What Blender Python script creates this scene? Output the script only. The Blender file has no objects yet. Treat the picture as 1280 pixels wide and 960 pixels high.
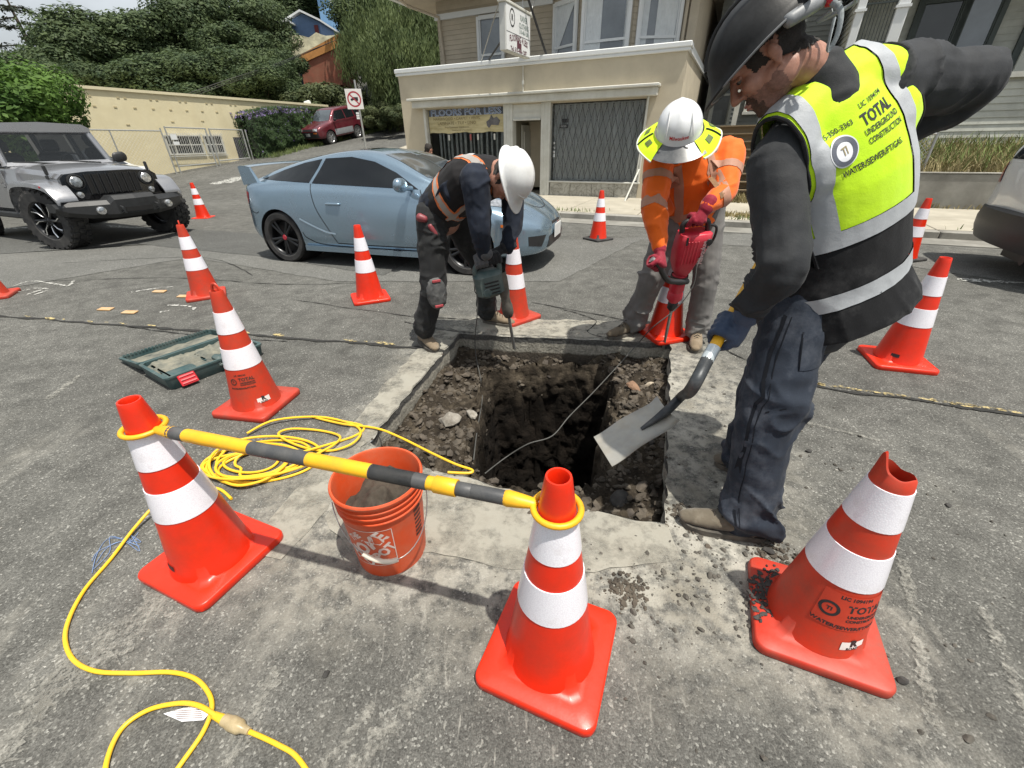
import bpy, bmesh, math, random
from math import sin, cos, pi, radians as R, sqrt, atan2
from mathutils import Vector as V, Matrix as MX, noise as NZ, geometry as MG
from mathutils.bvhtree import BVHTree
random.seed(7)
SC = bpy.context.scene
COL = SC.collection

# ------------------------------------------------------------ camera, sky, sun, exposure
FPX, PITCH, ROLL, EYE = 525.02, 0.52297, -0.016825, 1.3625      # focal length in photo pixels (1280 wide)
_f0 = V((0, cos(PITCH), -sin(PITCH))); _r0 = V((1, 0, 0)); _u0 = V((0, sin(PITCH), cos(PITCH)))
_r = cos(ROLL)*_r0 + sin(ROLL)*_u0; _u = -sin(ROLL)*_r0 + cos(ROLL)*_u0
cam_d = bpy.data.cameras.new('camera'); cam = bpy.data.objects.new('camera', cam_d); COL.objects.link(cam)
cam_d.sensor_width = 36; cam_d.lens = 36*FPX/1280; cam_d.clip_start = .05; cam_d.clip_end = 2000
m = MX.Identity(4)
for i in range(3):
    m[i][0] = _r[i]; m[i][1] = _u[i]; m[i][2] = -_f0[i]
m[2][3] = EYE
cam.matrix_world = m; SC.camera = cam
SUN_EL, SUN_DIR = R(72), V((.70, -.71)).normalized()
w = bpy.data.worlds.new('World'); SC.world = w; w.use_nodes = True
nt = w.node_tree; bg = nt.nodes['Background']
sky = nt.nodes.new('ShaderNodeTexSky'); sky.sky_type = 'NISHITA'; sky.sun_disc = False
sky.sun_elevation = SUN_EL; sky.sun_rotation = atan2(SUN_DIR.x, SUN_DIR.y); sky.air_density = 1.3; sky.dust_density = 4.0; sky.ozone_density = 1.0
hs = nt.nodes.new('ShaderNodeHueSaturation'); hs.inputs['Saturation'].default_value = .45; hs.inputs['Value'].default_value = 1.0
nt.links.new(sky.outputs[0], hs.inputs['Color'])
tcw = nt.nodes.new('ShaderNodeTexCoord'); mpw = nt.nodes.new('ShaderNodeMapping'); mpw.inputs['Scale'].default_value = (1, 1, 2.2); mpw.inputs['Location'].default_value = (.35, .2, 0)
ncl = nt.nodes.new('ShaderNodeTexNoise'); ncl.inputs['Scale'].default_value = 1.7; ncl.inputs['Detail'].default_value = 7; ncl.inputs['Roughness'].default_value = .58
rcl = nt.nodes.new('ShaderNodeValToRGB'); rcl.color_ramp.elements[0].position = .34; rcl.color_ramp.elements[1].position = .66
mcl = nt.nodes.new('ShaderNodeMix'); mcl.data_type = 'RGBA'; mcl.inputs[7].default_value = (6.6, 7.1, 7.5, 1)      # thin bright cloud over the whole sky
nt.links.new(tcw.outputs['Generated'], mpw.inputs[0]); nt.links.new(mpw.outputs[0], ncl.inputs['Vector']); nt.links.new(ncl.outputs['Fac'], rcl.inputs[0]); nt.links.new(rcl.outputs[0], mcl.inputs[0])
nt.links.new(hs.outputs[0], mcl.inputs[6]); nt.links.new(mcl.outputs[2], bg.inputs[0]); bg.inputs[1].default_value = .1
sd = bpy.data.lights.new('sun', 'SUN'); sd.energy = 4.9; sd.angle = R(.8); sd.color = (1, .95, .86)
so = bpy.data.objects.new('sun', sd); COL.objects.link(so)
sdir = V((SUN_DIR.x*cos(SUN_EL), SUN_DIR.y*cos(SUN_EL), sin(SUN_EL)))
so.rotation_euler = sdir.to_track_quat('Z', 'Y').to_euler(); so.location = (5, -5, 20)
SC.view_settings.view_transform = 'Standard'; SC.view_settings.look = 'None'; SC.view_settings.gamma = 1
SC.view_settings.exposure = .22

# ------------------------------------------------------------ where things are: surveyed from the photograph
def ray(x, y):
    X, Y = x-640, y-480
    c, s = cos(-ROLL), sin(-ROLL); X, Y = X*c - Y*s, X*s + Y*c
    c, s = cos(PITCH), sin(PITCH)
    return V((X/FPX, c - Y/FPX*s, -s - Y/FPX*c))
def G(x, y, z=0.):
    d = ray(x, y); return V((0, 0, EYE)) + d*((z-EYE)/d.z)
def AT(x, y, Y):
    d = ray(x, y); return V((0, 0, EYE)) + d*(Y/d.y)

# ------------------------------------------------------------ geometry helpers
def lerp(a, b, t): return a + (b-a)*t
class Geo:
    def __init__(s): s.v = []; s.f = []; s.mi = []; s.cur = 0
    def add(s, vs, fs, M=None):
        n = len(s.v)
        s.v += [M @ V(p) for p in vs] if M is not None else [V(p) for p in vs]
        s.f += [tuple(i+n for i in f) for f in fs]; s.mi += [s.cur]*len(fs); return s
    def box(s, c, d, M=None, bev=0.):
        x, y, z = d[0]/2, d[1]/2, d[2]/2; c = V(c)
        if bev <= 0:
            vs = [c+V((a*x, b*y, e*z)) for a in (-1, 1) for b in (-1, 1) for e in (-1, 1)]
            return s.add(vs, [(0, 1, 3, 2), (4, 6, 7, 5), (0, 4, 5, 1), (2, 3, 7, 6), (0, 2, 6, 4), (1, 5, 7, 3)], M)
        b = min(bev, x*.9, y*.9, z*.9)
        def ring(ix, iy, zz): return [c+V(p) for p in ((-ix, -iy+b, zz), (-ix+b, -iy, zz), (ix-b, -iy, zz), (ix, -iy+b, zz), (ix, iy-b, zz), (ix-b, iy, zz), (-ix+b, iy, zz), (-ix, iy-b, zz))]
        return s.loft([ring(x-b, y-b, -z), ring(x, y, -z+b), ring(x, y, z-b), ring(x-b, y-b, z)], True, M)
    def loft(s, rings, caps=True, M=None, close=True):
        n = len(rings[0]); vs = [p for r in rings for p in r]; fs = []
        for i in range(len(rings)-1):
            for j in range(n if close else n-1):
                k = (j+1) % n; fs.append((i*n+j, i*n+k, (i+1)*n+k, (i+1)*n+j))
        if caps: fs.append(tuple(range(n-1, -1, -1))); fs.append(tuple((len(rings)-1)*n+j for j in range(n)))
        return s.add(vs, fs, M)
    def tube(s, pts, r, seg=8, caps=True, M=None, up=None, flat=1.):
        pts = [V(p) for p in pts]; n = len(pts)
        rs = r if isinstance(r, (list, tuple)) else [r]*n
        rings = []; prev = None
        for i, p in enumerate(pts):
            t = (pts[min(i+1, n-1)]-pts[max(i-1, 0)])
            t = t.normalized() if t.length > 1e-9 else V((0, 0, 1))
            if prev is None:
                a = V(up) if up is not None else (V((0, 0, 1)) if abs(t.z) < .9 else V((1, 0, 0)))
                a = (a - t*a.dot(t)).normalized()
            else:
                a = prev - t*prev.dot(t); a = a.normalized() if a.length > 1e-6 else prev
            prev = a; b = t.cross(a)
            ra, rb = rs[i] if isinstance(rs[i], (tuple, list)) else (rs[i], rs[i]*flat)
            rings.append([p + a*(ra*cos(2*pi*k/seg)) + b*(rb*sin(2*pi*k/seg)) for k in range(seg)])
        return s.loft(rings, caps, M)
    def capsule(s, pts, r, seg=12, M=None, up=None):
        """tube with rounded ends"""
        pts = [V(p) for p in pts]; rs = list(r) if isinstance(r, (list, tuple)) else [r]*len(pts)
        mx = lambda q: max(q) if isinstance(q, (tuple, list)) else q
        sc = lambda q, k: tuple(x*k for x in q) if isinstance(q, (tuple, list)) else q*k
        t0 = (pts[0]-pts[1]).normalized(); t1 = (pts[-1]-pts[-2]).normalized()
        P = []; Q = []
        for k in (.98, .8, .5):
            P.append(pts[0]+t0*mx(rs[0])*k*.9); Q.append(sc(rs[0], sqrt(1-k*k)+.02))
        P += pts; Q += rs
        for k in (.5, .8, .98):
            P.append(pts[-1]+t1*mx(rs[-1])*k*.9); Q.append(sc(rs[-1], sqrt(1-k*k)+.02))
        return s.tube(P, Q, seg, True, M, up)
    def lathe(s, prof, seg=24, M=None, a0=0., a1=2*pi, caps=False):
        full = abs(a1-a0-2*pi) < 1e-6; n = seg if full else seg+1
        rings = [[V((r*cos(a0+(a1-a0)*k/seg), r*sin(a0+(a1-a0)*k/seg), z)) for k in range(n)] for r, z in prof]
        return s.loft(rings, caps, M, close=full)
    def ell(s, c, r, M=None, seg=16, ring=10):
        c = V(c); r = V(r) if not isinstance(r, (int, float)) else V((r, r, r))
        prof = [(max(1e-4, sin(pi*i/ring)), -cos(pi*i/ring)) for i in range(ring+1)]
        rings = [[c+V((a*cos(2*pi*k/seg)*r.x, a*sin(2*pi*k/seg)*r.y, z*r.z)) for k in range(seg)] for a, z in prof]
        return s.loft(rings, True, M)
    def prism(s, poly, h0, h1, M=None):
        n = len(poly); vs = [V((p[0], p[1], h0)) for p in poly]+[V((p[0], p[1], h1)) for p in poly]
        fs = [(i, (i+1) % n, n+(i+1) % n, n+i) for i in range(n)]
        fs += [tuple(range(n-1, -1, -1)), tuple(range(n, 2*n))]
        return s.add(vs, fs, M)
    def grid(s, f, nu, nv, M=None, cu=False):
        vs = [f(i/nu, j/nv) for j in range(nv+1) for i in range(nu+1)]; w_ = nu+1
        return s.add(vs, [(j*w_+i, j*w_+i+1, (j+1)*w_+i+1, (j+1)*w_+i) for j in range(nv) for i in range(nu)], M)
    def merge(s, o, M=None): return s.add(o.v, o.f, M)

def fix_normals(me):
    bm = bmesh.new(); bm.from_mesh(me); bmesh.ops.remove_doubles(bm, verts=bm.verts, dist=1e-5)
    bmesh.ops.recalc_face_normals(bm, faces=bm.faces); bm.to_mesh(me); bm.free()
def to_mesh(name, g, mats, smooth=True, fix=True, ang=40):
    me = bpy.data.meshes.new(name); me.from_pydata(g.v, [], g.f)
    ml = mats if isinstance(mats, (list, tuple)) else [mats]
    for x in ml: me.materials.append(x)
    if len(ml) > 1 and len(g.mi) == len(me.polygons): me.polygons.foreach_set('material_index', g.mi)
    if fix: fix_normals(me)
    if smooth:
        me.polygons.foreach_set('use_smooth', [True]*len(me.polygons))
        try: me.set_sharp_from_angle(angle=R(ang))
        except Exception: pass
    me.update(); return me
def pmat(o):
    M = MX.Identity(4)
    while o is not None:
        M = MX.LocRotScale(o.location, o.rotation_euler, o.scale) @ M; o = o.parent
    return M
def obj(name, me, parent=None, label=None, kind=None):
    o = bpy.data.objects.new(name, me); COL.objects.link(o)
    if parent is not None: o.parent = parent
    if label: o['label'] = label
    if kind: o['kind'] = kind
    return o
def part(name, g, mats, parent=None, world=False, smooth=True, label=None, kind=None, ang=40, fix=True):
    """one mesh object from a Geo; world=True: the Geo is in world coordinates"""
    if world and parent is not None:
        Mi = pmat(parent).inverted(); g.v = [Mi @ p for p in g.v]
    return obj(name, to_mesh(name, g, mats, smooth, fix, ang), parent, label, kind)
def thing(name, label, cat, loc=(0, 0, 0), rotz=0., group=None):
    o = bpy.data.objects.new(name, None); COL.objects.link(o); o.empty_display_size = .1
    o.location = loc; o.rotation_euler = (0, 0, rotz); tag(o, label, cat, group); return o
def tag(o, label, cat, group=None):
    o['label'] = label; o['category'] = cat
    if group: o['group'] = group
    return o
def clone(o, parent=None, **kw):
    c = o.copy(); COL.objects.link(c); c.parent = parent
    for ch in list(o.children): clone(ch, c)
    for k, v_ in kw.items(): setattr(c, k, v_)
    return c
def temp(g_or_me):
    me = g_or_me if isinstance(g_or_me, bpy.types.Mesh) else to_mesh('tmp', g_or_me, [], False)
    o = bpy.data.objects.new('tmp', me); COL.objects.link(o); return o
def evaluated(o):
    dg = bpy.context.evaluated_depsgraph_get(); dg.update()
    me = bpy.data.meshes.new_from_object(o.evaluated_get(dg)); return me
def drop(*os):
    for o in os:
        me = o.data; bpy.data.objects.remove(o)
        if me and me.users == 0: bpy.data.meshes.remove(me)
def remesh(g, vox, smooth=4, fac=.5):
    o = temp(g); a = o.modifiers.new('r', 'REMESH'); a.mode = 'VOXEL'; a.voxel_size = vox; a.use_smooth_shade = True
    if smooth: b = o.modifiers.new('s', 'SMOOTH'); b.iterations = smooth; b.factor = fac
    me = evaluated(o); drop(o); return me
def boolean(me, cutters, op='DIFFERENCE'):
    o = temp(me); cs = []
    for g in cutters:
        c = temp(g); cs.append(c); b = o.modifiers.new('b', 'BOOLEAN'); b.operation = op; b.object = c; b.solver = 'EXACT'
    r = evaluated(o); drop(o, *cs); return r
def mesh_geo(me):
    g = Geo(); g.add([v_.co.copy() for v_ in me.vertices], [tuple(p.vertices) for p in me.polygons]); return g
def set_mat(me, m_, smooth=True, ang=None):
    me.materials.clear(); me.materials.append(m_)
    me.polygons.foreach_set('material_index', [0]*len(me.polygons))
    me.polygons.foreach_set('use_smooth', [smooth]*len(me.polygons))
    if ang: me.set_sharp_from_angle(angle=R(ang))
    return me
def bvh_of(g): return BVHTree.FromPolygons([tuple(p) for p in g.v], g.f)
def catmull(pts, n, closed=False):
    pts = [V(p) for p in pts]; out = []; N = len(pts); segs = N if closed else N-1
    for i in range(segs):
        if closed: a, b, c, d = pts[(i-1) % N], pts[i], pts[(i+1) % N], pts[(i+2) % N]
        else: a, b, c, d = pts[max(i-1, 0)], pts[i], pts[i+1], pts[min(i+2, N-1)]
        for k in range(n):
            t = k/n; out.append(.5*((2*b)+(c-a)*t+(2*a-5*b+4*c-d)*t*t+(3*b-a-3*c+d)*t**3))
    if not closed: out.append(pts[-1])
    return out
def text_geo(s, size=1., bold=0., align='CENTER', sx=1.):
    cu = bpy.data.curves.new('t', 'FONT'); cu.body = s; cu.size = size; cu.align_x = align; cu.align_y = 'CENTER'; cu.offset = bold; cu.resolution_u = 2
    o = bpy.data.objects.new('t', cu); me = bpy.data.meshes.new_from_object(o)
    g = Geo(); g.add([V((v_.co.x*sx, v_.co.y, 0)) for v_ in me.vertices], [tuple(p.vertices) for p in me.polygons])
    bpy.data.objects.remove(o); bpy.data.curves.remove(cu); bpy.data.meshes.remove(me); return g
def wrap(g, f):
    h = Geo(); h.f = list(g.f); h.mi = list(g.mi); h.v = [V(f(p.x, p.y)) for p in g.v]; return h
def fill2d(poly, step):
    """triangulated 2-D polygon with inner grid points, for laying on a curved surface"""
    P = [V((p[0], p[1])) for p in poly]; pts = []
    n = len(P)
    for i in range(n):
        a, b = P[i], P[(i+1) % n]; k = max(1, int((b-a).length/step))
        pts += [a.lerp(b, j/k) for j in range(k)]
    ne = len(pts); ed = [(i, (i+1) % ne) for i in range(ne)]
    x0 = min(p.x for p in P); x1 = max(p.x for p in P); y0 = min(p.y for p in P); y1 = max(p.y for p in P)
    x = x0+step*.5
    while x < x1:
        y = y0+step*.5
        while y < y1:
            if in_poly(x, y, P): pts.append(V((x, y)))
            y += step
        x += step
    r = MG.delaunay_2d_cdt(pts, ed, [], 1, 1e-6)
    return [V((p.x, p.y, 0)) for p in r[0]], [tuple(f) for f in r[2]]
def in_poly(x, y, P):
    c = False; n = len(P); j = n-1
    for i in range(n):
        if (P[i][1] > y) != (P[j][1] > y) and x < (P[j][0]-P[i][0])*(y-P[i][1])/(P[j][1]-P[i][1])+P[i][0]: c = not c
        j = i
    return c
def seg_dist(x, y, P, closed=True):
    d = 1e9; n = len(P)
    for i in range(n if closed else n-1):
        ax, ay = P[i][0], P[i][1]; bx, by = P[(i+1) % n][0], P[(i+1) % n][1]
        dx, dy = bx-ax, by-ay; t = max(0, min(1, ((x-ax)*dx+(y-ay)*dy)/(dx*dx+dy*dy+1e-12)))
        d = min(d, math.hypot(x-ax-t*dx, y-ay-t*dy))
    return d
def cast(g2, f, d, bvh, off):
    """lay flat geometry on a surface: f maps 2-D to a start point, d is the ray direction"""
    h = Geo(); d = V(d).normalized(); ok = []
    for p in g2.v:
        s = V(f(p.x, p.y)); hit = bvh.ray_cast(s, d)
        if hit[0] is None: ok.append(False); h.v.append(s)
        else: ok.append(True); h.v.append(hit[0]-d*off)
    for f_ in g2.f:
        if all(ok[i] for i in f_): h.f.append(f_); h.mi.append(0)
    return h
def strip2d(pts, w_):
    g = Geo(); P = [V((p[0], p[1])) for p in pts]; n = len(P); L = []; Rr = []
    for i in range(n):
        t = (P[min(i+1, n-1)]-P[max(i-1, 0)]).normalized(); q = V((-t.y, t.x)); ww = w_[i] if isinstance(w_, list) else w_
        L.append(P[i]+q*ww/2); Rr.append(P[i]-q*ww/2)
    g.add([V((p.x, p.y, 0)) for p in L+Rr], [(i, i+1, n+i+1, n+i) for i in range(n-1)]); return g
def n3(p, s=1., o=0.): return NZ.noise(V(p)*s+V((o, o*1.7, -o)))
def frac(p, s=1., oct=4): return NZ.fractal(V(p)*s, 1., 2., oct)

# ------------------------------------------------------------ materials
MATS = {}
def nmat(name):
    m_ = bpy.data.materials.new(name); m_.use_nodes = True; nt_ = m_.node_tree
    return m_, nt_, nt_.nodes['Principled BSDF']
def nd(nt_, t, **kw):
    n = nt_.nodes.new(t)
    for k, v_ in kw.items():
        if k in n.inputs: n.inputs[k].default_value = v_
        else: setattr(n, k, v_)
    return n
def ramp(nt_, src, stops):
    r = nt_.nodes.new('ShaderNodeValToRGB'); e = r.color_ramp.elements
    while len(e) < len(stops): e.new(.5)
    for x, (p, c) in zip(e, stops): x.position = p; x.color = (*c, 1) if len(c) == 3 else c
    nt_.links.new(src, r.inputs[0]); return r.outputs[0]
def mixc(nt_, fac, a, b, mode='MIX'):
    x = nt_.nodes.new('ShaderNodeMix'); x.data_type = 'RGBA'; x.blend_type = mode
    for i, s in ((0, fac), (6, a), (7, b)):
        if isinstance(s, (int, float)): x.inputs[i].default_value = s
        elif isinstance(s, tuple): x.inputs[i].default_value = (*s, 1)
        else: nt_.links.new(s, x.inputs[i])
    return x.outputs[2]
def mathn(nt_, op, a, b=None, clamp=False):
    x = nt_.nodes.new('ShaderNodeMath'); x.operation = op; x.use_clamp = clamp
    for i, s in enumerate((a, b)):
        if s is None: continue
        if isinstance(s, (int, float)): x.inputs[i].default_value = s
        else: nt_.links.new(s, x.inputs[i])
    return x.outputs[0]
def pos(nt_, obj_=False, scale=None, rotz=0.):
    if obj_: o = nt_.nodes.new('ShaderNodeTexCoord').outputs['Object']
    else: o = nt_.nodes.new('ShaderNodeNewGeometry').outputs['Position']
    if scale is not None or rotz:
        mp = nt_.nodes.new('ShaderNodeMapping'); mp.vector_type = 'POINT'
        if scale is not None: mp.inputs['Scale'].default_value = scale
        mp.inputs['Rotation'].default_value = (0, 0, rotz); nt_.links.new(o, mp.inputs[0]); o = mp.outputs[0]
    return o
def noise_out(nt_, vec, scale, detail=4, rough=.55, dist=0.):
    n = nd(nt_, 'ShaderNodeTexNoise', Scale=scale, Detail=detail, Roughness=rough, Distortion=dist); nt_.links.new(vec, n.inputs['Vector']); return n.outputs['Fac']
def bump(nt_, b, src, strength, dist):
    x = nd(nt_, 'ShaderNodeBump', Strength=strength, Distance=dist); nt_.links.new(src, x.inputs['Height']); nt_.links.new(x.outputs[0], b.inputs['Normal'])
def mat(name, col, rough=.6, var=.12, scale=6., bmp=0., bscale=60., metal=0., coat=0., dirt=None, dscale=3., damt=.5, obj_=True, spec=.5, scl=None, sheen=0., bdist=.004, trans=0., alpha=1., worn=None):
    """principled material with noise in its colour, optional worn dirt and fine relief"""
    if name in MATS: return MATS[name]
    m_, t, b = nmat(name); p = pos(t, obj_, scl)
    f = noise_out(t, p, scale, 5, .6)
    c0 = tuple(max(0, x*(1-var)) for x in col); c1 = tuple(min(1, x*(1+var)) for x in col)
    c = ramp(t, f, [(.3, c0), (.7, c1)])
    if dirt:
        d = noise_out(t, p, dscale, 8, .68); dm = ramp(t, d, [(.5-.22*damt, (0, 0, 0)), (.78-.1*damt, (1, 1, 1))])
        dm = mathn(t, 'MULTIPLY', dm, min(1, damt*1.1)); c = mixc(t, dm, c, dirt)
    t.links.new(c, b.inputs['Base Color'])
    b.inputs['Roughness'].default_value = rough; b.inputs['Metallic'].default_value = metal; b.inputs['Specular IOR Level'].default_value = spec
    if coat: b.inputs['Coat Weight'].default_value = coat; b.inputs['Coat Roughness'].default_value = .06
    if sheen: b.inputs['Sheen Weight'].default_value = sheen; b.inputs['Sheen Roughness'].default_value = .5
    if trans: b.inputs['Transmission Weight'].default_value = trans
    if alpha < 1: b.inputs['Alpha'].default_value = alpha
    if bmp: bump(t, b, noise_out(t, p, bscale, 4, .65), bmp, bdist)
    if worn:   # paint rubbed through to what lies under it
        n = noise_out(t, p, worn[0], 8, .72); t.links.new(ramp(t, n, [(worn[1], (0,)*3), (worn[1]+(worn[3] if len(worn) > 3 else .1), (worn[2],)*3)]), b.inputs['Alpha'])
    MATS[name] = m_; return m_
BLACK = mat('black_plastic', (.02, .02, .021), .45, .2, 20, .15, 200)
RUBBER = mat('black_rubber', (.024, .024, .025), .75, .25, 15, .2, 120, dirt=(.12, .115, .1), dscale=5, damt=.35)
STEEL = mat('steel', (.42, .42, .41), .38, .15, 12, .1, 80, metal=.9)
CHROME = mat('bright_metal', (.75, .76, .77), .16, .05, 10, metal=1.)
# ------------------------------------------------------------ street frame: x along the far kerb, y away from us, z up
STREET = R(-25.6); SO = V((1.04, 12.36, 0)); SM = MX.Translation(SO) @ MX.Rotation(STREET, 4, 'Z')
SI = SM.inverted()
def L2W(x, y, z=0.): return SM @ V((x, y, z))
def pw(x, T):
    for (a, b), (c, d) in zip(T, T[1:]):
        if x <= c: return b if x <= a else lerp(b, d, (x-a)/(c-a))
    return T[-1][1]
HILL = [(-7, 0), (-3, .12), (-.3, .5), (2.7, .8), (5.4, 1.26), (8.6, 1.7), (13, 2.4), (20, 3.6), (32, 8.5), (45, 13), (70, 20), (140, 30)]
def sstep(a, b, x): t = max(0, min(1, (x-a)/(b-a))); return t*t*(3-2*t)
def ground_z(x, y):
    p = SI @ V((x, y, 0)); k = 1-sstep(-7.2, -4.7, p.x)
    z = pw(p.y, HILL)*k
    if k < 1 and p.y > 9: z += (1-k)*sstep(9, 40, p.y)*6
    return z

# ------------------------------------------------------------ ground materials
def asphalt(name, base, tint=(.36, .345, .3), dust=True, speck=1.):
    m_, t, b = nmat(name); p = pos(t)
    big = noise_out(t, p, .55, 5, .6); mid = noise_out(t, p, 6, 6, .62); fine = noise_out(t, p, 230, 3, .65)
    vo = nd(t, 'ShaderNodeTexVoronoi', Scale=170., feature='F1'); t.links.new(p, vo.inputs['Vector'])
    cell = nd(t, 'ShaderNodeSeparateColor'); t.links.new(vo.outputs['Color'], cell.inputs[0])
    c = ramp(t, big, [(.3, tuple(x*.8 for x in base)), (.72, tuple(x*1.2 for x in base))])
    c = mixc(t, 1., c, ramp(t, mid, [(.28, (.66,)*3), (.5, (1,)*3), (.75, (1.34,)*3)] if dust else [(.2, (.88,)*3), (.8, (1.1,)*3)]), 'MULTIPLY')
    st = ramp(t, cell.outputs[0], [(.0, (.62,)*3), (.35, (.9,)*3), (.75, (1.06,)*3), (.92, (1.35,)*3), (1., (2.6*speck,)*3)])
    c = mixc(t, .9, c, st, 'MULTIPLY')
    c = mixc(t, 1., c, ramp(t, fine, [(.3, (.58,)*3), (.5, (1,)*3), (.70, (1.5,)*3)]), 'MULTIPLY')
    if dust:
        # scraped streaks of dried slurry, running away from us
        q = pos(t, False, (4., 1.0, 1), R(-9)); s1 = noise_out(t, q, 1.1, 9, .66, .4); s2 = noise_out(t, p, .9, 3, .5)
        sm = mathn(t, 'MULTIPLY', ramp(t, s1, [(.50, (0,)*3), (.66, (1,)*3)]), ramp(t, s2, [(.46, (0,)*3), (.66, (1,)*3)]))
        sy = nd(t, 'ShaderNodeSeparateXYZ'); t.links.new(p, sy.inputs[0])
        near = nd(t, 'ShaderNodeMapRange'); t.links.new(sy.outputs[1], near.inputs[0]); near.inputs[1].default_value = 2.2; near.inputs[2].default_value = 1.; near.clamp = True
        sm = mathn(t, 'MULTIPLY', mathn(t, 'MULTIPLY', mathn(t, 'MULTIPLY', sm, near.outputs[0]), .85), ramp(t, noise_out(t, p, 9, 8, .72), [(.4, (.1,)*3), (.6, (1,)*3)]))
        c = mixc(t, sm, c, tint)
        # fine pale scuffs at random
        q2 = pos(t, False, (16., 3.5, 1), R(24)); s3 = noise_out(t, q2, 1.6, 8, .7, 1.2); c = mixc(t, mathn(t, 'MULTIPLY', mathn(t, 'MULTIPLY', ramp(t, s3, [(.60, (0,)*3), (.67, (1,)*3)]), ramp(t, s2, [(.4, (1,)*3), (.6, (.15,)*3)])), mathn(t, 'MULTIPLY', near.outputs[0], .6)), c, (.33, .32, .285))
        s4 = noise_out(t, p, 2.3, 6, .6, .6); c = mixc(t, mathn(t, 'MULTIPLY', ramp(t, s4, [(.56, (0,)*3), (.74, (1,)*3)]), .4), c, (.05, .05, .046))
        # concrete dust trodden round the excavation
        mp = nd(t, 'ShaderNodeMapping'); mp.vector_type = 'TEXTURE'; mp.inputs['Location'].default_value = (.22, 2.03, 0); mp.inputs['Rotation'].default_value = (0, 0, R(-13)); t.links.new(p, mp.inputs[0])
        sx = nd(t, 'ShaderNodeSeparateXYZ'); t.links.new(mp.outputs[0], sx.inputs[0])
        dx = mathn(t, 'SUBTRACT', mathn(t, 'ABSOLUTE', sx.outputs[0]), .80); dy = mathn(t, 'SUBTRACT', mathn(t, 'ABSOLUTE', sx.outputs[1]), 1.0)
        dd = mathn(t, 'MAXIMUM', dx, dy); nn = noise_out(t, p, 1.6, 6, .65)
        dd = mathn(t, 'ADD', dd, mathn(t, 'MULTIPLY', mathn(t, 'SUBTRACT', nn, .5), 1.0))
        mr = nd(t, 'ShaderNodeMapRange'); t.links.new(dd, mr.inputs[0]); mr.inputs[1].default_value = .47; mr.inputs[2].default_value = .0; mr.clamp = True
        n4 = noise_out(t, p, 14, 8, .7)
        dm = mathn(t, 'MULTIPLY', mathn(t, 'MULTIPLY', mr.outputs[0], .92), ramp(t, n4, [(.40, (.06,)*3), (.56, (1,)*3)]))
        dc = ramp(t, noise_out(t, p, 4, 6, .6), [(.3, (.2, .185, .15)), (.5, (.33, .315, .27)), (.72, (.46, .445, .395))])
        c = mixc(t, dm, c, dc)
        # tracked soil
        n5 = noise_out(t, p, 3.1, 8, .72); so_ = mathn(t, 'MULTIPLY', ramp(t, n5, [(.57, (0,)*3), (.69, (1,)*3)]), mathn(t, 'MULTIPLY', mr.outputs[0], .8)); c = mixc(t, so_, c, (.07, .06, .05))
    t.links.new(c, b.inputs['Base Color']); b.inputs['Roughness'].default_value = .88; b.inputs['Specular IOR Level'].default_value = .25
    h = mathn(t, 'ADD', mathn(t, 'MULTIPLY', vo.outputs['Distance'], -1.4), mathn(t, 'MULTIPLY', fine, .8)); bump(t, b, h, .5, .003)
    return m_
ASPH = asphalt('asphalt', (.104, .103, .094))
ASPH_DARK = asphalt('asphalt_patch', (.088, .089, .084), dust=False)
ASPH_LIGHT = asphalt('asphalt_worn', (.128, .128, .119), dust=False)
CONC = mat('concrete', (.40, .38, .32), .85, .22, 3.5, .35, 90, dirt=(.19, .175, .14), dscale=2.2, damt=.6, obj_=False)
CONC_OLD = mat('old_concrete', (.25, .245, .22), .88, .25, 2.2, .4, 70, dirt=(.11, .1, .085), dscale=1.4, damt=.7, obj_=False)
def soil_mat():
    m_, t, b = nmat('soil'); p = pos(t); s = nd(t, 'ShaderNodeSeparateXYZ'); t.links.new(p, s.inputs[0])
    n = noise_out(t, p, 9, 9, .68); n2 = noise_out(t, p, 2.4, 4, .6)
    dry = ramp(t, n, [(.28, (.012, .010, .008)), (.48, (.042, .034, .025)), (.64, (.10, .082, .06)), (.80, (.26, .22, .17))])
    pit_shade = ramp(t, n, [(.3, (.004, .0035, .003)), (.7, (.022, .017, .013))])  # damp deep soil, blackened so the shaft's shade is in the colour
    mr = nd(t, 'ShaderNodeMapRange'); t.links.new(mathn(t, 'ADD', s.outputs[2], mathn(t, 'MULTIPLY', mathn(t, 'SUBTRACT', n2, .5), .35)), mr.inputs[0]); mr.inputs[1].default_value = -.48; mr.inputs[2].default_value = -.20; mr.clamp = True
    t.links.new(mixc(t, mr.outputs[0], pit_shade, dry), b.inputs['Base Color']); b.inputs['Roughness'].default_value = .95; b.inputs['Specular IOR Level'].default_value = .15
    bump(t, b, mathn(t, 'ADD', noise_out(t, p, 45, 6, .7), noise_out(t, p, 12, 4, .6)), .9, .02); return m_
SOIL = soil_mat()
CLOD = mat('clod_of_soil', (.052, .043, .033), .95, .5, 14, .6, 60, dirt=(.2, .17, .13), dscale=9, damt=.5, obj_=False)
PEB = mat('asphalt_crumb', (.045, .043, .04), .9, .5, 20, .4, 80, obj_=False)

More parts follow.
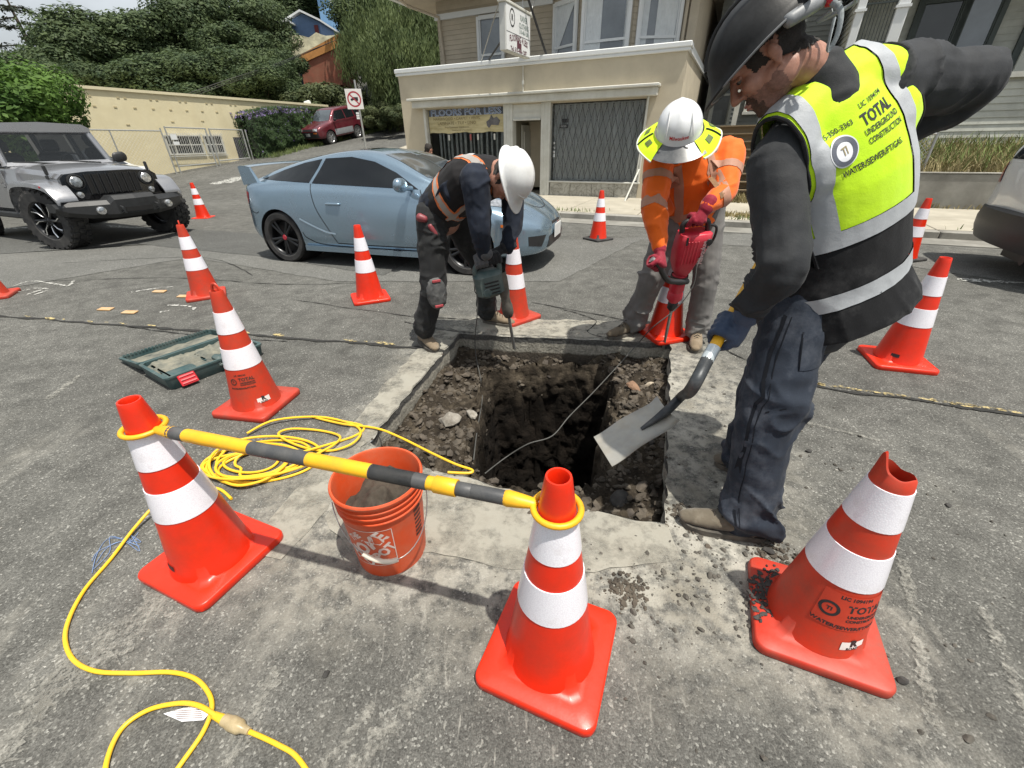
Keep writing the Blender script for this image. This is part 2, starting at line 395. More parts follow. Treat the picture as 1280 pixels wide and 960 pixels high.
# ------------------------------------------------------------ ground sheet with the excavation cut out
HOLE = [G(575, 417), G(640, 421), G(740, 425), G(838, 430), G(836, 500), G(834, 580), G(832, 657), G(790, 648), G(732, 638), G(655, 618), G(582, 598), G(530, 585), G(462, 552), G(484, 526), G(510, 494), G(545, 452)]
HOLE2 = [(p.x, p.y) for p in HOLE]
def subdiv(poly, step, jit=0.):
    out = []
    for i in range(len(poly)):
        a, b = V(poly[i]), V(poly[(i+1) % len(poly)]); k = max(1, int((b-a).length/step))
        for j in range(k):
            p = a.lerp(b, j/k)
            out.append((p.x+jit*n3((p.x*9, p.y*9, 3)), p.y+jit*n3((p.x*9, p.y*9, 8))))
    return out
HEDGE_ = subdiv(HOLE2, .03, .022)
def build_ground():
    pts = [V(p) for p in HEDGE_]; ne = len(pts); ed = [(i, (i+1) % ne) for i in range(ne)]
    def scat(x0, x1, y0, y1, st, keep=lambda x, y: True):
        nx, ny = int((x1-x0)/st), int((y1-y0)/st)
        for i in range(nx+1):
            for j in range(ny+1):
                x, y = x0+(x1-x0)*i/nx, y0+(y1-y0)*j/ny
                if keep(x, y): pts.append(V((x+1e-3*(j % 3), y+1e-3*(i % 3))))
    scat(-3, 3.5, .2, 4.2, .25, lambda x, y: not in_poly(x, y, HEDGE_) and seg_dist(x, y, HEDGE_) > .03)
    scat(-60, 40, 5, 80, 1.6); scat(-400, 400, -300, 700, 50, lambda x, y: not (-62 < x < 42 and 3 < y < 82))
    r = MG.delaunay_2d_cdt(pts, ed, [], 0, 1e-6); g = Geo()
    g.v = [V((p.x, p.y, ground_z(p.x, p.y))) for p in r[0]]
    for f in r[2]:
        c = (r[0][f[0]]+r[0][f[1]]+r[0][f[2]])/3
        if not in_poly(c.x, c.y, HEDGE_): g.f.append(tuple(f))
    o = part('road', g, ASPH, kind='structure', smooth=True)
build_ground()
def sheet(name, pts, z, m_, kind='structure', jag=0., step=.12):
    """thin marking or patch lying on the road"""
    P = subdiv([(p[0], p[1]) for p in pts], step, jag); v_, f_ = fill2d(P, .4)
    g = Geo(); g.add([V((p.x, p.y, ground_z(p.x, p.y)+z)) for p in v_], f_); return part(name, g, m_, kind=kind, smooth=False)
# tone patches of older and newer surfacing
sheet('road_patch', [G(-200, 420), G(0, 362), G(240, 322), G(420, 352), G(700, 352), G(800, 300), G(1000, 312), G(1700, 420), G(1700, 372), G(1180, 318), G(1000, 290), G(720, 300), G(300, 300), G(-200, 330)], .004, ASPH_LIGHT, jag=.04)
sheet('road_patch', [G(-300, 340), G(0, 318), G(180, 306), G(335, 322), G(480, 345), G(520, 322), G(420, 300), G(200, 284), G(-300, 300)], .008, ASPH_DARK, jag=.03)
# the seam along the centre line, with what is left of its yellow paint
SEAM = [(-9., 4.9), (-5.4, 3.95), (-4.0, 3.62), (-2.9, 3.4), (-2.2, 3.25), (-1.4, 3.08), (-.95, 2.98), (-.5, 2.86)]
SEAM2 = [(1.75, 2.33), (2.06, 2.2), (2.45, 2.05), (2.84, 1.9), (3.6, 1.62), (5., 1.1)]
CRACK = mat('dark_crack_grit', (.022, .022, .02), .95, .4, 30, .5, 90, obj_=False)  # near-black grit colour of the road cracks
YPAINT = mat('worn_yellow_paint', (.50, .40, .18), .8, .3, 25, .3, 120, obj_=False, worn=(34, .46, .9))
WPAINT = mat('worn_white_paint', (.56, .56, .52), .8, .2, 20, .3, 120, obj_=False, worn=(26, .44, .85))
CHALK = mat('faint_chalky_scrape', (.35, .34, .30), .9, .25, 20, .3, 120, obj_=False, worn=(55, .43, .6, .2))
OPAINT = mat('worn_orange_marker', (.55, .30, .10), .7, .25, 30, .2, 90, dirt=(.4, .36, .28), dscale=18, damt=.8, obj_=False)
def crack(name, path, w_, z=.006, m_=CRACK, amp=.03, seed=0):
    P = catmull([(p[0], p[1], 0) for p in path], 14); rnd = random.Random(seed); Q = []; W = []
    for i, p in enumerate(P):
        Q.append((p.x+amp*n3((p.x*3, p.y*3, seed)), p.y+amp*n3((p.x*5, p.y*5, seed+4)))); W.append(w_*(.35+1.1*rnd.random())*(1 if 0 < i < len(P)-1 else .1))
    g = strip2d(Q, W); g.v = [V((p.x, p.y, z+ground_z(p.x, p.y))) for p in g.v]; return part(name, g, m_, kind='structure', smooth=False)
crack('road_crack', SEAM, .035, seed=1); crack('road_crack', SEAM2, .024, seed=2)
for i, P in enumerate([[(-3.4, 3.5), (-2.6, 3.25), (-1.8, 3.1)], [(-6.2, 5.9), (-4.4, 6.1), (-3.1, 5.1)], [(-2.2, 4.15), (-.9, 3.62), (-.2, 3.5)], [(-.95, 3.5), (-.62, 3.3), (-.3, 3.2)], [(.45, 3.75), (.75, 3.45), (.62, 3.2), (.78, 3.05)], [(.2, 3.95), (.9, 3.5), (1.15, 3.3)], [(1.7, 3.2), (1.6, 2.8), (1.75, 2.5)], [(-5.5, 5.), (-4, 5.05), (-2.6, 4.7), (-1.6, 4.72)], [(3., 1.78), (3.2, 1.45), (3.3, 1.1)]]):
    crack('road_crack', P, .012, seed=5+i)
rnd = random.Random(4); g = Geo()
for s, P in ((0, SEAM), (1, SEAM2)):
    PP = catmull([(p[0], p[1], 0) for p in P], 20)
    for a in PP:
        if rnd.random() < (.16 if s == 0 else .38):
            n = rnd.randint(5, 8); ln, wd = rnd.uniform(.02, .085), rnd.uniform(.012, .03)
            ring = [V((a.x+ln*cos(2*pi*k/n)*rnd.uniform(.6, 1.1), a.y+.035-.33*ln*cos(2*pi*k/n)+wd*sin(2*pi*k/n)*rnd.uniform(.5, 1.1), .0095)) for k in range(n)]
            g.add(ring, [tuple(range(n))])
part('centre_line_paint', g, YPAINT, kind='structure', smooth=False)
for px, py in ((133, 387), (163, 391), (200, 365), (231, 371)):
    a = G(px, py); g = Geo(); q = [(-.065, -.032), (.075, -.05), (.062, .028), (-.075, .04)]
    g.prism([(a.x+x, a.y+y) for x, y in q], .005, .012)
    o = part('road_marker', g, OPAINT, smooth=False); tag(o, {133: 'flattened orange road marker, leftmost of the four on the asphalt', 163: 'pale worn orange road marker just right of the leftmost one', 200: 'orange road marker beside the faint white dashes, farthest from us', 231: 'pale orange road marker tucked beside the base of a cone with a ring top'}[px], 'road marker', 'worn orange road markers')
# pale saw-cut concrete bordering the excavation
SLAB = mat('pale_slab', (.385, .37, .315), .88, .25, 5, .45, 130, obj_=False, dirt=(.17, .155, .125), dscale=5, damt=.75, worn=(5.5, .34, .95, .2))
def ribbon(pts, z, m_, name='concrete_strip'): sheet(name, [G(*p) for p in pts], z, m_, jag=.03, step=.06)
ribbon([(574, 416), (545, 451), (509, 494), (483, 526), (461, 551), (405, 640), (352, 700), (300, 690), (345, 640), (420, 560), (465, 500), (520, 440), (548, 412)], .0045, SLAB)
ribbon([(572, 414), (640, 419), (740, 423), (838, 428), (850, 412), (780, 402), (690, 400), (600, 396), (556, 408)], .0050, SLAB)
ribbon([(530, 590), (582, 600), (655, 620), (732, 640), (790, 650), (834, 660), (850, 700), (740, 715), (640, 712), (540, 690), (450, 700), (405, 650), (462, 556)], .0055, SLAB)
def mark(name, path, w_, m_=WPAINT, seed=0): crack(name, path, w_, .0085, m_, .012, seed)
for i, P in enumerate([[(18, 358), (40, 352), (72, 356), (86, 358), (92, 351)], [(22, 366), (45, 361), (60, 362)], [(34, 369), (52, 363)], [(44, 369), (62, 363)], [(210, 382), (240, 384), (243, 388)], [(165, 366), (190, 362), (217, 359)], [(200, 391), (212, 389)]]):
    mark('spray_mark', [G(*p) for p in P], .028, seed=30+i)
for i, (a, b, w_) in enumerate([((100, 281), (198, 287), .12), ((-40, 288), (60, 284), .1), ((1195, 350), (1420, 362), .11), ((262, 216), (300, 209), .5), ((283, 222), (310, 220), .3), ((1125, 700), (1165, 905), .035), ((1225, 760), (1290, 905), .03), ((1000, 528), (1100, 552), .022), ((348, 832), (285, 965), .05), ((560, 815), (430, 985), .06), ((410, 960), (470, 880), .03), ((30, 890), (215, 745), .16), ((-10, 960), (120, 800), .10), ((180, 730), (262, 655), .05), ((60, 500), (100, 470), .05)]):
    A, B = G(*a), G(*b)
    if i in (3, 4): A, B = AT(a[0], a[1], 15.5), AT(b[0], b[1], 16.5)
    mark('road_line' if i < 5 else 'chalky_scrape', [A, A.lerp(B, .33), A.lerp(B, .66), B], w_, WPAINT if i < 5 else CHALK, seed=50+i)

# ------------------------------------------------------------ excavation: broken ledge, deep pit, cut edge
PIT = [(p.x, p.y) for p in (G(612, 474, -.2), G(690, 462, -.2), G(768, 470, -.2), G(764, 520, -.2), G(752, 575, -.2), G(742, 612, -.2), G(690, 622, -.2), G(600, 606, -.2), G(585, 590, -.2), G(598, 520, -.2))]
PIT = subdiv(PIT, .06, .05)
def soil_z(x, y):
    inside = in_poly(x, y, PIT); d = seg_dist(x, y, PIT); sd_ = -d if inside else d
    q = (x, y, 0)
    sd_ += .05*frac(q, 7.) + .02*n3(q, 23)
    far = sstep(2.2, 2.75, y)*(1-sstep(.55, .8, x))
    led = -.135 - .10*far*sstep(.55, .0, max(sd_, 0)) - .03*sstep(.3, 0, max(sd_, 0)) + .05*frac(q, 4.5, 5) + .028*abs(frac((x, y, 4), 13., 4)) + .012*n3(q, 48)
    led -= .06*sstep(.0, .12, .1-seg_dist(x, y, HOLE2)*.8)*0
    if sd_ > .02: return led
    return led - 2.3*sstep(.02, -.10, sd_)
def cut_face_mat(name):
    m_, t, b = nmat(name); p = pos(t); s = nd(t, 'ShaderNodeSeparateXYZ'); t.links.new(p, s.inputs[0]); n = noise_out(t, p, 11, 7, .65); n2 = noise_out(t, p, 60, 4, .6)
    zz = mathn(t, 'ADD', s.outputs[2], mathn(t, 'MULTIPLY', mathn(t, 'SUBTRACT', n, .5), .05)); mr = nd(t, 'ShaderNodeMapRange'); t.links.new(zz, mr.inputs[0]); mr.inputs[1].default_value = -.2; mr.inputs[2].default_value = 0
    lay = ramp(t, mr.outputs[0], [(.0, (.05, .041, .031)), (.30, (.075, .062, .047)), (.38, (.30, .285, .24)), (.72, (.36, .34, .285)), (.78, (.085, .083, .078)), (1., (.12, .118, .108))])
    c = mixc(t, 1., lay, ramp(t, n2, [(.3, (.55,)*3), (.55, (1,)*3), (.75, (1.4,)*3)]), 'MULTIPLY'); t.links.new(c, b.inputs['Base Color']); b.inputs['Roughness'].default_value = .95; bump(t, b, mathn(t, 'ADD', n, n2), .8, .012); return m_
def build_pit():
    x0, x1, y0, y1 = min(p[0] for p in HOLE2)-.05, max(p[0] for p in HOLE2)+.05, min(p[1] for p in HOLE2)-.05, max(p[1] for p in HOLE2)+.05
    st = .0145; nx, ny = int((x1-x0)/st), int((y1-y0)/st); g = Geo()
    def f(u, v_):
        x, y = lerp(x0, x1, u), lerp(y0, y1, v_); z = soil_z(x, y)
        return V((x+.02*n3((x, y, z), 9, 3)*(z < -.3), y+.03*n3((x, y, z*3), 9, 7)*(z < -.3), min(z, -.04)))
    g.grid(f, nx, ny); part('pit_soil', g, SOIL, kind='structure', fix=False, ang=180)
    g = Geo(); Pd = subdiv(PIT, .016); c_ = V((sum(p[0] for p in Pd)/len(Pd), sum(p[1] for p in Pd)/len(Pd), 0)); rings = []
    for k in range(90):
        t = k/89; z0 = -.12-1.95*t; ring = []
        for x, y in Pd:
            q = V((x, y, z0)); d = (V((x, y, 0))-c_).normalized(); r_ = .035*frac(q, 4.5, 4)+.022*frac(q+V((3, 1, 2)), 13., 4)+.010*n3(q, 46)+.03*sstep(.0, .12, .12-t)-.10*t
            zz = z0+.03*frac(q, 8., 3)
            if k == 0: zz = min(-.02, soil_z(x+d.x*.05, y+d.y*.05)-.01); r_ = .045
            ring.append(V((x+d.x*r_, y+d.y*r_, zz)))
        rings.append(ring)
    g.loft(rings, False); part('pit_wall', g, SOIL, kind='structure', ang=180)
    g = Geo(); n = len(HEDGE_); cx, cy = .2, 2.1; rings = []
    for k, (z, off) in enumerate(((0, 0), (-.012, .004), (-.05, .012), (-.09, .005), (-.13, .018), (-.2, .0), (-.32, .01))):
        rings.append([V((x + (x-cx)*off*.4+.008*n3((x*14, y*14, z*30)), y+(y-cy)*off*.4+.008*n3((x*14, y*14, z*30+7)), z + .006*n3((x*20, y*20, 2))*(k > 0))) for x, y in HEDGE_])
    g.loft(rings, False); part('pit_cut_face', g, cut_face_mat('cut_pavement_edge') if True else mat('x', (.05, .042, .033), .92, .4, 9, .7, 70, dirt=None, dscale=5, damt=.75, obj_=False, bdist=.01), kind='structure', ang=60)
build_pit()
def rock(r, seed, flat=.6, sub=2):
    rn = random.Random(seed); bm = bmesh.new(); bmesh.ops.create_icosphere(bm, subdivisions=sub, radius=1)
    ax = V((rn.uniform(.75, 1.35), rn.uniform(.6, 1.1), flat*rn.uniform(.7, 1.2))); o = rn.uniform(0, 50)
    planes = [(V((rn.gauss(0, 1), rn.gauss(0, 1), rn.gauss(0, 1))).normalized(), rn.uniform(.55, .85)) for _ in range(9)]
    g = Geo()
    for v_ in bm.verts:
        p = v_.co.copy()
        for nrm, d in planes:
            e = p.dot(nrm)-d
            if e > 0: p -= nrm*e
        p *= 1+.12*n3(p, 2.2, o); g.v.append(V((p.x*ax.x, p.y*ax.y, p.z*ax.z))*r)
    g.f = [tuple(v_.index for v_ in f.verts) for f in bm.faces]; bm.free(); return g
def put(g, tgt, loc, rot=(0, 0, 0), s=1.):
    M = MX.LocRotScale(V(loc), V(rot).length and __import__('mathutils').Euler(rot) or None, V((s, s, s))); tgt.merge(g, M)
ROCKS = [rock(1, i, sub=1) for i in range(8)]
def scatter(name, n, area, size, m_, seed, kind='stuff', power=2.2):
    rn = random.Random(seed); g = Geo(); k = 0
    while k < n:
        x, y = area(rn)
        inh = in_poly(x, y, HEDGE_); s = size[0]+(size[1]-size[0])*rn.random()**power
        z = soil_z(x, y) if inh else ground_z(x, y)
        if inh and z < -.45: continue
        put(ROCKS[rn.randint(0, 7)], g, (x, y, z+s*.2), (rn.uniform(-.6, .6), rn.uniform(-.6, .6), rn.uniform(0, 6.3)), s); k += 1
    return part(name, g, m_, kind=kind, smooth=False, fix=False)
def in_hole(rn):
    while True:
        x, y = rn.uniform(-.9, 1.25), rn.uniform(1.15, 3.25)
        if in_poly(x, y, HOLE2): return x, y
scatter('rubble', 2300, in_hole, (.004, .032), CLOD, 11, power=3)
scatter('rubble', 350, in_hole, (.008, .04), mat('dark_rubble', (.06, .05, .042), .95, .6, 16, .7, 60, dirt=(.17, .14, .1), dscale=11, damt=.6, obj_=False), 12, power=3)
CRUMB = mat('brown_grey_crumb', (.085, .078, .066), .95, .6, 30, .4, 80, obj_=False)
def near_pit(rn):
    while True:
        x, y = (rn.gauss(.62, .2), rn.gauss(.93, .14)) if rn.random() < .45 else (rn.gauss(1.0, .5), rn.gauss(1.3, .55))
        if not in_poly(x, y, HOLE2) and y > .25: return x, y
scatter('crumbs', 900, near_pit, (.002, .014), CRUMB, 13, power=5)
def anywhere(rn):
    while True:
        x, y = rn.uniform(-3, 4), rn.uniform(.2, 5)
        if not in_poly(x, y, HOLE2): return x, y
scatter('gravel', 1100, anywhere, (.0015, .007), mat('pale_grit', (.3, .29, .26), .9, .5, 30, obj_=False), 14, power=3)
def spoil(rn):
    c = rn.choice([(785, 742), (960, 690), (780, 735), (1000, 705), (850, 640), (870, 660), (690, 640)]); p = G(*c)
    while True:
        x, y = rn.gauss(p.x, .035), rn.gauss(p.y, .03)
        if not in_poly(x, y, HOLE2): return x, y
scatter('spoil_crumbs', 700, spoil, (.003, .014), CLOD, 15)
# chunks big enough to pick out, one by one
CH = [(640, 437, .06, 'brick-sized chunk of old paving under the bit of the green breaker', 'broken'), (628, 430, .05, 'flat dark chunk of paving at the back edge, left of the brick-sized one', 'x'),
      (665, 432, .055, 'dark broken slab at the back edge right of the green breaker', 'x'), (700, 440, .075, 'long dark slab of broken asphalt lying along the back of the excavation', 'x'),
      (790, 490, .06, 'reddish brown stone on the right ledge above the shovel blade', 'r'), (812, 482, .035, 'small pale stone on the right ledge of the excavation', 'p'),
      (808, 555, .05, 'grey stone on the right ledge just below the shovel blade', 'x'), (775, 625, .06, 'dark clod of soil at the front right corner of the excavation', 'x'),
      (563, 530, .075, 'lump of white broken concrete on the left ledge of the excavation', 'w'), (590, 520, .05, 'chip of white concrete close to the left lip of the deep pit', 'w'), (545, 470, .045, 'dark clod near the left cut edge of the excavation', 'x'), (595, 492, .035, 'small pale stone at the back left of the deep pit', 'p')]
CM = {'x': PEB, 'r': mat('reddish_stone', (.2, .12, .075), .9, .3, 12, .4, 60, obj_=False), 'p': mat('pale_stone', (.34, .29, .22), .9, .3, 12, .4, 60, obj_=False), 'w': mat('white_concrete_chip', (.34, .32, .28), .9, .3, 20, .5, 60, obj_=False, dirt=(.09, .075, .055), dscale=16, damt=.8), 'broken': mat('old_paving_chunk', (.1, .085, .07), .9, .3, 15, .4, 60, obj_=False)}
for i, (px, py, r, lb, k) in enumerate(CH):
    p = G(px, py, -.15); z = soil_z(p.x, p.y); z = max(z, -.25); g = Geo(); put(rock(1, 90+i, .55 if k != 'broken' else .5), g, (0, 0, 0), (.2*n3((i, 2, 3)), .2, i*1.3), r)
    o = part('broken_chunk', g, CM[k], smooth=False); o.location = (p.x, p.y, z+r*.25); tag(o, lb, 'rubble chunk', 'loose chunks in the excavation')
for i, (px, py, r, lb) in enumerate([(1128, 852, .018, 'dark pebble on the chalky line right of the torn cone'), (408, 843, .014, 'single dark crumb on the asphalt between the yellow cord and the front cone'), (960, 690, .022, 'dark clod beside the heel of the grey shoe'), (1010, 565, .02, 'dark clod on the dusty asphalt behind the dark trousers'), (1185, 632, .013, 'small dark pebble right of the torn cone top')]):
    p = G(px, py); g = Geo(); put(rock(1, 120+i, .6), g, (0, 0, 0), (0, 0, i), r); o = part('pebble', g, PEB, smooth=False); o.location = (p.x, p.y, r*.3); tag(o, lb, 'pebble', 'loose pebbles on the asphalt')

# ------------------------------------------------------------ traffic cones
def orange(name, c, rough, dirt, amt): return mat(name, c, rough, .07, 5, .12, 40, dirt=dirt, dscale=9, damt=amt, coat=.12 if rough < .4 else 0)
OR_NEW = orange('new_orange_plastic', (.74, .024, .003), .38, (.40, .035, .015), .5)
OR_OLD = orange('scuffed_orange_plastic', (.60, .034, .008), .5, (.24, .06, .035), .65)
OR_BASE_OLD = orange('dusty_orange_base', (.50, .027, .009), .55, (.26, .08, .055), .65)
def refl():
    m_, t, b = nmat('white_reflective_sheet'); p = pos(t, True)
    vo = nd(t, 'ShaderNodeTexVoronoi', Scale=170., feature='DISTANCE_TO_EDGE'); t.links.new(p, vo.inputs['Vector'])
    c = ramp(t, vo.outputs['Distance'], [(.0, (.74, .72, .78)), (.12, (.85, .84, .89))])
    d = noise_out(t, p, 11, 7, .7); dm = mathn(t, 'MULTIPLY', ramp(t, d, [(.56, (0,)*3), (.74, (1,)*3)]), .4)
    t.links.new(mixc(t, dm, c, (.5, .45, .44)), b.inputs['Base Color']); b.inputs['Roughness'].default_value = .3; b.inputs['Coat Weight'].default_value = .4; b.inputs['Coat Roughness'].default_value = .12
    bump(t, b, vo.outputs['Distance'], .25, .002); return m_
REFL = refl()
INK = mat('black_print', (.02, .02, .022), .6, .2, 30); INK_FADE = mat('faded_black_print', (.07, .025, .018), .7, .4, 40)
WHITE_STK = mat('white_sticker', (.72, .71, .68), .5, .08, 20)
CR0, CR1, CZ0, CZ1 = .132, .031, .03, .711
def cone_r(z): return lerp(CR0, CR1, (z-CZ0)/(CZ1-CZ0))
def cone_meshes(torn=False):
    out = {}
    g = Geo(); hb = .178; rr = .035; ring = []
    for cx, cy, a in ((hb-rr, hb-rr, 0), (-hb+rr, hb-rr, 90), (-hb+rr, -hb+rr, 180), (hb-rr, -hb+rr, 270)):
        for k in range(7): ring.append((cx+rr*cos(R(a+k*15)), cy+rr*sin(R(a+k*15))))
    sc = lambda k, z: [V((x*k, y*k, z)) for x, y in ring]
    prof = [(.985, 0), (1., .004), (1., .024), (.985, .031), (.965, .0335)]; rings = [sc(k, z) for k, z in prof]
    n = len(ring); inner = []
    rings.append([V((x, y, .0335)).lerp(V((cos(atan2(y, x))*.15, sin(atan2(y, x))*.15, .0335)), .75) for x, y in ring])
    rings.append([V((cos(atan2(y, x))*.148, sin(atan2(y, x))*.148, .036)) for x, y in ring])
    rings.append([V((cos(atan2(y, x))*.134, sin(atan2(y, x))*.134, .05)) for x, y in ring])
    rings.append([V((cos(atan2(y, x))*.120, sin(atan2(y, x))*.120, .1)) for x, y in ring])
    g.loft(rings, False); g.add(rings[0], [tuple(range(n-1, -1, -1))]); out['base'] = g
    g = Geo(); N = 40
    zt = CZ1 if not torn else .635
    prof = [(cone_r(.04)+.004, .035), (cone_r(.07), .07)] + [(cone_r(z), z) for z in (.15, .25, .35, .45, .55, .605)]
    if not torn: prof += [(cone_r(.69), .69), (CR1+.0015, .703), (CR1-.001, .711), (CR1-.0055, .7105), (CR1-.0085, .70), (.026, .62), (.05, .4)]
    else:
        def jag(a): return .045*max(0, cos(a-3.3))**9 + .018*max(0, cos(a-2.6))**3 - .012*max(0, cos(a-.6))**2 + .003*sin(5*a)
        rings = [[V((r*cos(2*pi*k/N), r*sin(2*pi*k/N), z)) for k in range(N)] for r, z in prof]
        for dz, dr in ((0, 0), (.004, -.004), (-.03, -.006), (-.2, .02)):
            rings.append([V(((cone_r(zt)+dr)*cos(2*pi*k/N), (cone_r(zt)+dr)*sin(2*pi*k/N), zt+jag(2*pi*k/N)+dz)) for k in range(N)])
        g.loft(rings, False)
    if not torn: g.lathe(prof, N)
    out['body'] = g
    for key, z0, z1 in (('c1', .485, .60), ('c2', .285, .40)):
        g = Geo(); g.lathe([(cone_r(z0)-.001, z0-.0005), (cone_r(z0)+.0022, z0), (cone_r((z0+z1)/2)+.0026, (z0+z1)/2), (cone_r(z1)+.0022, z1), (cone_r(z1)-.001, z1+.0005)], N); out[key] = g
    g = Geo(); g.tube([V((0, .022*cos(a), .70+.045*sin(a))) for a in [pi*k/12 for k in range(13)]], (.006), 8, flat=1.3); out['handle'] = g
    return out
def cone_wrap(g, th, zc): # letters lying round the cone
    return wrap(g, lambda u, v_: ((cone_r(zc+v_)+.0014)*cos(th+u/cone_r(zc)), (cone_r(zc+v_)+.0014)*sin(th+u/cone_r(zc)), zc+v_))
def rect2d(w_, h, nx=8, ny=3):
    g = Geo(); g.grid(lambda u, v_: V(((u-.5)*w_, (v_-.5)*h, 0)), nx, ny); return g
def ring2d(r0, r1, n=24, cx=0, cy=0):
    g = Geo(); g.add([V((cx+r*cos(2*pi*k/n), cy+r*sin(2*pi*k/n), 0)) for r in (r0, r1) for k in range(n)], [(k, (k+1) % n, n+(k+1) % n, n+k) for k in range(n)]); return g
def company_mark(s=1.):
    g = ring2d(.017*s, .025*s, 24, -.075*s, 0)
    def at(t_, x, y, size, b=.0006): h = text_geo(t_, size*s, b); h.v = [p+V((x*s, y*s, 0)) for p in h.v]; g.merge(h)
    at('TI', -.075, 0, .017); at('TOTAL', .018, .016, .034, .001); at('UNDERGROUND', .02, -.010, .013); at('CONSTRUCTION', .02, -.025, .013)
    at('LIC 1094194', -.02, .05, .016); at('WATER/SEWER/FT/GAS.', -.02, -.052, .016); return g
CONES = {}
def proto(kind):
    if kind in CONES: return CONES[kind]
    gs = cone_meshes(kind == 'torn'); old = kind in ('ring', 'torn')
    body, base = (OR_OLD, OR_BASE_OLD) if old else (OR_NEW, OR_NEW)
    if kind == 'black': base = RUBBER
    out = [('base', to_mesh('cone_base', gs['base'], base)), ('body', to_mesh('cone_body', gs['body'], body)), ('reflective_collar', to_mesh('reflective_collar', gs['c1'], REFL)), ('reflective_collar', to_mesh('reflective_collar', gs['c2'], REFL))]
    if kind == 'ring': out.append(('handle', to_mesh('handle', gs['handle'], body)))
    CONES[kind] = out; return out
def cone(kind, x, y, yaw, label, z=0., lean=(0, 0), s=1.):
    t = thing('traffic_cone', label, 'traffic cone', (x, y, z), yaw, 'orange traffic cones round the work area'); t.scale = (s, s, s)
    if lean != (0, 0): t.rotation_euler = (lean[0], lean[1], yaw)
    for n, me in proto(kind): obj(n, me, t)
    return t
W45 = R(45)
cF = cone('plain', .1015, .7124, .386+W45, 'glossy orange cone nearest to us, holding the right end of the striped bar')
cL = cone('plain', -1.146, 1.073, .383+W45, 'glossy orange cone holding the left end of the striped bar')
cR = cone('torn', .957, .79, -1.2+W45, 'scuffed orange cone with a torn off top and a printed label')
cS = cone('ring', -1.544, 2.166, .595+W45, 'scuffed orange cone with a ring top standing in front of the open tool case')
cRF = cone('plain', 2.667, 2.589, -1.095+W45, 'orange cone standing alone on the asphalt right of the worker in the lime vest')
cC = cone('plain', -1.423, 4.148, -.368+W45, 'orange cone in front of the doors of the light blue coupe')
cD = cone('black', 1.399, 6.898, -.214+W45, 'orange cone with a flat black base in the empty lane')
p = G(643, 398); cW1 = cone('ring', p.x, p.y+.02, .7, 'orange cone close behind the green breaker of the bending worker')
p = G(832, 420); cW2 = cone('plain', p.x, p.y+.03, .3, 'orange cone standing between the legs of the worker in orange')
p = G(256, 371); cS2 = cone('ring', p.x, p.y+.04, .55, 'scuffed orange cone with a ring top beyond the open tool case')
p = G(255, 273); cJ = cone('plain', p.x, p.y, .1, 'small far orange cone just right of the front tyre of the grey off-roader')
p = G(-8, 371); cLL = cone('ring', p.x, p.y, .5, 'orange cone cut off by the left edge of the picture')
p = G(1128, 324); cR2 = cone('black', p.x, p.y, .3, 'orange cone mostly hidden behind the lime vest, black base showing')
for c, kind in ((cR, 1), (cS, 2)):
    th = -pi/2 + {1: .15, 2: .35}[kind] - c.rotation_euler.z + {1: -.12, 2: 0}[kind]
    if kind == 1:
        part('printed_label', cone_wrap(rect2d(.21, .125, 16, 3), th, .205), mat('dull_orange_label', (.52, .045, .018), .55, .1, 20), c)
        g = cone_wrap(company_mark(1.02), th, .205); g.v = [V((p.x*1.004, p.y*1.004, p.z)) for p in g.v]; part('label_print', g, INK, c, smooth=False)
    else:
        part('printed_label', cone_wrap(company_mark(.75), th, .215), INK_FADE, c, smooth=False)
    st = cone_wrap(rect2d(.07, .03, 8, 2), th+(.1 if kind == 1 else .55), .085); part('sticker', st, WHITE_STK, c)
    g = text_geo('R', .034, .002); h = text_geo('ROAD', .013, .0006); h.v = [p+V((0, -.012, 0)) for p in h.v]; g.v = [p+V((0, .008, 0)) for p in g.v]; g.merge(h)
    g = cone_wrap(g, th+(.1 if kind == 1 else .55), .085); g.v = [V((p.x*1.004, p.y*1.004, p.z)) for p in g.v]; part('sticker_print', g, INK, c, smooth=False)
for c, a in ((cL, -pi/2-.55), (cRF, -pi/2-.9)):
    part('tag', cone_wrap(rect2d(.045, .022, 4, 1), a-c.rotation_euler.z, .085), INK, c)
# soil spilt on the base of the torn cone
g = Geo(); rn = random.Random(3)
for _ in range(160):
    a = rn.gauss(2.5, .35) ; rr = rn.uniform(.12, .19)
    put(ROCKS[rn.randint(0, 7)], g, (.957+rr*cos(a), .79+rr*sin(a), .036), (0, 0, rn.random()*6), rn.uniform(.003, .011))
o = part('spilt_soil', g, PEB, kind='stuff', smooth=False, fix=False)

# ------------------------------------------------------------ striped bar between the two front cones
YEL = mat('yellow_plastic', (.80, .42, .012), .42, .1, 8, .1, 60, dirt=(.35, .2, .05), dscale=14, damt=.35)
GREYB = mat('dark_grey_band', (.055, .057, .06), .5, .15, 10, .1, 60, dirt=(.2, .19, .17), dscale=18, damt=.3)
A, B = V((-1.146, 1.073, .612)), V((.1015, .7124, .612)); dxy = (B-A).normalized(); Lb = (B-A).length
bar = thing('cone_bar', 'yellow and dark grey striped bar hooked over the two front cones', 'barrier bar', A)
def bseg(name, t0, t1, r, m_):
    g = Geo(); a, b = A+dxy*t0, A+dxy*t1; g.tube([a, a.lerp(b, .02), a.lerp(b, .98), b], [r*.96, r, r, r*.96], 20); part(name, g, m_, bar, True)
for (t0, t1, c) in ((.11, .17, 1), (.17, .41, 0), (.41, .605, 1), (.605, .80, 0), (.80, .965, 1), (.965, 1.09, 0) if False else (.80, .93, 1), (.93, 1.035, 0), (1.035, 1.085, 1)):
    bseg('grey_band' if c else 'yellow_tube', t0, t1, .0205 if t0 < .93 else .0185, GREYB if c else YEL)
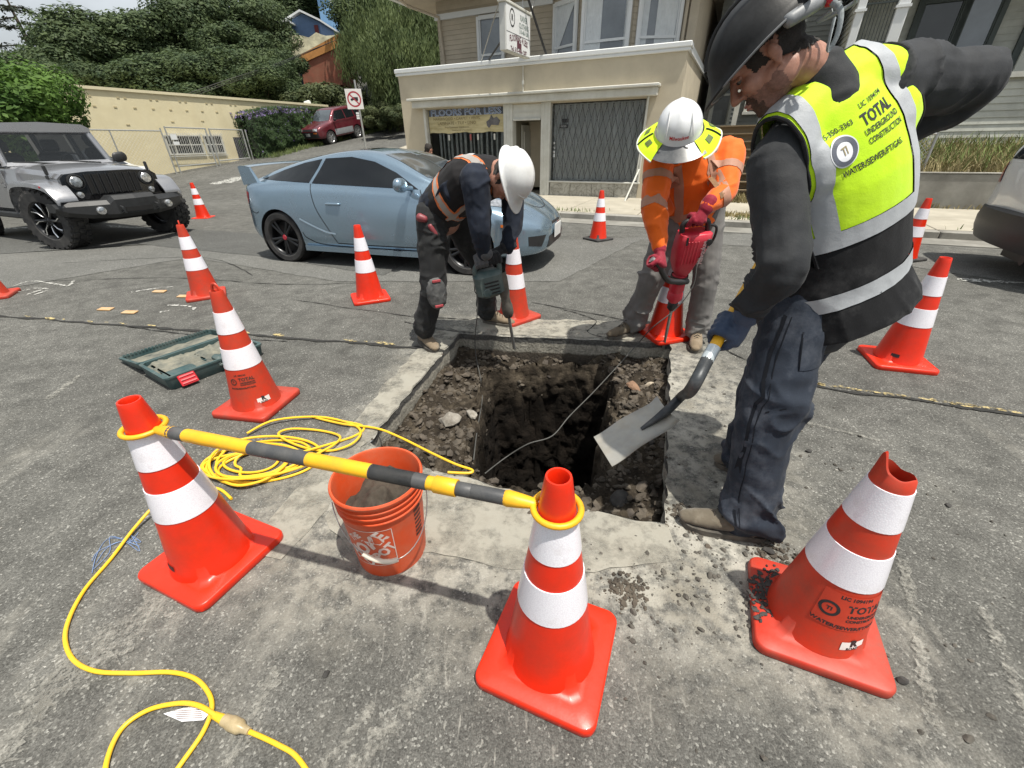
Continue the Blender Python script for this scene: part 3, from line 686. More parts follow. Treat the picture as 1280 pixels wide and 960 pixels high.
bseg('yellow_coupling', 1.085, 1.17, .0225, YEL) if False else None
bseg('yellow_coupling', .985, 1.045, .0225, YEL); bseg('grey_band', 1.085, 1.19, .0185, GREYB)
for e, (c, s_) in enumerate(((A, 1), (B, -1))):
    g = Geo(); rr = cone_r(.612)+.011
    g.tube([c+V((rr*cos(2*pi*k/28), rr*sin(2*pi*k/28), 0)) for k in range(29)], (.008), 10, False, flat=1.0)
    g.capsule([c+dxy*s_*(rr+.002), c+dxy*s_*(rr+.035), c+dxy*s_*.12], [(.012, .015), (.017, .019), (.021, .021)], 14); part('end_ring', g, YEL, bar, True)

# ------------------------------------------------------------ orange bucket of dirt
BO = mat('bucket_orange', (.60, .07, .014), .45, .1, 6, .15, 40, dirt=(.45, .2, .12), dscale=9, damt=.4)
pb = G(487, 690); BX, BY = -.475, 1.105
bk = thing('bucket', 'orange plastic bucket half full of dirt under the striped bar', 'bucket', (BX, BY, 0))
def br(z): return lerp(.128, .148, z/.37)
g = Geo(); prof = [(.002, .004), (.12, .004), (.127, .0), (.128, .012)]+[(br(z), z) for z in (.1, .2, .27)]
for z in (.285, .31, .335): prof += [(br(z), z-.003), (br(z)+.007, z-.001), (br(z)+.007, z+.003), (br(z), z+.005)]
prof += [(br(.355), .355), (.156, .358), (.158, .366), (.155, .372), (.149, .371), (.145, .36), (.140, .2), (.127, .03), (.002, .02)]
g.lathe(prof, 48); part('shell', g, BO, bk)
g = Geo(); N = 30
def dirt_z(x, y): return .262+.35*(x+y*.3)*.6+.04*frac((x, y, 1), 9)+.02*n3((x, y, 0), 40)
g.grid(lambda u, v_: V(((.141*v_)*cos(2*pi*u), (.141*v_)*sin(2*pi*u), dirt_z(.141*v_*cos(2*pi*u), .141*v_*sin(2*pi*u)))), 48, 16); part('dirt_fill', g, mat('dark_damp_dirt', (.045, .037, .028), .95, .5, 20, .8, 70, dirt=(.08, .068, .05), dscale=14, damt=.4), bk, ang=180)
hd = -pi/2-.12
bailz = lambda k: None
e0, e1 = V((br(.31)*cos(R(205)), br(.31)*sin(R(205)), .315)), V((br(.31)*cos(R(25)), br(.31)*sin(R(25)), .315))
mid_ = V((.165*cos(R(-72)), .165*sin(R(-72)), .165))
path = []
for k in range(25):
    a = R(205)+(R(385)-R(205))*k/24; s_ = sin(pi*k/24); path.append(V(((br(.31)+.012+.012*s_)*cos(a), (br(.31)+.012+.012*s_)*sin(a), .315-.19*s_**1.2)))
g = Geo(); g.tube(path, .0022, 6); part('wire_handle', g, STEEL, bk)
g = Geo(); g.tube(path[7:13], .0085, 10); part('grip', g, mat('cream_grip', (.66, .6, .5), .5, .08, 20), bk)
def bwrap(g_, th, zc, off=.0012): return wrap(g_, lambda u, v_: ((br(zc+v_)+off)*cos(th+u/br(zc)), (br(zc+v_)+off)*sin(th+u/br(zc)), zc+v_))
WPR = mat('white_print', (.66, .6, .56), .6, .1, 30, dirt=(.55, .22, .14), dscale=30, damt=.55)
g = Geo(); s_ = .18
for a, b in (((-1, -1), (1, -1)), ((1, -1), (1, 1)), ((1, 1), (-1, 1)), ((-1, 1), (-1, -1))):
    P = [(lerp(a[0], b[0], k/12)*s_/2, lerp(a[1], b[1], k/12)*s_/2) for k in range(13)]; g.merge(strip2d(P, .0028))
def diag(txt, size, off, sx=1., bold=.0018):
    h = text_geo(txt, size, bold, sx=sx); c_, n_ = cos(R(42)), sin(R(42)); h.v = [V((p.x*c_-(p.y+off)*n_, p.x*n_+(p.y+off)*c_, 0)) for p in h.v]
    h.v = [V((max(-s_/2, min(s_/2, p.x)), max(-s_/2, min(s_/2, p.y)), 0)) for p in h.v]; g.merge(h)
diag('THE', .036, .064, .9); h = None
diag('HOME', .072, .010, .92, .0034); diag('DEPOT', .054, -.050, .86, .0026)
part('printed_logo', bwrap(g, -pi/2-.20, .160), WPR, bk, smooth=False)
g = Geo(); rn = random.Random(5)
for k in range(7): g.merge(rect2d(.038, .012, 4, 1), MX.Translation((0, .07-k*.02, 0)))
part('printed_notes', bwrap(g, .02-.35, .19), INK_FADE, bk, smooth=False)

# ------------------------------------------------------------ yellow extension cord: coil, far end, near run with plug
CORD = mat('yellow_cord', (.82, .50, .02), .4, .08, 9, .08, 80, dirt=(.5, .36, .1), dscale=20, damt=.3)
coil = thing('extension_cord', 'coil of yellow extension cord on the asphalt behind the striped bar', 'extension cord', G(330, 590))
rn = random.Random(21); c0 = G(322, 580); path = []
for k in range(0, 8*16):
    a = 2*pi*k/16+.6; tN = k/16; rx = .23+.05*sin(tN*2.1)+.035*sin(tN*5.3+1); ry = .135+.035*sin(tN*1.7+2)
    if 2.2 < tN < 4.6: rx *= .62; ry *= .6
    path.append(V((c0.x+.03*sin(tN*1.9)+rx*cos(a)-.1*(2.2 < tN < 4.6)*0, c0.y+.02*cos(tN*2.7)+ry*sin(a), .007+.005*(k//16)*(.55+.45*sin(a*1.5+tN)) )))
tail = [G(*q) for q in ((440, 548), (455, 535), (430, 528), (390, 522), (430, 533), (470, 538), (500, 548), (540, 568), (570, 582), (590, 589), (586, 593), (560, 592))]
for q in tail: q.z = .008
tail[4].z = tail[5].z = .016
g = Geo(); g.tube(catmull(path+tail, 4), .0063, 8); part('cord', g, CORD, coil, True)
# second loose loops on the right of the coil
path = [G(*q) for q in ((310, 545), (345, 530), (400, 524), (440, 532), (452, 545), (440, 560), (410, 566), (375, 560), (350, 548), (365, 540), (400, 540), (425, 548), (420, 560), (395, 572), (360, 590), (330, 605), (300, 612), (276, 600), (272, 580), (285, 566))]
for i, q in enumerate(path): q.z = .018+.008*sin(i*1.7)
g = Geo(); g.tube(catmull(path, 8), .0063, 8); part('loose_loop', g, CORD, coil, True)
near = thing('extension_cord', 'yellow cord snaking from the left cone to the clear plug in the foreground', 'extension cord', G(130, 840))
path = [G(*q) for q in ((290, 625), (272, 612), (240, 620), (205, 637), (172, 663), (140, 700), (105, 742), (84, 788), (90, 822), (118, 840), (165, 843), (215, 842), (245, 850), (262, 868), (266, 888), (256, 915), (236, 945), (205, 985), (170, 1010), (140, 1000), (134, 960), (152, 915), (185, 890), (222, 881), (250, 886), (272, 898), (285, 906))]
for i, q in enumerate(path): q.z = .0075 + (.014 if i in (24, 25) else 0)
path[2].z = .04; path[3].z = .045; path[4].z = .02
g = Geo(); g.tube(catmull(path, 8), .0063, 10); part('cord', g, CORD, near, True)
path2 = [G(*q) for q in ((308, 915), (325, 922), (350, 934), (372, 948), (400, 985), (440, 1020))]
for q in path2: q.z = .012
g = Geo(); g.tube(catmull(path2, 6), .006, 10); part('plug_cord', g, CORD, near, True)
a, b = G(276, 900), G(312, 917); a.z = b.z = .017; d = b-a
g = Geo(); g.tube([a-d*.15, a+d*.22], [.009, .0125], 12); part('yellow_socket', g, CORD, near, True)
g = Geo(); g.tube([a+d*.2, a+d*.36, a+d*.45, a+d*.75, a+d*.85, a+d*1.05], [.015, .016, .0185, .0175, .011, .0085], 14); part('clear_plug', g, mat('smoky_clear_plastic', (.42, .34, .2), .25, .2, 30, dirt=(.25, .18, .08), dscale=40, damt=.5), near, True)
TAGM = mat('white_tag', (.72, .72, .74), .6, .04, 20)
g = Geo(); P = [G(205, 893), G(230, 886), G(258, 884), G(262, 893), G(255, 901), G(228, 903)]
for q in P: q.z = .0035
g.add(P+[q+V((0, 0, .001)) for q in P], [(0, 1, 2, 3, 4, 5), (11, 10, 9, 8, 7, 6)]+[(i, (i+1) % 6, 6+(i+1) % 6, 6+i) for i in range(6)]); part('paper_tag', g, TAGM, near, True)
g = Geo()
for k in range(5):
    q0, q1 = G(218+k, 890+2.3*k), G(252+k*.5, 888+2.5*k); q0.z = q1.z = .0052
    g.merge(strip2d([q0, q0.lerp(q1, .5), q1], .0016)); 
for q in g.v: q.z = .0052
part('tag_print', g, INK_FADE, near, True, smooth=False)
rn = random.Random(8); g = Geo()
for k in range(4):
    P = [G(118+rn.uniform(-4, 4), 710+rn.uniform(-8, 8)), G(130+rn.uniform(-10, 10), 690+rn.uniform(-6, 6)), G(150+rn.uniform(-14, 14), 676+rn.uniform(-5, 5)), G(168+rn.uniform(-8, 8), 684+rn.uniform(-8, 8)), G(164+rn.uniform(-10, 10), 672+rn.uniform(-6, 6))]
    for q in P: q.z = .003+.004*rn.random()
    g.tube(catmull(P, 6), .0012, 5)
o = part('string', g, mat('pale_blue_string', (.16, .24, .42), .7, .2, 40), smooth=True); tag(o, 'tangle of thin pale blue string under the yellow cord', 'string')

# ------------------------------------------------------------ open tool case
CASE = mat('dark_green_plastic', (.026, .068, .072), .5, .2, 8, .15, 60, dirt=(.13, .14, .125), dscale=10, damt=.6)
CASE_IN = mat('dusty_case_inside', (.07, .085, .08), .8, .3, 9, .3, 50, dirt=(.26, .24, .18), dscale=9, damt=.85)
q0, q1, q3 = G(214, 490), G(332, 444), G(148, 460)
ux = (q1-q0).normalized(); ang = atan2(ux.y, ux.x); case = thing('tool_case', 'open dark green tool case with red latches lying behind the ring top cone', 'tool case', q0, ang)
CWd, CDp, CHt = (q1-q0).length, .40, .095
def tray(w_, d, h, t, bevel=.02):
    g = Geo(); o_ = [(bevel, 0), (w_-bevel, 0), (w_, bevel), (w_, d-bevel), (w_-bevel, d), (bevel, d), (0, d-bevel), (0, bevel)]
    i_ = [(lerp(x, w_/2, t*2/w_), lerp(y, d/2, t*2/d)) for x, y in o_]
    k = lambda P, z, s=1.: [V((lerp(w_/2, x, s), lerp(d/2, y, s), z)) for x, y in P]
    g.loft([k(o_, 0, .94), k(o_, .012, .97), k(o_, h-.012), k(o_, h-.012, 1.02), k(o_, h, 1.02), k(i_, h), k(i_, .02), k(i_, .018, .9)], True); return g
part('lower_shell', tray(CWd, CDp, CHt, .014), CASE, case)
g = Geo()
g.grid(lambda u, v_: V((.02+u*(CWd-.04), .02+v_*(CDp-.04), .046+.03*abs(frac((u*3, v_*2, 3), 2.5))+.018*(v_ > .55))), 40, 18); part('moulded_insert', g, CASE_IN, case, ang=30)
g = Geo()
for x, w_, y, d, h in ((.12, .2, .09, .10, .075), (.36, .05, .08, .09, .085), (.46, .15, .085, .08, .08), (.68, .16, .08, .1, .078), (.05, .015, .18, .3, .075), (.3, .012, .2, .16, .07), (.62, .012, .2, .2, .07)):
    if x+w_/2 < CWd-.02: g.box((x+w_/2 if False else x, y+.03, h/2), (w_, d, h), bev=.012)
part('compartment', g, CASE, case)
g = Geo(); g.box((CWd*.62, -.012, .06), (.16, .02, .026), bev=.008); g.box((CWd*.52, -.004, .06), (.025, .02, .03), bev=.006); g.box((CWd*.72, -.004, .06), (.025, .02, .03), bev=.006); part('handle', g, CASE, case)
REDP = mat('red_latch', (.55, .02, .03), .4, .1, 10)
for xx in (.11, CWd-.12):
    g = Geo(); Mx = MX.Translation((xx, -.018, .052)) @ MX.Rotation(R(-28), 4, 'X')
    g.box((0, 0, 0), (.1, .012, .075), Mx, .004); part('latch', g, REDP, case)
    g = Geo(); [g.box((0, -.008, z), (.085, .006, .012), Mx, .003) for z in (-.02, .003, .026)]; part('latch_rib', g, mat('pale_red_latch', (.7, .16, .17), .4, .1, 10), case)
lidM = MX.Translation((0, CDp+.012, CHt-.005)) @ MX.Rotation(R(-8), 4, 'X')
g = tray(CWd, CDp*1.0, .065, .012); g.v = [lidM @ (p+V((0, 0, -.06))) for p in g.v]; part('lid', g, CASE, case)
g = Geo(); rn = random.Random(9)
for k in range(26): g.box((.03+k*(CWd-.06)/25, CDp-.01, .006), (.012, .018, .014), lidM)
part('lid_teeth', g, CASE, case)
g = Geo(); g.grid(lambda u, v_: V((.03+u*(CWd-.06), .03+v_*(CDp-.06), -.03+.012*frac((u*4, v_*3, 7), 2))), 24, 12, lidM); part('lid_lining', g, CASE_IN, case, ang=40)
# ------------------------------------------------------------ far pavement and kerb
PAVE = mat('pale_pavement', (.40, .37, .30), .85, .15, 1.6, .25, 60, dirt=(.24, .215, .165), dscale=1.5, damt=.6, obj_=False)
KERB = mat('kerb_concrete', (.34, .33, .295), .85, .2, 2, .3, 60, dirt=(.12, .11, .095), dscale=2.5, damt=.7, obj_=False)
def lpart(name, g, m_, parent=None, **kw):   # Geo given in street coordinates
    g.v = [SM @ p for p in g.v]; return part(name, g, m_, parent, True, **kw)
g = Geo(); g.box((7, -1.3, .03), (23.4, 3.0, .1)); side = lpart('sidewalk', g, KERB, kind='structure', smooth=False)
rn = random.Random(2)
for i in range(15):
    for j in range(2):
        x0 = -4.6+i*1.5; y0 = -2.72+j*1.42
        g = Geo(); g.box((x0+.75, y0+.7, .0895+.004*rn.random()), (1.482, 1.40, .03), bev=.006); lpart('paving_slab', g, PAVE, side, smooth=False)
for i in range(12):
    g = Geo(); g.box((-3.6+i*2.0, -2.87, .05), (1.985, .16, .124), bev=.015); lpart('kerb_stone', g, KERB, side)
g = Geo(); g.box((7, -3.2, .004), (23.4, .5, .012)); lpart('gutter', g, CONC_OLD, kind='structure', smooth=False)
# corner kerb and side street
g = Geo(); P = [(-4.7, -2.9), (-6.4, -2.6), (-7.8, -1.5), (-8.3, 0), (-8.4, 14), (-4.6, 14)]
S = subdiv(P, .7); vs, fs = fill2d(S, .7); g.add([V((p.x, p.y, 0)) for p in vs], fs); g.v = [SM @ p for p in g.v]
for p in g.v: p.z = max(.1, ground_z(p.x, p.y)+.1)
part('corner_pavement', g, PAVE, kind='structure')
# ------------------------------------------------------------ the shop
STUC = mat('beige_stucco', (.52, .46, .345), .9, .1, 1.2, .35, 45, dirt=(.34, .29, .21), dscale=1.1, damt=.45, bdist=.008)
TRIM = mat('off_white_trim', (.60, .60, .55), .65, .06, 3, .1, 40, dirt=(.36, .34, .28), dscale=2.4, damt=.5)
WHITE = mat('white_window_paint', (.70, .72, .72), .5, .05, 4, dirt=(.5, .5, .47), dscale=4, damt=.3)
DGLASS = mat('dark_glass', (.035, .04, .042), .06, .3, 1.5, spec=.7)
def clear_glass(name, tint, op, rough=.03):
    m_, t, b = nmat(name); b.inputs['Base Color'].default_value = (*tint, 1); b.inputs['Roughness'].default_value = rough; b.inputs['Specular IOR Level'].default_value = .8
    tr = t.nodes.new('ShaderNodeBsdfTransparent'); tr.inputs[0].default_value = (.95, .96, .955, 1); ms = t.nodes.new('ShaderNodeMixShader'); lw = t.nodes.new('ShaderNodeLayerWeight'); lw.inputs[0].default_value = .35
    t.links.new(mathn(t, 'ADD', mathn(t, 'MULTIPLY', lw.outputs['Fresnel'], .7), op, True), ms.inputs[0]); t.links.new(tr.outputs[0], ms.inputs[1]); t.links.new(b.outputs[0], ms.inputs[2]); t.links.new(ms.outputs[0], t.nodes['Material Output'].inputs['Surface']); return m_
SHOPGLASS = clear_glass('shop_glass', (.02, .022, .022), .06)
SKYGLASS = mat('pale_reflecting_glass', (.13, .15, .17), .05, .3, 1.2, spec=.9, coat=.6)
shop = thing('storefront', 'single storey beige stucco shop with white trim and a steel lattice over one window', 'shop', SO, STREET)
def sbox(name, c, d, m_, par=None, bev=0., **kw):
    g = Geo(); g.box(c, d, bev=bev); return part(name, g, m_, par or shop, smooth=bev > 0, **kw)
def b2(x0, x1, z0, z1, y0, y1): return ((x0+x1)/2, (y0+y1)/2, (z0+z1)/2), (x1-x0, y1-y0, z1-z0)
g = Geo()
for a in ((-4.48, -3.74, .0, 2.96, 0, .25), (-3.74, 2.36, 2.17, 2.96, .002, .25), (2.36, 3.05, 0, 2.96, 0, .25), (-3.74, -1.26, 0, .5, .004, .25)): g.box(*b2(*a))
g.box(*b2(-4.478, -4.25, 0, 2.955, .25, 8)); g.box(*b2(2.82, 3.048, 0, 2.955, .25, 8)); part('wall', g, STUC, shop, smooth=False)
sbox('roof', *b2(-4.25, 2.82, 2.7, 2.8, .25, 8), CONC_OLD)
g = Geo(); g.box(*b2(-4.53, 3.1, 2.96, 3.02, -.05, .3), bev=.01); g.box(*b2(-4.55, 3.12, 3.02, 3.12, -.07, .32), bev=.015); g.box(*b2(3.0, 3.1, 2.96, 3.1, .3, 8)); g.box(*b2(-4.53, -4.43, 2.96, 3.1, .3, 8)); part('parapet_cap', g, WHITE, shop)
g = Geo(); g.box(*b2(-3.99, 2.56, 2.2, 2.36, -.2, -.003), bev=.012); g.box(*b2(-4.08, 2.6, 2.36, 2.42, -.3, -.003), bev=.012); part('awning_box', g, TRIM, shop)
for nm, a in (('door_post', (-1.26, -1.0, .1, 2.2, -.04, .2)), ('door_post', (-.21, .04, .1, 2.2, -.04, .2)), ('window_frame', (-3.76, -3.68, .48, 2.2, -.03, .12)), ('window_frame', (2.33, 2.38, .44, 2.2, -.03, .12))):
    g = Geo(); g.box(*b2(*a), bev=.01)
    if nm == 'door_post':
        for k in (.3, .7): g.box(*b2(lerp(a[0], a[1], k)-.012, lerp(a[0], a[1], k)+.012, a[2], a[3], -.055, -.038))
    part(nm, g, TRIM, shop)
g = Geo(); g.box(*b2(-1.0, -.21, 1.86, 2.17, .0, .06)); g.box(*b2(-.98, -.23, 1.83, 1.87, -.03, .05)); g.box(*b2(-1.0, -.21, 2.0, 2.014, -.012, .05)); part('roller_box', g, TRIM, shop, smooth=False)
INT = mat('dim_hallway', (.20, .185, .14), .9, .1, 2)
g = Geo(); g.box(*b2(-1.02, -1.0, .1, 1.84, .2, 2.2)); g.box(*b2(-.21, -.19, .1, 1.84, .2, 2.2)); g.box(*b2(-1.02, -.19, .1, 1.84, 2.2, 2.25)); g.box(*b2(-1.02, -.19, 1.84, 1.88, .06, 2.25)); g.box(*b2(-1.02, -.19, .08, .108, .0, 2.25)); part('doorway', g, INT, shop, smooth=False)
g = Geo(); g.box(*b2(-.985, -.96, .12, 1.75, .5, 1.3)); g.box(*b2(-.97, -.94, .4, 1.6, .62, 1.18)); d_ = part('inner_door', g, TRIM, shop, smooth=False)
sbox('mailbox', *b2(-.3, -.212, 1.0, 1.5, .35, .62), mat('grey_box', (.42, .42, .39), .5, .1, 5), bev=.01)
# shop windows
sbox('window_glass', *b2(-3.68, -1.26, .5, 2.18, .10, .12), SHOPGLASS); sbox('dark_room', *b2(-3.7, -1.24, .45, 2.2, .8, .85), mat('dim_shop_wall', (.12, .13, .13), .9, .3, 2))
g = Geo(); rn = random.Random(6); x = -3.4
CURT = mat('grey_curtain', (.38, .40, .39), .9, .25, 9)
while x < -1.3:
    w_ = rn.uniform(.03, .08); g.box(*b2(x, x+w_, .5, 1.62, .135+.02*rn.random(), .17)); x += w_+rn.uniform(.02, .12)
CURTD = part('curtain', g, CURT, shop, smooth=False)
sbox('window_glass', *b2(.04, 2.33, .46, 2.15, .11, .115), SHOPGLASS)
BAN = mat('banner_tan', (.42, .35, .17), .7, .3, 3, dirt=(.62, .55, .34), dscale=2.5, damt=.8, scl=(1, 1, 5))
bn = Geo(); X0, X1, Z0, Z1 = -3.66, -1.29, 1.60, 2.165
bn.grid(lambda u, v_: V((lerp(X0, X1, u), .085+.006*sin(u*9), lerp(Z0+.012*sin(u*17)+.006*sin(u*41), Z1, v_))), 40, 4); banner = part('banner', bn, BAN, shop)
bn = Geo(); bn.grid(lambda u, v_: V((lerp(X0+.02, X1-.02, u), .079, lerp(2.0, 2.155, v_))), 10, 2); part('banner_band', bn, mat('dark_slate_print', (.075, .085, .11), .7, .2, 6), banner, smooth=False)
def wall_text(t_, x, z, size, m_, y, par, name='lettering', bold=0., sx=1., rot=0.):
    g = text_geo(t_, size, bold, sx=sx); c, s = cos(rot), sin(rot)
    g.v = [V((x+p.x*c-p.y*s, y, z+p.x*s+p.y*c)) for p in g.v]; return part(name, g, m_, par, smooth=False)
wall_text('FLOORS FOR LESS', -2.47, 2.075, .215, mat('white_print_edge', (.6, .63, .68), .6, .05, 9), .074, banner, bold=.006, sx=1.28)
wall_text('FLOORS FOR LESS', -2.47, 2.075, .215, mat('blue_print', (.05, .13, .32), .6, .1, 9), .071, banner, bold=-.002, sx=1.28)
BRP = mat('brown_print', (.16, .12, .05), .7, .2, 9)
wall_text('HARDWOOD • CARPET • VINYL', -2.75, 1.935, .095, BRP, .077, banner, sx=1.1); wall_text('LAMINATE • TILE • LINO', -2.75, 1.83, .10, BRP, .077, banner, sx=1.15)
wall_text('Free Estimates  Installation', -2.75, 1.735, .06, BRP, .077, banner, sx=1.2); wall_text('Commercial & Residential', -2.6, 1.665, .05, BRP, .077, banner, sx=1.2)
g = Geo(); blob = [(0, 0), (.12, .06), (.2, .2), (.3, .1), (.42, .14), (.55, .02), (.48, -.12), (.2, -.1), (.1, -.2), (.02, -.12)]
vs, fs = fill2d([(x*.75-1.82, z*.75+1.84) for x, z in blob], .05); g.add([V((p.x, .077, p.y)) for p in vs], fs); part('printed_shape', g, mat('grey_print', (.13, .125, .13), .7, .4, 8), banner, smooth=False)
for i, x in enumerate((-3.06, -2.36, -2.13, -1.62)):
    sbox('sticker', *b2(x, x+.05, 1.42, 1.56, .09, .1), TRIM if i != 1 else mat('red_sticker', (.4, .1, .09), .6, .1, 8))
# curtains and scissor gate in the right window
g = Geo(); g.grid(lambda u, v_: V((lerp(.06, 2.32, u), .2+.035*sin(u*95+2*sin(u*9))+.02*sin(u*37), lerp(.46, 2.15, v_))), 240, 2); part('curtain', g, mat('white_drape', (.74, .75, .75), .9, .15, 2, scl=(6, 1, .6)), shop, ang=80)
GATE = mat('gate_steel', (.085, .09, .09), .5, .3, 10)
gate = Geo(); n = 15; gx0, gx1, gz0, gz1 = .07, 2.31, .5, 2.12
def gbar(a, b, w_=.016):
    g = Geo(); g.tube([V((a[0], a[2], a[1])), V((b[0], b[2], b[1]))], w_/2, 4); return part('gate_bar', g, GATE, shop, smooth=False)
H_ = (gz1-gz0); px_ = (gx1-gx0)/n; run = 3.2*px_
for k in range(-3, n):
    for sgn, yy in ((1, .045), (-1, .06)):
        xa, xb = gx0+k*px_*1., gx0+k*px_+run*1.0
        if sgn > 0: a, b = (xa, gz0), (xb, gz1)
        else: a, b = (xb, gz0), (xa, gz1)
        def clip(p, q):
            for lo, hi in ((gx0, gx1),):
                for _ in range(2):
                    if p[0] < lo: t = (lo-p[0])/(q[0]-p[0]); p = (lo, lerp(p[1], q[1], t))
                    if p[0] > hi: t = (hi-p[0])/(q[0]-p[0]); p = (hi, lerp(p[1], q[1], t))
                    p, q = q, p
            return p, q
        a, b = clip(a, b)
        if abs(a[0]-b[0]) > .05: gbar((a[0], a[1], yy), (b[0], b[1], yy), .014)
for k in range(0, n+1, 1): gbar((gx0+k*px_, gz0, .075), (gx0+k*px_, gz1-.12, .075), .012) if k % 2 == 0 else None
wall_text('1840', .32, 1.93, .12, WHITE, .118, shop, 'street_number', bold=.004)
sbox('notice', *b2(.24, .46, 1.66, 1.74, .05, .055) if False else b2(.24, .46, 1.64, 1.72, .1, .105), INK); wall_text('OPEN', .35, 1.68, .055, WHITE, .096, shop, 'notice_print'); sbox('notice', *b2(.3, .47, 1.76, 1.84, .1, .105), INK)
g = Geo()
for z in (1.32, 1.22, 1.12): g.ell((.12, .1, z), (.025, .02, .03))
g.box(*b2(.1, .14, 1.0, 1.08, .09, .11)); part('door_numbers', g, WHITE, shop)
def stone_mat():
    m_, t, b = nmat('grey_marble_facing'); p = pos(t, True); vo = nd(t, 'ShaderNodeTexVoronoi', Scale=4.5, feature='DISTANCE_TO_EDGE')
    q = nd(t, 'ShaderNodeVectorMath', operation='ADD'); t.links.new(p, q.inputs[0]); nn = nd(t, 'ShaderNodeTexNoise', Scale=3., Detail=5); t.links.new(p, nn.inputs['Vector']); t.links.new(nn.outputs['Color'], q.inputs[1]); t.links.new(q.outputs[0], vo.inputs['Vector'])
    c = ramp(t, vo.outputs['Distance'], [(0, (.14, .13, .11)), (.03, (.30, .29, .25)), (.3, (.40, .39, .345))]); t.links.new(c, b.inputs['Base Color']); b.inputs['Roughness'].default_value = .5; return m_
STONE = stone_mat()
for i in range(4): sbox('stone_panel', *b2(.06+i*.575, .06+i*.575+.568, .1, .415, -.005, .2), STONE, bev=.006)
sbox('window_sill', *b2(.03, 2.4, .418, .455, -.03, .2), TRIM, bev=.006)
g = Geo(); g.tube([V((2.3, -.06, .5)), V((2.38, -.08, 2.2))], .018, 8); part('downpipe', g, TRIM, shop)
g = Geo(); g.tube([V((-.7, -.03, 2.95)), V((-.7, -.03, 2.42))], .012, 6); g.box((-.7, -.03, 2.62), (.05, .04, .08)); part('conduit', g, TRIM, shop)
p = G(788, 300, .0); g = Geo(); plank = [L2W(2.36, -.1, .75), L2W(2.22, -.7, .1)]
g.tube(plank, .022, 4); o = part('plank', g, TRIM, smooth=False); tag(o, 'pale plank leaning from the pavement against the shop front, left of the orange shirt', 'plank')
# ------------------------------------------------------------ hanging shop sign
sgn = thing('shop_sign', 'white double sided sign box sticking out above the shop on steel struts', 'shop sign', SO, STREET)
XS = -.47
g = Geo(); g.box(*b2(XS-.07, XS+.07, 3.03, 3.80, -1.6, -.3), bev=.008); part('box', g, mat('sign_case', (.52, .52, .49), .5, .1, 5), sgn)
g = Geo(); g.box(*b2(XS+.071, XS+.078, 3.05, 3.78, -1.57, -.33)); part('face', g, mat('sign_white', (.74, .75, .75), .4, .03, 4), sgn, smooth=False)
g = Geo(); g.box(*b2(XS-.09, XS+.09, 3.80, 3.85, -1.64, -.1), bev=.01); part('top_rail', g, TRIM, sgn)
def sign_text(t_, y, z, size, m_, b=.0, sx=1., arc=0.):
    g = text_geo(t_, size, b, sx=sx); g.v = [V((XS+.0805, y+p.x, z+p.y-arc*(p.x*p.x))) for p in g.v]; part('lettering', g, m_, sgn, smooth=False)
GRY = mat('grey_green_print', (.22, .27, .25), .6, .1, 9); PUR = mat('dark_red_print', (.11, .035, .05), .6, .2, 9)
sign_text('RAIVER', -.68, 3.66, .14, GRY, .003, .85); sign_text('CLOTHING', -.68, 3.53, .13, GRY, .003, .78); sign_text('510-486-1288', -.68, 3.43, .10, GRY, .002, .85)
sign_text('FLOORING 4 LESS', -.95, 3.29, .15, PUR, .004, .8, .22); sign_text('Tel. 510-486-1287', -.95, 3.09, .1, PUR, .003, 1.15)
g = Geo(); g.merge(ring2d(.105, .13, 28)); g.v = [V((XS+.0805, -1.28+p.x, 3.6+p.y*1.18)) for p in g.v]; part('emblem_ring', g, INK, sgn, smooth=False)
g = text_geo('R', .14, .006); g.v = [V((XS+.0805, -1.28+p.x, 3.6+p.y)) for p in g.v]; part('emblem', g, INK, sgn, smooth=False)
g = Geo(); g.box(*b2(XS+.079, XS+.0815, 3.35, 3.356, -1.57, -.33)); part('divider', g, INK, sgn, smooth=False)
g = Geo(); g.box(*b2(XS+.079, XS+.082, 3.13, 3.23, -1.05, -.82)); g.ell((XS+.0805, -.98, 3.22), (.002, .05, .05)); part('emblem', g, PUR, sgn)
for a, b, r in (((-1.9, .05, 3.1), (XS-.05, -1.6, 3.82), .012), ((-1.75, .1, 3.1), (XS-.1, -1.0, 3.5), .022), ((-.12, .05, 3.1), (XS, -1.1, 4.7), .026), ((XS+.02, -.6, 3.82), (XS+.02, -.6, 5.), .012), ((XS+.02, -.2, 3.82), (XS+.1, .6, 5.), .012)):
    g = Geo(); g.tube([V(a), V(b)], r, 8); part('strut', g, STEEL if r < .02 else BLACK, sgn)
# ------------------------------------------------------------ clapboard house behind the shop
def clap(g, x0, x1, z0, z1, f, pitch=.105, lap=.018):
    """overlapping boards; f(x, out, z) places a point, out = distance proud of the wall"""
    n = int((z1-z0)/pitch)
    for i in range(n):
        za, zb = z0+i*pitch, z0+(i+1)*pitch
        g.add([f(x0, lap, za), f(x1, lap, za), f(x1, .003, zb), f(x0, .003, zb), f(x0, 0, za), f(x1, 0, za)], [(0, 1, 2, 3), (4, 5, 1, 0)])
TAUPE = mat('taupe_clapboard', (.47, .41, .315), .75, .1, 2.5, .1, 60, dirt=(.34, .3, .23), dscale=2, damt=.4)
house = thing('clapboard_house', 'taupe clapboard house with white bay windows rising behind the shop', 'house', SO, STREET)
corners = [(-3.7, 1.0), (-.32, 1.0), (.5, .55), (1.72, .55), (2.72, 1.0), (3.02, 1.0)]
g = Geo()
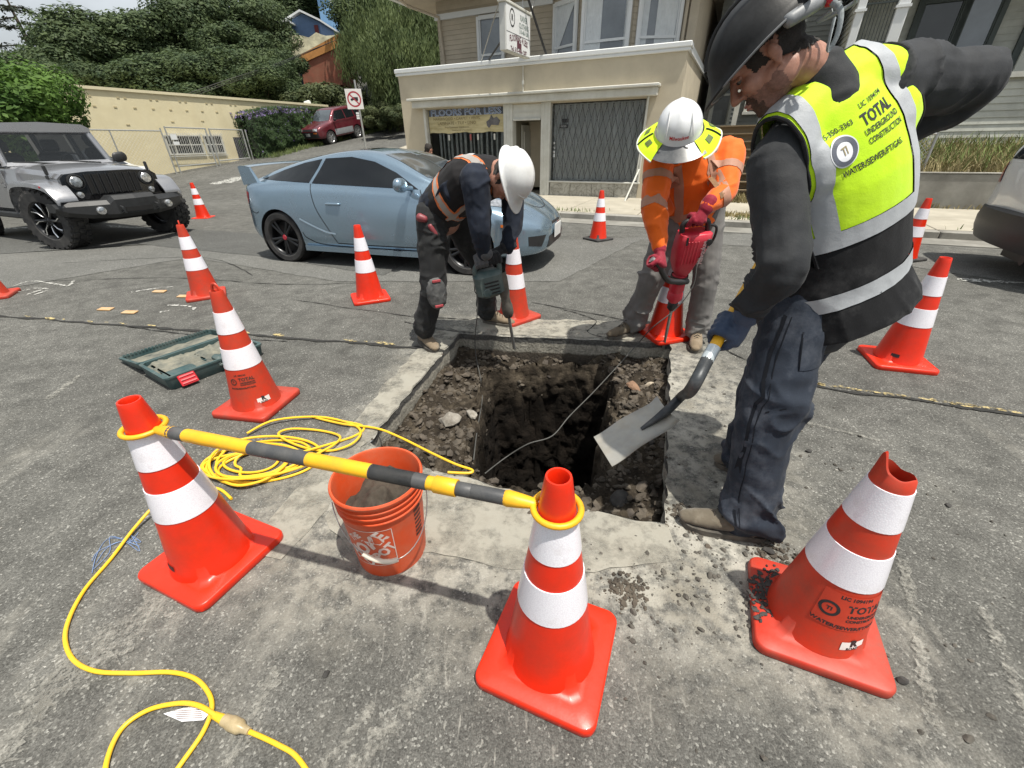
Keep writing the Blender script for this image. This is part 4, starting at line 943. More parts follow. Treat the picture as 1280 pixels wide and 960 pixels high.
for (xa, ya), (xb, yb) in zip(corners, corners[1:]):
    d = V((xb-xa, yb-ya, 0)).normalized(); n_ = V((d.y, -d.x, 0)); L_ = math.hypot(xb-xa, yb-ya)
    clap(g, 0, L_, 2.85, 6.2, lambda s, o_, z, xa=xa, ya=ya, d=d, n_=n_: V((xa, ya, z))+d*s+n_*o_)
clap(g, 1.0, 9, 2.85, 6.2, lambda s, o_, z: V((-3.7-o_, s, z)))
part('siding', g, TAUPE, house, smooth=False)
g = Geo(); g.box(*b2(-3.69, 3.0, .2, 6.2, 1.04, 9)); part('core', g, TAUPE, house, smooth=False)
g = Geo(); g.box(*b2(2.86, 3.03, 2.8, 6.2, .9, 1.06)); part('corner_board', g, TAUPE, house, smooth=False)
g = Geo(); g.box(*b2(-3.75, -.34, 4.24, 4.36, .93, 1.0)); part('frieze', g, WHITE, house, smooth=False)
g = Geo(); g.box(*b2(-4.45, 3.6, 4.62, 4.7, -.05, 9)); part('eave', g, TAUPE, house, smooth=False)
g = Geo(); g.box(*b2(-4.55, 3.7, 4.60, 4.74, -.15, -.05), bev=.02); g.box(*b2(-4.57, -4.45, 4.6, 4.74, -.05, 9)); part('gutter', g, WHITE, house)
g = Geo(); g.tube([V((-4.2, -.1, 4.6)), V((-4.1, .3, 4.45)), V((-3.6, .92, 4.3)), V((-3.52, .94, 3.05))], .035, 8); part('downpipe', g, TAUPE, house)
g = Geo(); g.tube([V((2.8, .9, 6)), V((2.78, .88, 2.9))], .035, 8); part('downpipe', g, TAUPE, house)
def window(name, A, B, z0, z1, par, out=.062, fr=.07, glass=SKYGLASS, frame=WHITE, rail=None, drape=None, label=None):
    """sash window between plan points A and B, on a wall facing to the right of A>B"""
    A = V((*A, 0)); B = V((*B, 0)); d = (B-A).normalized(); n_ = V((d.y, -d.x, 0)); L_ = (B-A).length
    M = MX(((d.x, n_.x, 0, A.x), (d.y, n_.y, 0, A.y), (0, 0, 1, 0), (0, 0, 0, 1)))
    g = Geo()
    for a in ((-fr, 0, z0-fr, z1+fr), (L_, L_+fr, z0-fr, z1+fr)): g.box(*b2(a[0], a[1], a[2], a[3], out-.03, out+.04), M=M)
    g.box(*b2(0, L_, z1, z1+fr*1.2, out-.03, out+.045), M=M); g.box(*b2(-fr*1.3, L_+fr*1.3, z0-fr, z0, out-.03, out+.07), M=M)
    if rail: g.box(*b2(0, L_, rail, rail+.05, out-.02, out+.02), M=M)
    for a in ((0, .035), (L_-.035, L_)): g.box(*b2(a[0], a[1], z0, z1, out-.025, out+.012), M=M)
    w_ = part(name, g, frame, par, smooth=False, label=label)
    g = Geo(); g.box(*b2(.001, L_-.001, z0, z1, out-.035, out-.018), M=M); part('pane', g, glass, w_, smooth=False)
    if drape:
        for (u0, u1, top) in drape:
            g = Geo(); g.grid(lambda u, v_: M @ V((L_*lerp(u0, lerp(u0, u1, top if v_ > .5 else 1.), u) if False else L_*lerp(u0, lerp(u0, u1, 1-(1-v_)*top), u), out-.012+.004*sin(u*40), lerp(z0, z1, v_))), 24, 6); part('curtain', g, mat('lace_curtain', (.62, .65, .66), .8, .08, 8), w_)
    return w_
window('window', (-2.38, 1.0), (-1.72, 1.0), 3.25, 4.12, house, rail=3.36)
window('window', (-.2, .93), (.40, .60), 3.22, 4.14, house, rail=3.33, drape=[(.03, .95, .95)])
window('window', (.62, .55), (1.62, .55), 3.18, 4.35, house, rail=3.33, drape=[(.03, .4, .0), (.93, .99, .2)])
window('window', (1.86, .61), (2.62, .95), 3.2, 4.35, house, rail=3.33, drape=[(.03, .22, .1), (.42, .97, .05)])
# ------------------------------------------------------------ passage between the houses: dim house side, steps, post, wire fence
GREYS = mat('grey_painted_wood', (.15, .16, .15), .75, .15, 3, dirt=(.08, .085, .08), dscale=3, damt=.5)
nb = thing('narrow_house', 'dim narrow grey house squeezed between the shop and the porch house', 'house', SO, STREET)
g = Geo(); clap(g, 3.3, 5.9, .2, 6, lambda s, o_, z: V((s, 4-o_, z))); g.box(*b2(3.3, 5.9, .1, 6, 4.03, 9)); part('siding', g, GREYS, nb, smooth=False)
window('window', (3.5, 4.0), (3.95, 4.0), 1.7, 3.6, nb, glass=DGLASS, frame=GREYS, rail=2.4); window('window', (4.4, 4.0), (5.2, 4.0), 2.0, 3.4, nb, glass=DGLASS, frame=TRIM, rail=2.6)
g = Geo(); g.box(*b2(4.1, 4.22, .1, 5, 3.2, 3.32)); part('post', g, TRIM, nb, smooth=False)
st = thing('wooden_steps', 'weathered wooden steps going up between the houses', 'steps', L2W(3.9, 1.6, .1), STREET)
WOOD = mat('weathered_wood', (.25, .19, .115), .85, .2, 3, .2, 50, scl=(6, 1, 6), dirt=(.14, .11, .08), dscale=3, damt=.5)
for i in range(9): g = Geo(); g.box((.5, .14*i, .18*i+.1), (1.1, .16, .03)); g.box((.5, .14*i+.07, .18*i+.02), (1.1, .02, .16)); part('tread', g, WOOD, st, smooth=False)
fn = thing('wire_fence', 'grey chain link fence with a white corner post right of the wooden steps', 'fence', L2W(5.0, .3, .1), STREET)
g = Geo(); g.box((0, 0, .9), (.11, .11, 1.8)); part('corner_post', g, WHITE, fn, smooth=False)
for x in (1.4, 2.8): g = Geo(); g.tube([V((x, 0, 0)), V((x, 0, 1.3))], .025, 8); part('post', g, STEEL, fn)
g = Geo(); g.tube([V((0, 0, 1.28)), V((2.8, 0, 1.28))], .02, 8); part('top_rail', g, STEEL, fn)
def chainlink(name, x0, x1, z0, z1, par, pitch=.075, r=.0032, y=0., M=None):
    g = Geo(); H_ = z1-z0; k = x0-H_
    while k < x1:
        for sg in (1, -1):
            a, b = (k, z0), (k+H_, z1)
            if sg < 0: a, b = (k, z1), (k+H_, z0)
            t0 = max(0, (x0-a[0])/H_); t1 = min(1, (x1-a[0])/H_)
            if t1 > t0: g.tube([V((lerp(a[0], b[0], t0), y, lerp(a[1], b[1], t0))), V((lerp(a[0], b[0], t1), y, lerp(a[1], b[1], t1)))], r, 3, False, M)
        k += pitch
    return part(name, g, STEEL, par, smooth=False, fix=False, kind='stuff')
chainlink('wire_mesh', .06, 2.8, .05, 1.28, fn)
# ------------------------------------------------------------ porch house on its bank, retaining wall, dry grass
ph = thing('porch_house', 'pale grey clapboard house with a dark porch, white posts and a white four light door', 'house', SO, STREET)
PALE = mat('pale_grey_clapboard', (.56, .57, .51), .75, .08, 2.5, .1, 60, dirt=(.24, .235, .2), dscale=1.6, damt=.55)
DKG = mat('dark_green_grey', (.075, .09, .085), .7, .2, 3)
g = Geo(); clap(g, 6.25, 16, .9, 2.4, lambda s, o_, z: V((s, 3-o_, z)), .13, .02); clap(g, 3, 14, .9, 7, lambda s, o_, z: V((6.25-o_, s, z)), .13, .02); clap(g, 6.3, 16, 2.45, 6, lambda s, o_, z: V((s, 4.6-o_, z)), .13, .02)
g.box(*b2(6.27, 16, .2, 2.4, 3.03, 5)); g.box(*b2(6.27, 16, 2.4, 7, 4.63, 12)); part('siding', g, PALE, ph, smooth=False)
g = Geo(); g.box(*b2(6.2, 16, 2.4, 2.5, 2.9, 4.6)); part('porch_floor', g, TRIM, ph, smooth=False)
g = Geo(); g.box(*b2(6.2, 16, 4.35, 4.6, 2.9, 4.7)); part('porch_ceiling', g, DKG, ph, smooth=False)
for x, w_ in ((6.28, .16), (7.05, .22), (11.5, .22)):
    g = Geo(); g.box(*b2(x-w_/2, x+w_/2, 2.5, 4.36, 2.93, 2.93+w_), bev=.01); g.box(*b2(x-w_/2-.03, x+w_/2+.03, 3.78, 3.83, 2.9, 2.96+w_)); part('post', g, WHITE, ph)
g = Geo()
for k in range(9): g.tube([V((6.40+k*.065, 3.02, 2.55)), V((6.40+k*.065, 3.02, 3.95))], .008, 4)
for z in (2.6, 3.2, 3.9): g.box(*b2(6.36, 6.95, z, z+.03, 3.0, 3.04))
part('lattice_screen', g, DKG, ph, smooth=False)
g = Geo(); g.box(*b2(7.3, 9.0, 2.5, 2.6, 2.95, 3.0)); g.box(*b2(7.15, 16, 2.62, 3.05, 2.95, 3.0)); part('parapet_board', g, PALE, ph, smooth=False) if False else None
window('window', (7.75, 4.6), (8.5, 4.6), 2.95, 4.05, ph, glass=DGLASS, frame=DKG, fr=.12); window('window', (8.62, 4.6), (9.2, 4.6), 2.95, 4.05, ph, glass=SKYGLASS, frame=DKG, fr=.1)
g = Geo(); g.box(*b2(9.75, 10.75, 2.5, 4.25, 4.5, 4.58)); part('door_frame', g, DKG, ph, smooth=False)
g = Geo(); g.box(*b2(9.88, 10.62, 2.5, 4.12, 4.45, 4.52), bev=.01); dr = part('door', g, mat('cream_door', (.62, .62, .54), .5, .04, 4), ph)
for i in range(2):
    for j in range(2): g = Geo(); g.box(*b2(10.02+.235*i, 10.235+.235*i, 3.45+.2*j, 3.63+.2*j, 4.43, 4.452)); part('pane', g, DGLASS, dr, smooth=False)
window('window', (6.25, 9.4), (6.25, 8.4), 2.6, 3.7, ph, glass=DGLASS, frame=TRIM); window('window', (6.25, 6.2), (6.25, 5.3), 2.7, 3.8, ph, glass=DGLASS, frame=TRIM)
wr = thing('wreath', 'dark twig wreath beside the white porch door', 'wreath', L2W(11.1, 4.5, 3.0), STREET)
g = Geo(); rn = random.Random(4)
for k in range(90):
    a = rn.random()*6.28; r = rn.uniform(.1, .3); g.ell((r*cos(a), rn.uniform(-.1, .05), r*sin(a)), (rn.uniform(.02, .06), .02, rn.uniform(.02, .06)), seg=5, ring=4)
part('twigs', g, BLACK, wr, smooth=False)
rw = thing('retaining_wall', 'low grey concrete retaining wall along the pavement below the dry grass', 'retaining wall', SO, STREET)
g = Geo(); g.box(*b2(5.1, 18, .05, .72, 0, .2), bev=.015); part('wall', g, CONC_OLD, rw)
g = Geo(); g.box(*b2(5.08, 18, .72, .735, -.015, .215)); part('coping', g, KERB, rw, smooth=False)
def bank(x, y): return lerp(.68, 1.12, min(1, max(0, (y-.2)/2.7)))
g = Geo(); g.grid(lambda u, v_: V((lerp(5.15, 18, u), lerp(.2, 3.0, v_), bank(0, lerp(.2, 3, v_))+.04*n3((u*40, v_*8, 0)))), 60, 10); lpart('bank', g, mat('dry_earth', (.2, .17, .1), .95, .3, 4, .5, 30, obj_=False), kind='structure')
def grass(name, n, area, h, m_, seed, z=None):
    rn = random.Random(seed); g = Geo()
    for _ in range(n):
        x, y = area(rn); hh = h*rn.uniform(.4, 1.15); a = rn.random()*6.28; w_ = .006+.006*rn.random(); lx, ly = rn.gauss(0, .35)*hh, rn.gauss(0, .35)*hh; zb = z(x, y)
        dx, dy = w_*cos(a), w_*sin(a)
        g.v += [V((x-dx, y-dy, zb)), V((x+dx, y+dy, zb)), V((x+lx*.4+dx*.7, y+ly*.4+dy*.7, zb+hh*.6)), V((x+lx*.4-dx*.7, y+ly*.4-dy*.7, zb+hh*.6)), V((x+lx, y+ly, zb+hh))]
        k = len(g.v)-5; g.f += [(k, k+1, k+2, k+3), (k+3, k+2, k+4)]; g.mi += [0, 0]
    g.v = [SM @ p for p in g.v]; return part(name, g, m_, kind='stuff', smooth=False, fix=False)
DRYG = mat('dry_grass', (.27, .225, .105), .8, .35, 3, obj_=False); GRG = mat('green_grass', (.14, .19, .05), .8, .4, 3, obj_=False)
grass('dry_grass', 9000, lambda r: (r.uniform(5.2, 14), .2+2.6*r.random()**1.3), .27, DRYG, 1, bank); grass('green_grass', 5000, lambda r: (r.uniform(5.2, 14), .4+2.5*r.random()), .32, GRG, 2, bank)
grass('kerb_weeds', 350, lambda r: (r.choice([1.3, 1.6, 4.8, 5.4, 5.9, 8.2, 9.1, -1.5, -3])+r.gauss(0, .25), -2.74+.15*r.random()), .09, GRG, 3, lambda x, y: .1)
grass('kerb_straw', 900, lambda r: (4.9+r.gauss(0, .6), -2.5+.5*r.random()), .08, DRYG, 4, lambda x, y: .1)
grass('wall_weeds', 500, lambda r: (r.uniform(5, 12), -.05+.08*r.random()), .12, DRYG, 5, lambda x, y: .1)
grass('wall_weeds', 900, lambda r: (4.3+r.gauss(0, .5), -.3+.4*r.random()), .2, DRYG, 6, lambda x, y: .1)
# ------------------------------------------------------------ yellow block building across the side street
CREAM = mat('cream_painted_block', (.66, .59, .39), .85, .06, 1.5, .3, 18, dirt=(.54, .45, .26), dscale=1.3, damt=.4)
WX = -16.
yb = thing('block_building', 'long cream painted block building with a barred window and flat roof', 'building', L2W(WX, 0, 0), STREET)
def wz(y): q = L2W(WX, y); return ground_z(q.x, q.y)
g = Geo(); g.box(*b2(-14, 0, -.5, 3.13, -9, 8.6)); part('wall', g, CREAM, yb, smooth=False)
g = Geo(); g.box(*b2(-14.05, .06, 3.13, 3.22, -9.05, 8.65)); part('roof_edge', g, mat('cream_edge', (.62, .56, .38), .8, .05, 3), yb, smooth=False)
g = Geo(); rn = random.Random(1)
y = -8.6
while y < 8.2:
    g.box((.004, y, 2.93), (.02, .09, .03)); g.box((.004, y+.22, 2.93), (.02, .09, .03)); y += 1.06
y = -8.2
while y < 8.3: g.box((.004, y, 2.64), (.02, .1, .04)); y += .62
for y in (-7, -5.1, -3.4, -1.2, .4, 1.6, 3.4, 5): g.box((.004, y, 2.2+.1*sin(y)), (.02, .12, .03))
part('vent_slot', g, mat('vent_shadowed_hole', (.40, .34, .20), .9, .2, 6), yb, kind='stuff', smooth=False)
def vwin(y0, y1, z0, z1, nx, nz):
    g = Geo(); fr = .05
    g.box(*b2(0, .06, z0-fr, z0, y0-fr, y1+fr)); g.box(*b2(0, .06, z1, z1+fr, y0-fr, y1+fr)); g.box(*b2(0, .058, z0, z1, y0-fr, y0)); g.box(*b2(0, .058, z0, z1, y1, y1+fr))
    for y in nx: g.box(*b2(0, .05, z0, z1, y-.02, y+.02))
    g.box(*b2(0, .048, (z0+z1)/2-.02, (z0+z1)/2+.02, y0, y1)); w_ = part('window', g, TRIM, yb, smooth=False)
    ys = [y0]+list(nx)+[y1]
    for a, b in zip(ys, ys[1:]):
        for za, zb in ((z0, (z0+z1)/2), ((z0+z1)/2, z1)): g = Geo(); g.box(*b2(-.01, .01, za, zb, a, b)); part('pane', g, DGLASS, w_, smooth=False)
    g = Geo(); y = y0-.1
    while y < y1+.1: g.tube([V((.1, y, z0-.18)), V((.1, y, z1+.15))], .007, 4); y += .085
    for z in (z0-.1, z1+.08): g.box(*b2(.09, .11, z-.012, z+.012, y0-.1, y1+.1))
    part('window_bars', g, TRIM, w_, smooth=False)
vwin(-.1, 1.22, 1.15, 1.75, (.15, .78), 2); vwin(1.42, 2.12, 1.15, 1.75, (1.85,), 2)
g = Geo(); g.box(*b2(-.02, .03, wz(2.9)-.05, 1.72, 2.72, 3.35)); part('door', g, mat('dark_door', (.05, .05, .055), .6, .1, 4), yb, smooth=False)
gf = thing('wire_gate', 'tall galvanised wire gate and fence in front of the cream building', 'gate', L2W(WX+.7, 0, 0), STREET)
GALV = mat('galvanised_steel', (.4, .41, .40), .5, .1, 8, metal=.5)
for y, z1 in ((-.55, 2.0), (-.38, 2.06), (1.15, 2.02), (1.3, 2.02), (2.75, 2.0), (2.9, 2.0)): g = Geo(); g.tube([V((0, y, wz(y)-.1)), V((0, y, z1))], .026, 8); part('post', g, GALV, gf)
for a, b, z0, z1 in ((-.38, 1.15, 2.03, .72), (1.3, 2.75, 2.0, .85), (-6, -.55, 1.93, None)):
    g = Geo(); g.tube([V((0, a, z0)), V((0, b, z0-.02))], .022, 6)
    if z1: g.tube([V((0, a, z1)), V((0, b, z1+.06))], .022, 6)
    part('rail', g, GALV, gf)
for y in (-2.2, -3.9, -5.6): g = Geo(); g.tube([V((0, y, 0)), V((0, y, 1.93))], .022, 6); part('post', g, GALV, gf)
g = Geo(); g.box(*b2(.03, .045, 1.62, 1.8, -.3, -.08)); g.box(*b2(.03, .045, 1.45, 1.56, -.28, -.06)); part('notice', g, WHITE, gf, smooth=False)
chainlink('wire_mesh', -.38, 2.75, .72, 2.0, gf, .12, .002, 0, MX(((0, 1, 0, 0), (1, 0, 0, 0), (0, 0, 1, 0), (0, 0, 0, 1)))); chainlink('wire_mesh', -6, -.55, .5, 1.93, gf, .12, .002, 0, MX(((0, 1, 0, 0), (1, 0, 0, 0), (0, 0, 1, 0), (0, 0, 0, 1))))
# ------------------------------------------------------------ no-lorries sign
ns = AT(451, 150, 18); nsb = (ns.x, ns.y); zb = ground_z(*nsb)
rs = thing('road_sign', 'white no trucks sign with a red ring on a steel post by the side street', 'road sign', (*nsb, zb), R(9))
g = Geo(); g.tube([V((.02, .03, 0)), V((0, .03, 2.55))], .032, 8); part('post', g, GALV, rs)
zc = 1.36+(3.0-1.36); zc = AT(443, 124, 18).z-zb; xc = AT(443, 124, 18).x-ns.x
g = Geo(); g.box((xc, 0, zc), (.56, .012, .60), bev=.004); part('plate', g, mat('sign_plate_white', (.72, .70, .68), .5, .04, 6), rs)
SRED = mat('sign_red', (.38, .03, .045), .5, .1, 6)
g = ring2d(.19, .235, 36); d = strip2d([(-.15, .15), (.15, -.15)], .04); g.merge(d); g.v = [V((xc+p.x, -.0085-.002*(abs(p.x) < .16 and abs(p.y) < .16), zc+p.y)) for p in g.v]; part('red_ring', g, SRED, rs, smooth=False)
g = Geo(); T = [(-.13, -.02), (-.13, .0), (-.09, .025), (-.06, .03), (-.06, .06), (.13, .06), (.13, -.03), (-.12, -.03)]; vs, fs = fill2d(T, .05); g.add(vs, fs)
for x in (-.085, .06, .1): g.merge(ring2d(.0, .024, 10, x, -.035))
g.v = [V((xc+p.x, -.0078, zc+p.y)) for p in g.v]; part('truck_symbol', g, INK, rs, smooth=False)
g = Geo()
for k in range(3): g.box((xc+.03, 0, zc-.42-.075*k), (.10, .012, .06))
part('small_plate', g, WHITE, rs, smooth=False)
# ------------------------------------------------------------ foliage
def leafmat(name, dark, light, sc=.9, tr=.25):
    m_, t, b = nmat(name); p = pos(t); n = noise_out(t, p, sc, 4, .6); n2 = noise_out(t, p, sc*9, 2, .5)
    f = mathn(t, 'ADD', mathn(t, 'MULTIPLY', n, .6), mathn(t, 'MULTIPLY', n2, .4))
    c = ramp(t, f, [(.34, dark), (.52, tuple((a+b_)/2 for a, b_ in zip(dark, light))), (.68, light)]); t.links.new(c, b.inputs['Base Color'])
    b.inputs['Roughness'].default_value = .65; b.inputs['Specular IOR Level'].default_value = .25
    tl = nd(t, 'ShaderNodeBsdfTranslucent'); t.links.new(c, tl.inputs[0]); ms = nd(t, 'ShaderNodeMixShader'); ms.inputs[0].default_value = tr
    t.links.new(b.outputs[0], ms.inputs[1]); t.links.new(tl.outputs[0], ms.inputs[2]); t.links.new(ms.outputs[0], t.nodes['Material Output'].inputs['Surface']); return m_
OAK = leafmat('dark_oak_leaves', (.018, .04, .02), (.125, .165, .065), 1.3); WIL = leafmat('pepper_tree_leaves', (.022, .045, .016), (.18, .225, .085), .8); MAP = leafmat('bright_leaves', (.03, .075, .012), (.13, .23, .04)); IVY = leafmat('ivy_leaves', (.015, .035, .014), (.075, .125, .04)); SHR = leafmat('shrub_leaves', (.03, .05, .02), (.15, .17, .075)); CON = leafmat('cedar_needles', (.02, .03, .02), (.09, .10, .075)); FLW = mat('purple_flowers', (.17, .13, .27), .8, .3, 6)
BARK = mat('bark', (.075, .06, .045), .95, .35, 6, .6, 25)
JIT = [.38]
def leaf(g, p, s, rn, nrm=None, droop=0.):
    n = nrm if nrm is not None else V((rn.gauss(0, 1), rn.gauss(0, 1), rn.gauss(0, 1)+.4))
    n = (n+V((rn.gauss(0, JIT[0]), rn.gauss(0, JIT[0]), rn.gauss(0, JIT[0])))).normalized()
    a = n.cross(V((rn.gauss(0, 1), rn.gauss(0, 1), rn.gauss(0, 1)))).normalized()
    if droop: a = (a*.35+V((0, 0, -1))*droop).normalized()
    b = n.cross(a).normalized(); w_ = s*(.5 if not droop else .2)
    k = len(g.v); g.v += [p-a*s, p+b*w_, p+a*s, p-b*w_]; g.f.append((k, k+1, k+2, k+3)); g.mi.append(0)
def crown(seed, lobes, n, rx, ry, rz, ls, droop=0., shell=.55):
    rn = random.Random(seed); g = Geo(); L = []
    for i in range(lobes):
        d = V((rn.gauss(0, 1), rn.gauss(0, 1), rn.gauss(0, .9))).normalized(); q = rn.uniform(.35, .8)
        L.append((V((d.x*rx*q, d.y*ry*q, d.z*rz*q)), rn.uniform(.26, .46)))
    for i in range(n):
        c, r = L[rn.randrange(lobes)]; d = V((rn.gauss(0, 1), rn.gauss(0, 1), rn.gauss(0, 1))).normalized()
        rr = r*(shell+(1-shell)*rn.random()**.5)*(1+.25*n3(d, 2.3, r*30))
        p = c+V((d.x*rx*rr, d.y*ry*rr, d.z*rz*rr))
        if droop: p.z -= droop*rz*rn.random()**1.5*.6
        leaf(g, p, ls*rn.uniform(.6, 1.3), rn, V((d.x, d.y, d.z+.35)), droop)
    return g
def trunk(h, r, seed, branches=5, lean=.06, spread=.5):
    rn = random.Random(seed); g = Geo(); P = [V((0, 0, -.4))]
    for k in range(1, 7): P.append(V((lean*k*h/6*rn.uniform(-1, 1), lean*k*h/6*rn.uniform(-1, 1), h*k/6)))
    g.tube(P, [r*1.5, r*1.1, r, r*.85, r*.7, r*.5, r*.25], 9)
    for b in range(branches):
        i = rn.randint(2, 5); a = rn.random()*6.28; L_ = h*rn.uniform(.3, .6)*spread; q = P[i]
        g.tube([q, q+V((cos(a)*L_*.4, sin(a)*L_*.4, L_*.35)), q+V((cos(a)*L_, sin(a)*L_, L_*.8))], [r*.5, r*.3, r*.08], 6)
    return g
CROWNS = {}
def crown_me(kind, i):
    k = (kind, i)
    if k not in CROWNS:
        if kind == 'oak': g, m_ = crown(100+i, 30, 30000, 1, 1, .85, .034), OAK
        elif kind == 'pepper': g, m_ = crown(200+i, 34, 24000, 1, 1, 1, .05, .55, .5), WIL
        elif kind == 'bright': g, m_ = crown(300+i, 22, 16000, 1, 1, 1, .042), MAP
        elif kind == 'shrub': g, m_ = crown(400+i, 12, 9000, 1, 1, .8, .06), SHR
        CROWNS[k] = to_mesh('crown', g, m_, False, False)
    return CROWNS[k]
TR = {i: to_mesh('trunk', trunk(1, .045, 60+i, 7), BARK) for i in range(3)}
def tree(kind, i, x, y, z0, h, r, label, cat='tree', group=None, name=None, cz=.62, rz=None, th=None):
    t = thing(name or kind+'_tree', label, cat, (x, y, z0), i*1.9, group)
    if cat == 'tree':
        o = obj('trunk', TR[i % 3], t); o.scale = (h*.62, h*.62, h*.62)
    o = obj('crown', crown_me(kind, i % 3), t); o.location = (0, 0, h*cz); o.scale = (r, r, rz or h*(1-cz)); return t
def at_tree(kind, i, px, top, Y, r, label, foot=None, **kw):
    p = AT(px, top-(22 if kind == 'oak' else 30 if kind == 'pepper' else 0), Y); z0 = ground_z(p.x, p.y) if foot is None else foot; return tree(kind, i, p.x, p.y, z0, max(2., p.z-z0), r, label, **kw)
GT = 'dark trees on the hillside'
for i, (px, top, Y, r, lb) in enumerate([
    (40, 62, 34, 3.2, 'dark rounded oak at the left end of the hillside wood, under the cedar'), (85, 35, 36, 3.8, 'dark oak with a humped top just right of the bare cedar'), (125, 6, 40, 5.0, 'broad dark oak with the highest dome left of the sky gap'), (165, 10, 44, 5.0, 'dark oak forming the right shoulder of the tall dome'),
    (60, 90, 30, 2.8, 'low dark oak behind the left end of the cream roof'), (150, 80, 31, 3.3, 'low olive green oak in the middle behind the cream roof'), (200, 62, 33, 3.8, 'dark oak behind the right half of the cream roof'), (245, 80, 31, 3.2, 'very dark oak right behind the roof edge where the wires cross'), (290, 70, 33, 3.6, 'dark oak left of the blue hill house, standing low'), (318, 80, 31, 2.6, 'dark oak just left of the red roof'),
    (215, 0, 42, 4.6, 'tall dark oak right of the sky gap'), (260, -12, 46, 5.2, 'tall olive green oak above the cream roof, reaching the top edge'), (300, 4, 48, 4.6, 'tall oak left above the blue house'), (322, 14, 54, 4.0, 'mid green oak behind the blue house'), (338, 66, 36, 2.1, 'rounded dark oak in front of the blue house'),
    (180, 30, 46, 4.5, 'dark oak in the second row below the sky gap'), (275, 40, 40, 3.6, 'dark oak in the middle of the wood'), (470, -6, 44, 5.0, 'dark tall oak behind the drooping pepper trees'), (520, 6, 40, 4.5, 'dark oak between the pepper tree and the clapboard house'), (390, -16, 70, 6.5, 'hazy green tree on the ridge above the blue house'), (345, -12, 75, 6.5, 'hazy green tree on the ridge left of the blue tower')]):
    at_tree('oak', i, px, top, Y, r, lb, group=GT, name='oak_tree')
for i, (px, top, Y, r, lb) in enumerate([(462, -4, 30, 2.4, 'tall drooping pepper tree above the no trucks sign'), (482, 30, 27, 2.2, 'drooping pepper tree beside the shop roof corner'), (528, 0, 31, 2.6, 'light green pepper tree touching the clapboard house')]):
    at_tree('pepper', i, px, top, Y, r, lb, group='pepper trees behind the shop', name='pepper_tree', cz=.55)
at_tree('bright', 0, 6, 64, 13.5, 1.25, 'bright green bushy tree behind the grey off-roader', name='maple_tree', cz=.6, foot=0, rz=1.35)
at_tree('bright', 1, 50, 118, 13.0, .62, 'low bright green bush right of the bright tree', name='maple_bush', cz=.55, foot=0)
at_tree('bright', 2, -40, 50, 13, 1.9, 'bright green tree cut by the left edge of the picture', name='maple_tree', cz=.6, foot=0)
# bare-limbed cedar
def cedar(px, top, Y, h, label):
    p = AT(px, top, Y); z0 = p.z-h; t = thing('cedar_tree', label, 'tree', (p.x, p.y, z0), .4)
    g = Geo(); g.tube([V((0, 0, 0)), V((-.15, 0, h*.4)), V((.1, 0, h*.8)), V((.0, 0, h))], [.35, .28, .16, .04], 8); rn = random.Random(5); lf = Geo()
    for k in range(26):
        z = h*(.3+.68*k/26); a = k*2.4; L_ = (1-.62*k/26)*h*.30*rn.uniform(.7, 1.15); d = V((cos(a), sin(a), -.08)); q = V((0, 0, z))
        g.tube([q, q+d*L_*.5+V((0, 0, .1)), q+d*L_], [.07, .045, .012], 5)
        for m_ in range(130):
            s_ = rn.uniform(.25, 1); leaf(lf, q+d*L_*s_+V((rn.gauss(0, .28), rn.gauss(0, .28), rn.gauss(0, .09)+.06)), .17*rn.uniform(.5, 1.2), rn, V((0, 0, 1)))
    part('trunk', g, BARK, t); part('crown', lf, CON, t, smooth=False, fix=False)
cedar(2, -14, 48, 15, 'tall open cedar with layered bare limbs at the left edge of the sky'); cedar(76, 12, 56, 10, 'slim bare treetop poking up left of the tall dome')
# shrubs along the side street
for i, (px, py, Y, r, h, lb) in enumerate([(480, 150, 26, .9, 1.3, 'grey green shrub on the verge left of the shop corner'), (497, 150, 24.5, .9, 1.2, 'olive shrub close to the shop corner'), (465, 158, 24.5, .8, 1.0, 'low olive shrub on the verge right behind the red car'), (470, 128, 28, 1.4, 2.0, 'taller dark shrub behind the red car'), (500, 120, 28, 1.3, 2.2, 'tall shrub hugging the shop wall'), (415, 112, 30, 2.0, 2.4, 'yellowish shrub above the ivy hedge, under the red roof'), (375, 100, 31, 1.8, 2.2, 'dark shrub above the ivy hedge, left of the white box'), (445, 118, 30, 1.6, 2.2, 'dark shrub behind the no trucks sign')]):
    at_tree('shrub', i, px, py-14, Y, r, lb, cat='shrub', group='shrubs along the side street', name='shrub', cz=.45, rz=h*.6)
hg = thing('ivy_hedge', 'tall ivy hedge with purple blossom beside the cream building', 'hedge', L2W(-15.5, 3.1, 0), STREET)
rn = random.Random(31); g = Geo(); fl = Geo()
def hz0(y): q = L2W(-15.5, 3.1+y); return ground_z(q.x, q.y)
def htop(y): return 2.62+.45*min(1, y/4)+.1*sin(y*1.1)
for k in range(26000):
    y = rn.uniform(0, 11.5); z = rn.random(); zz = lerp(hz0(y), htop(y), z); out = .45+.3*n3((y*1.2, zz*1.4, 0))+.18*n3((y*4, zz*4, 5))-.25*max(0, z-.75)*2
    top = rn.random() < .12; p = V((out if not top else rn.uniform(-.5, .5), y+rn.gauss(0, .04), zz if not top else htop(y)+.06*n3((y*5, 0, k*.1))))
    if y < .35 and rn.random() < .5: p = V((rn.uniform(-.6, .6), -.15+.2*n3((zz*3, y, 0)), zz))
    (leaf(fl, p, .05, rn, V((1, 0, .3))) if (z > .86 and y < 3.5 and rn.random() < .45) or (rn.random() < .012) else leaf(g, p, .075*rn.uniform(.6, 1.3), rn, V((1, -.2, .5)), .25))
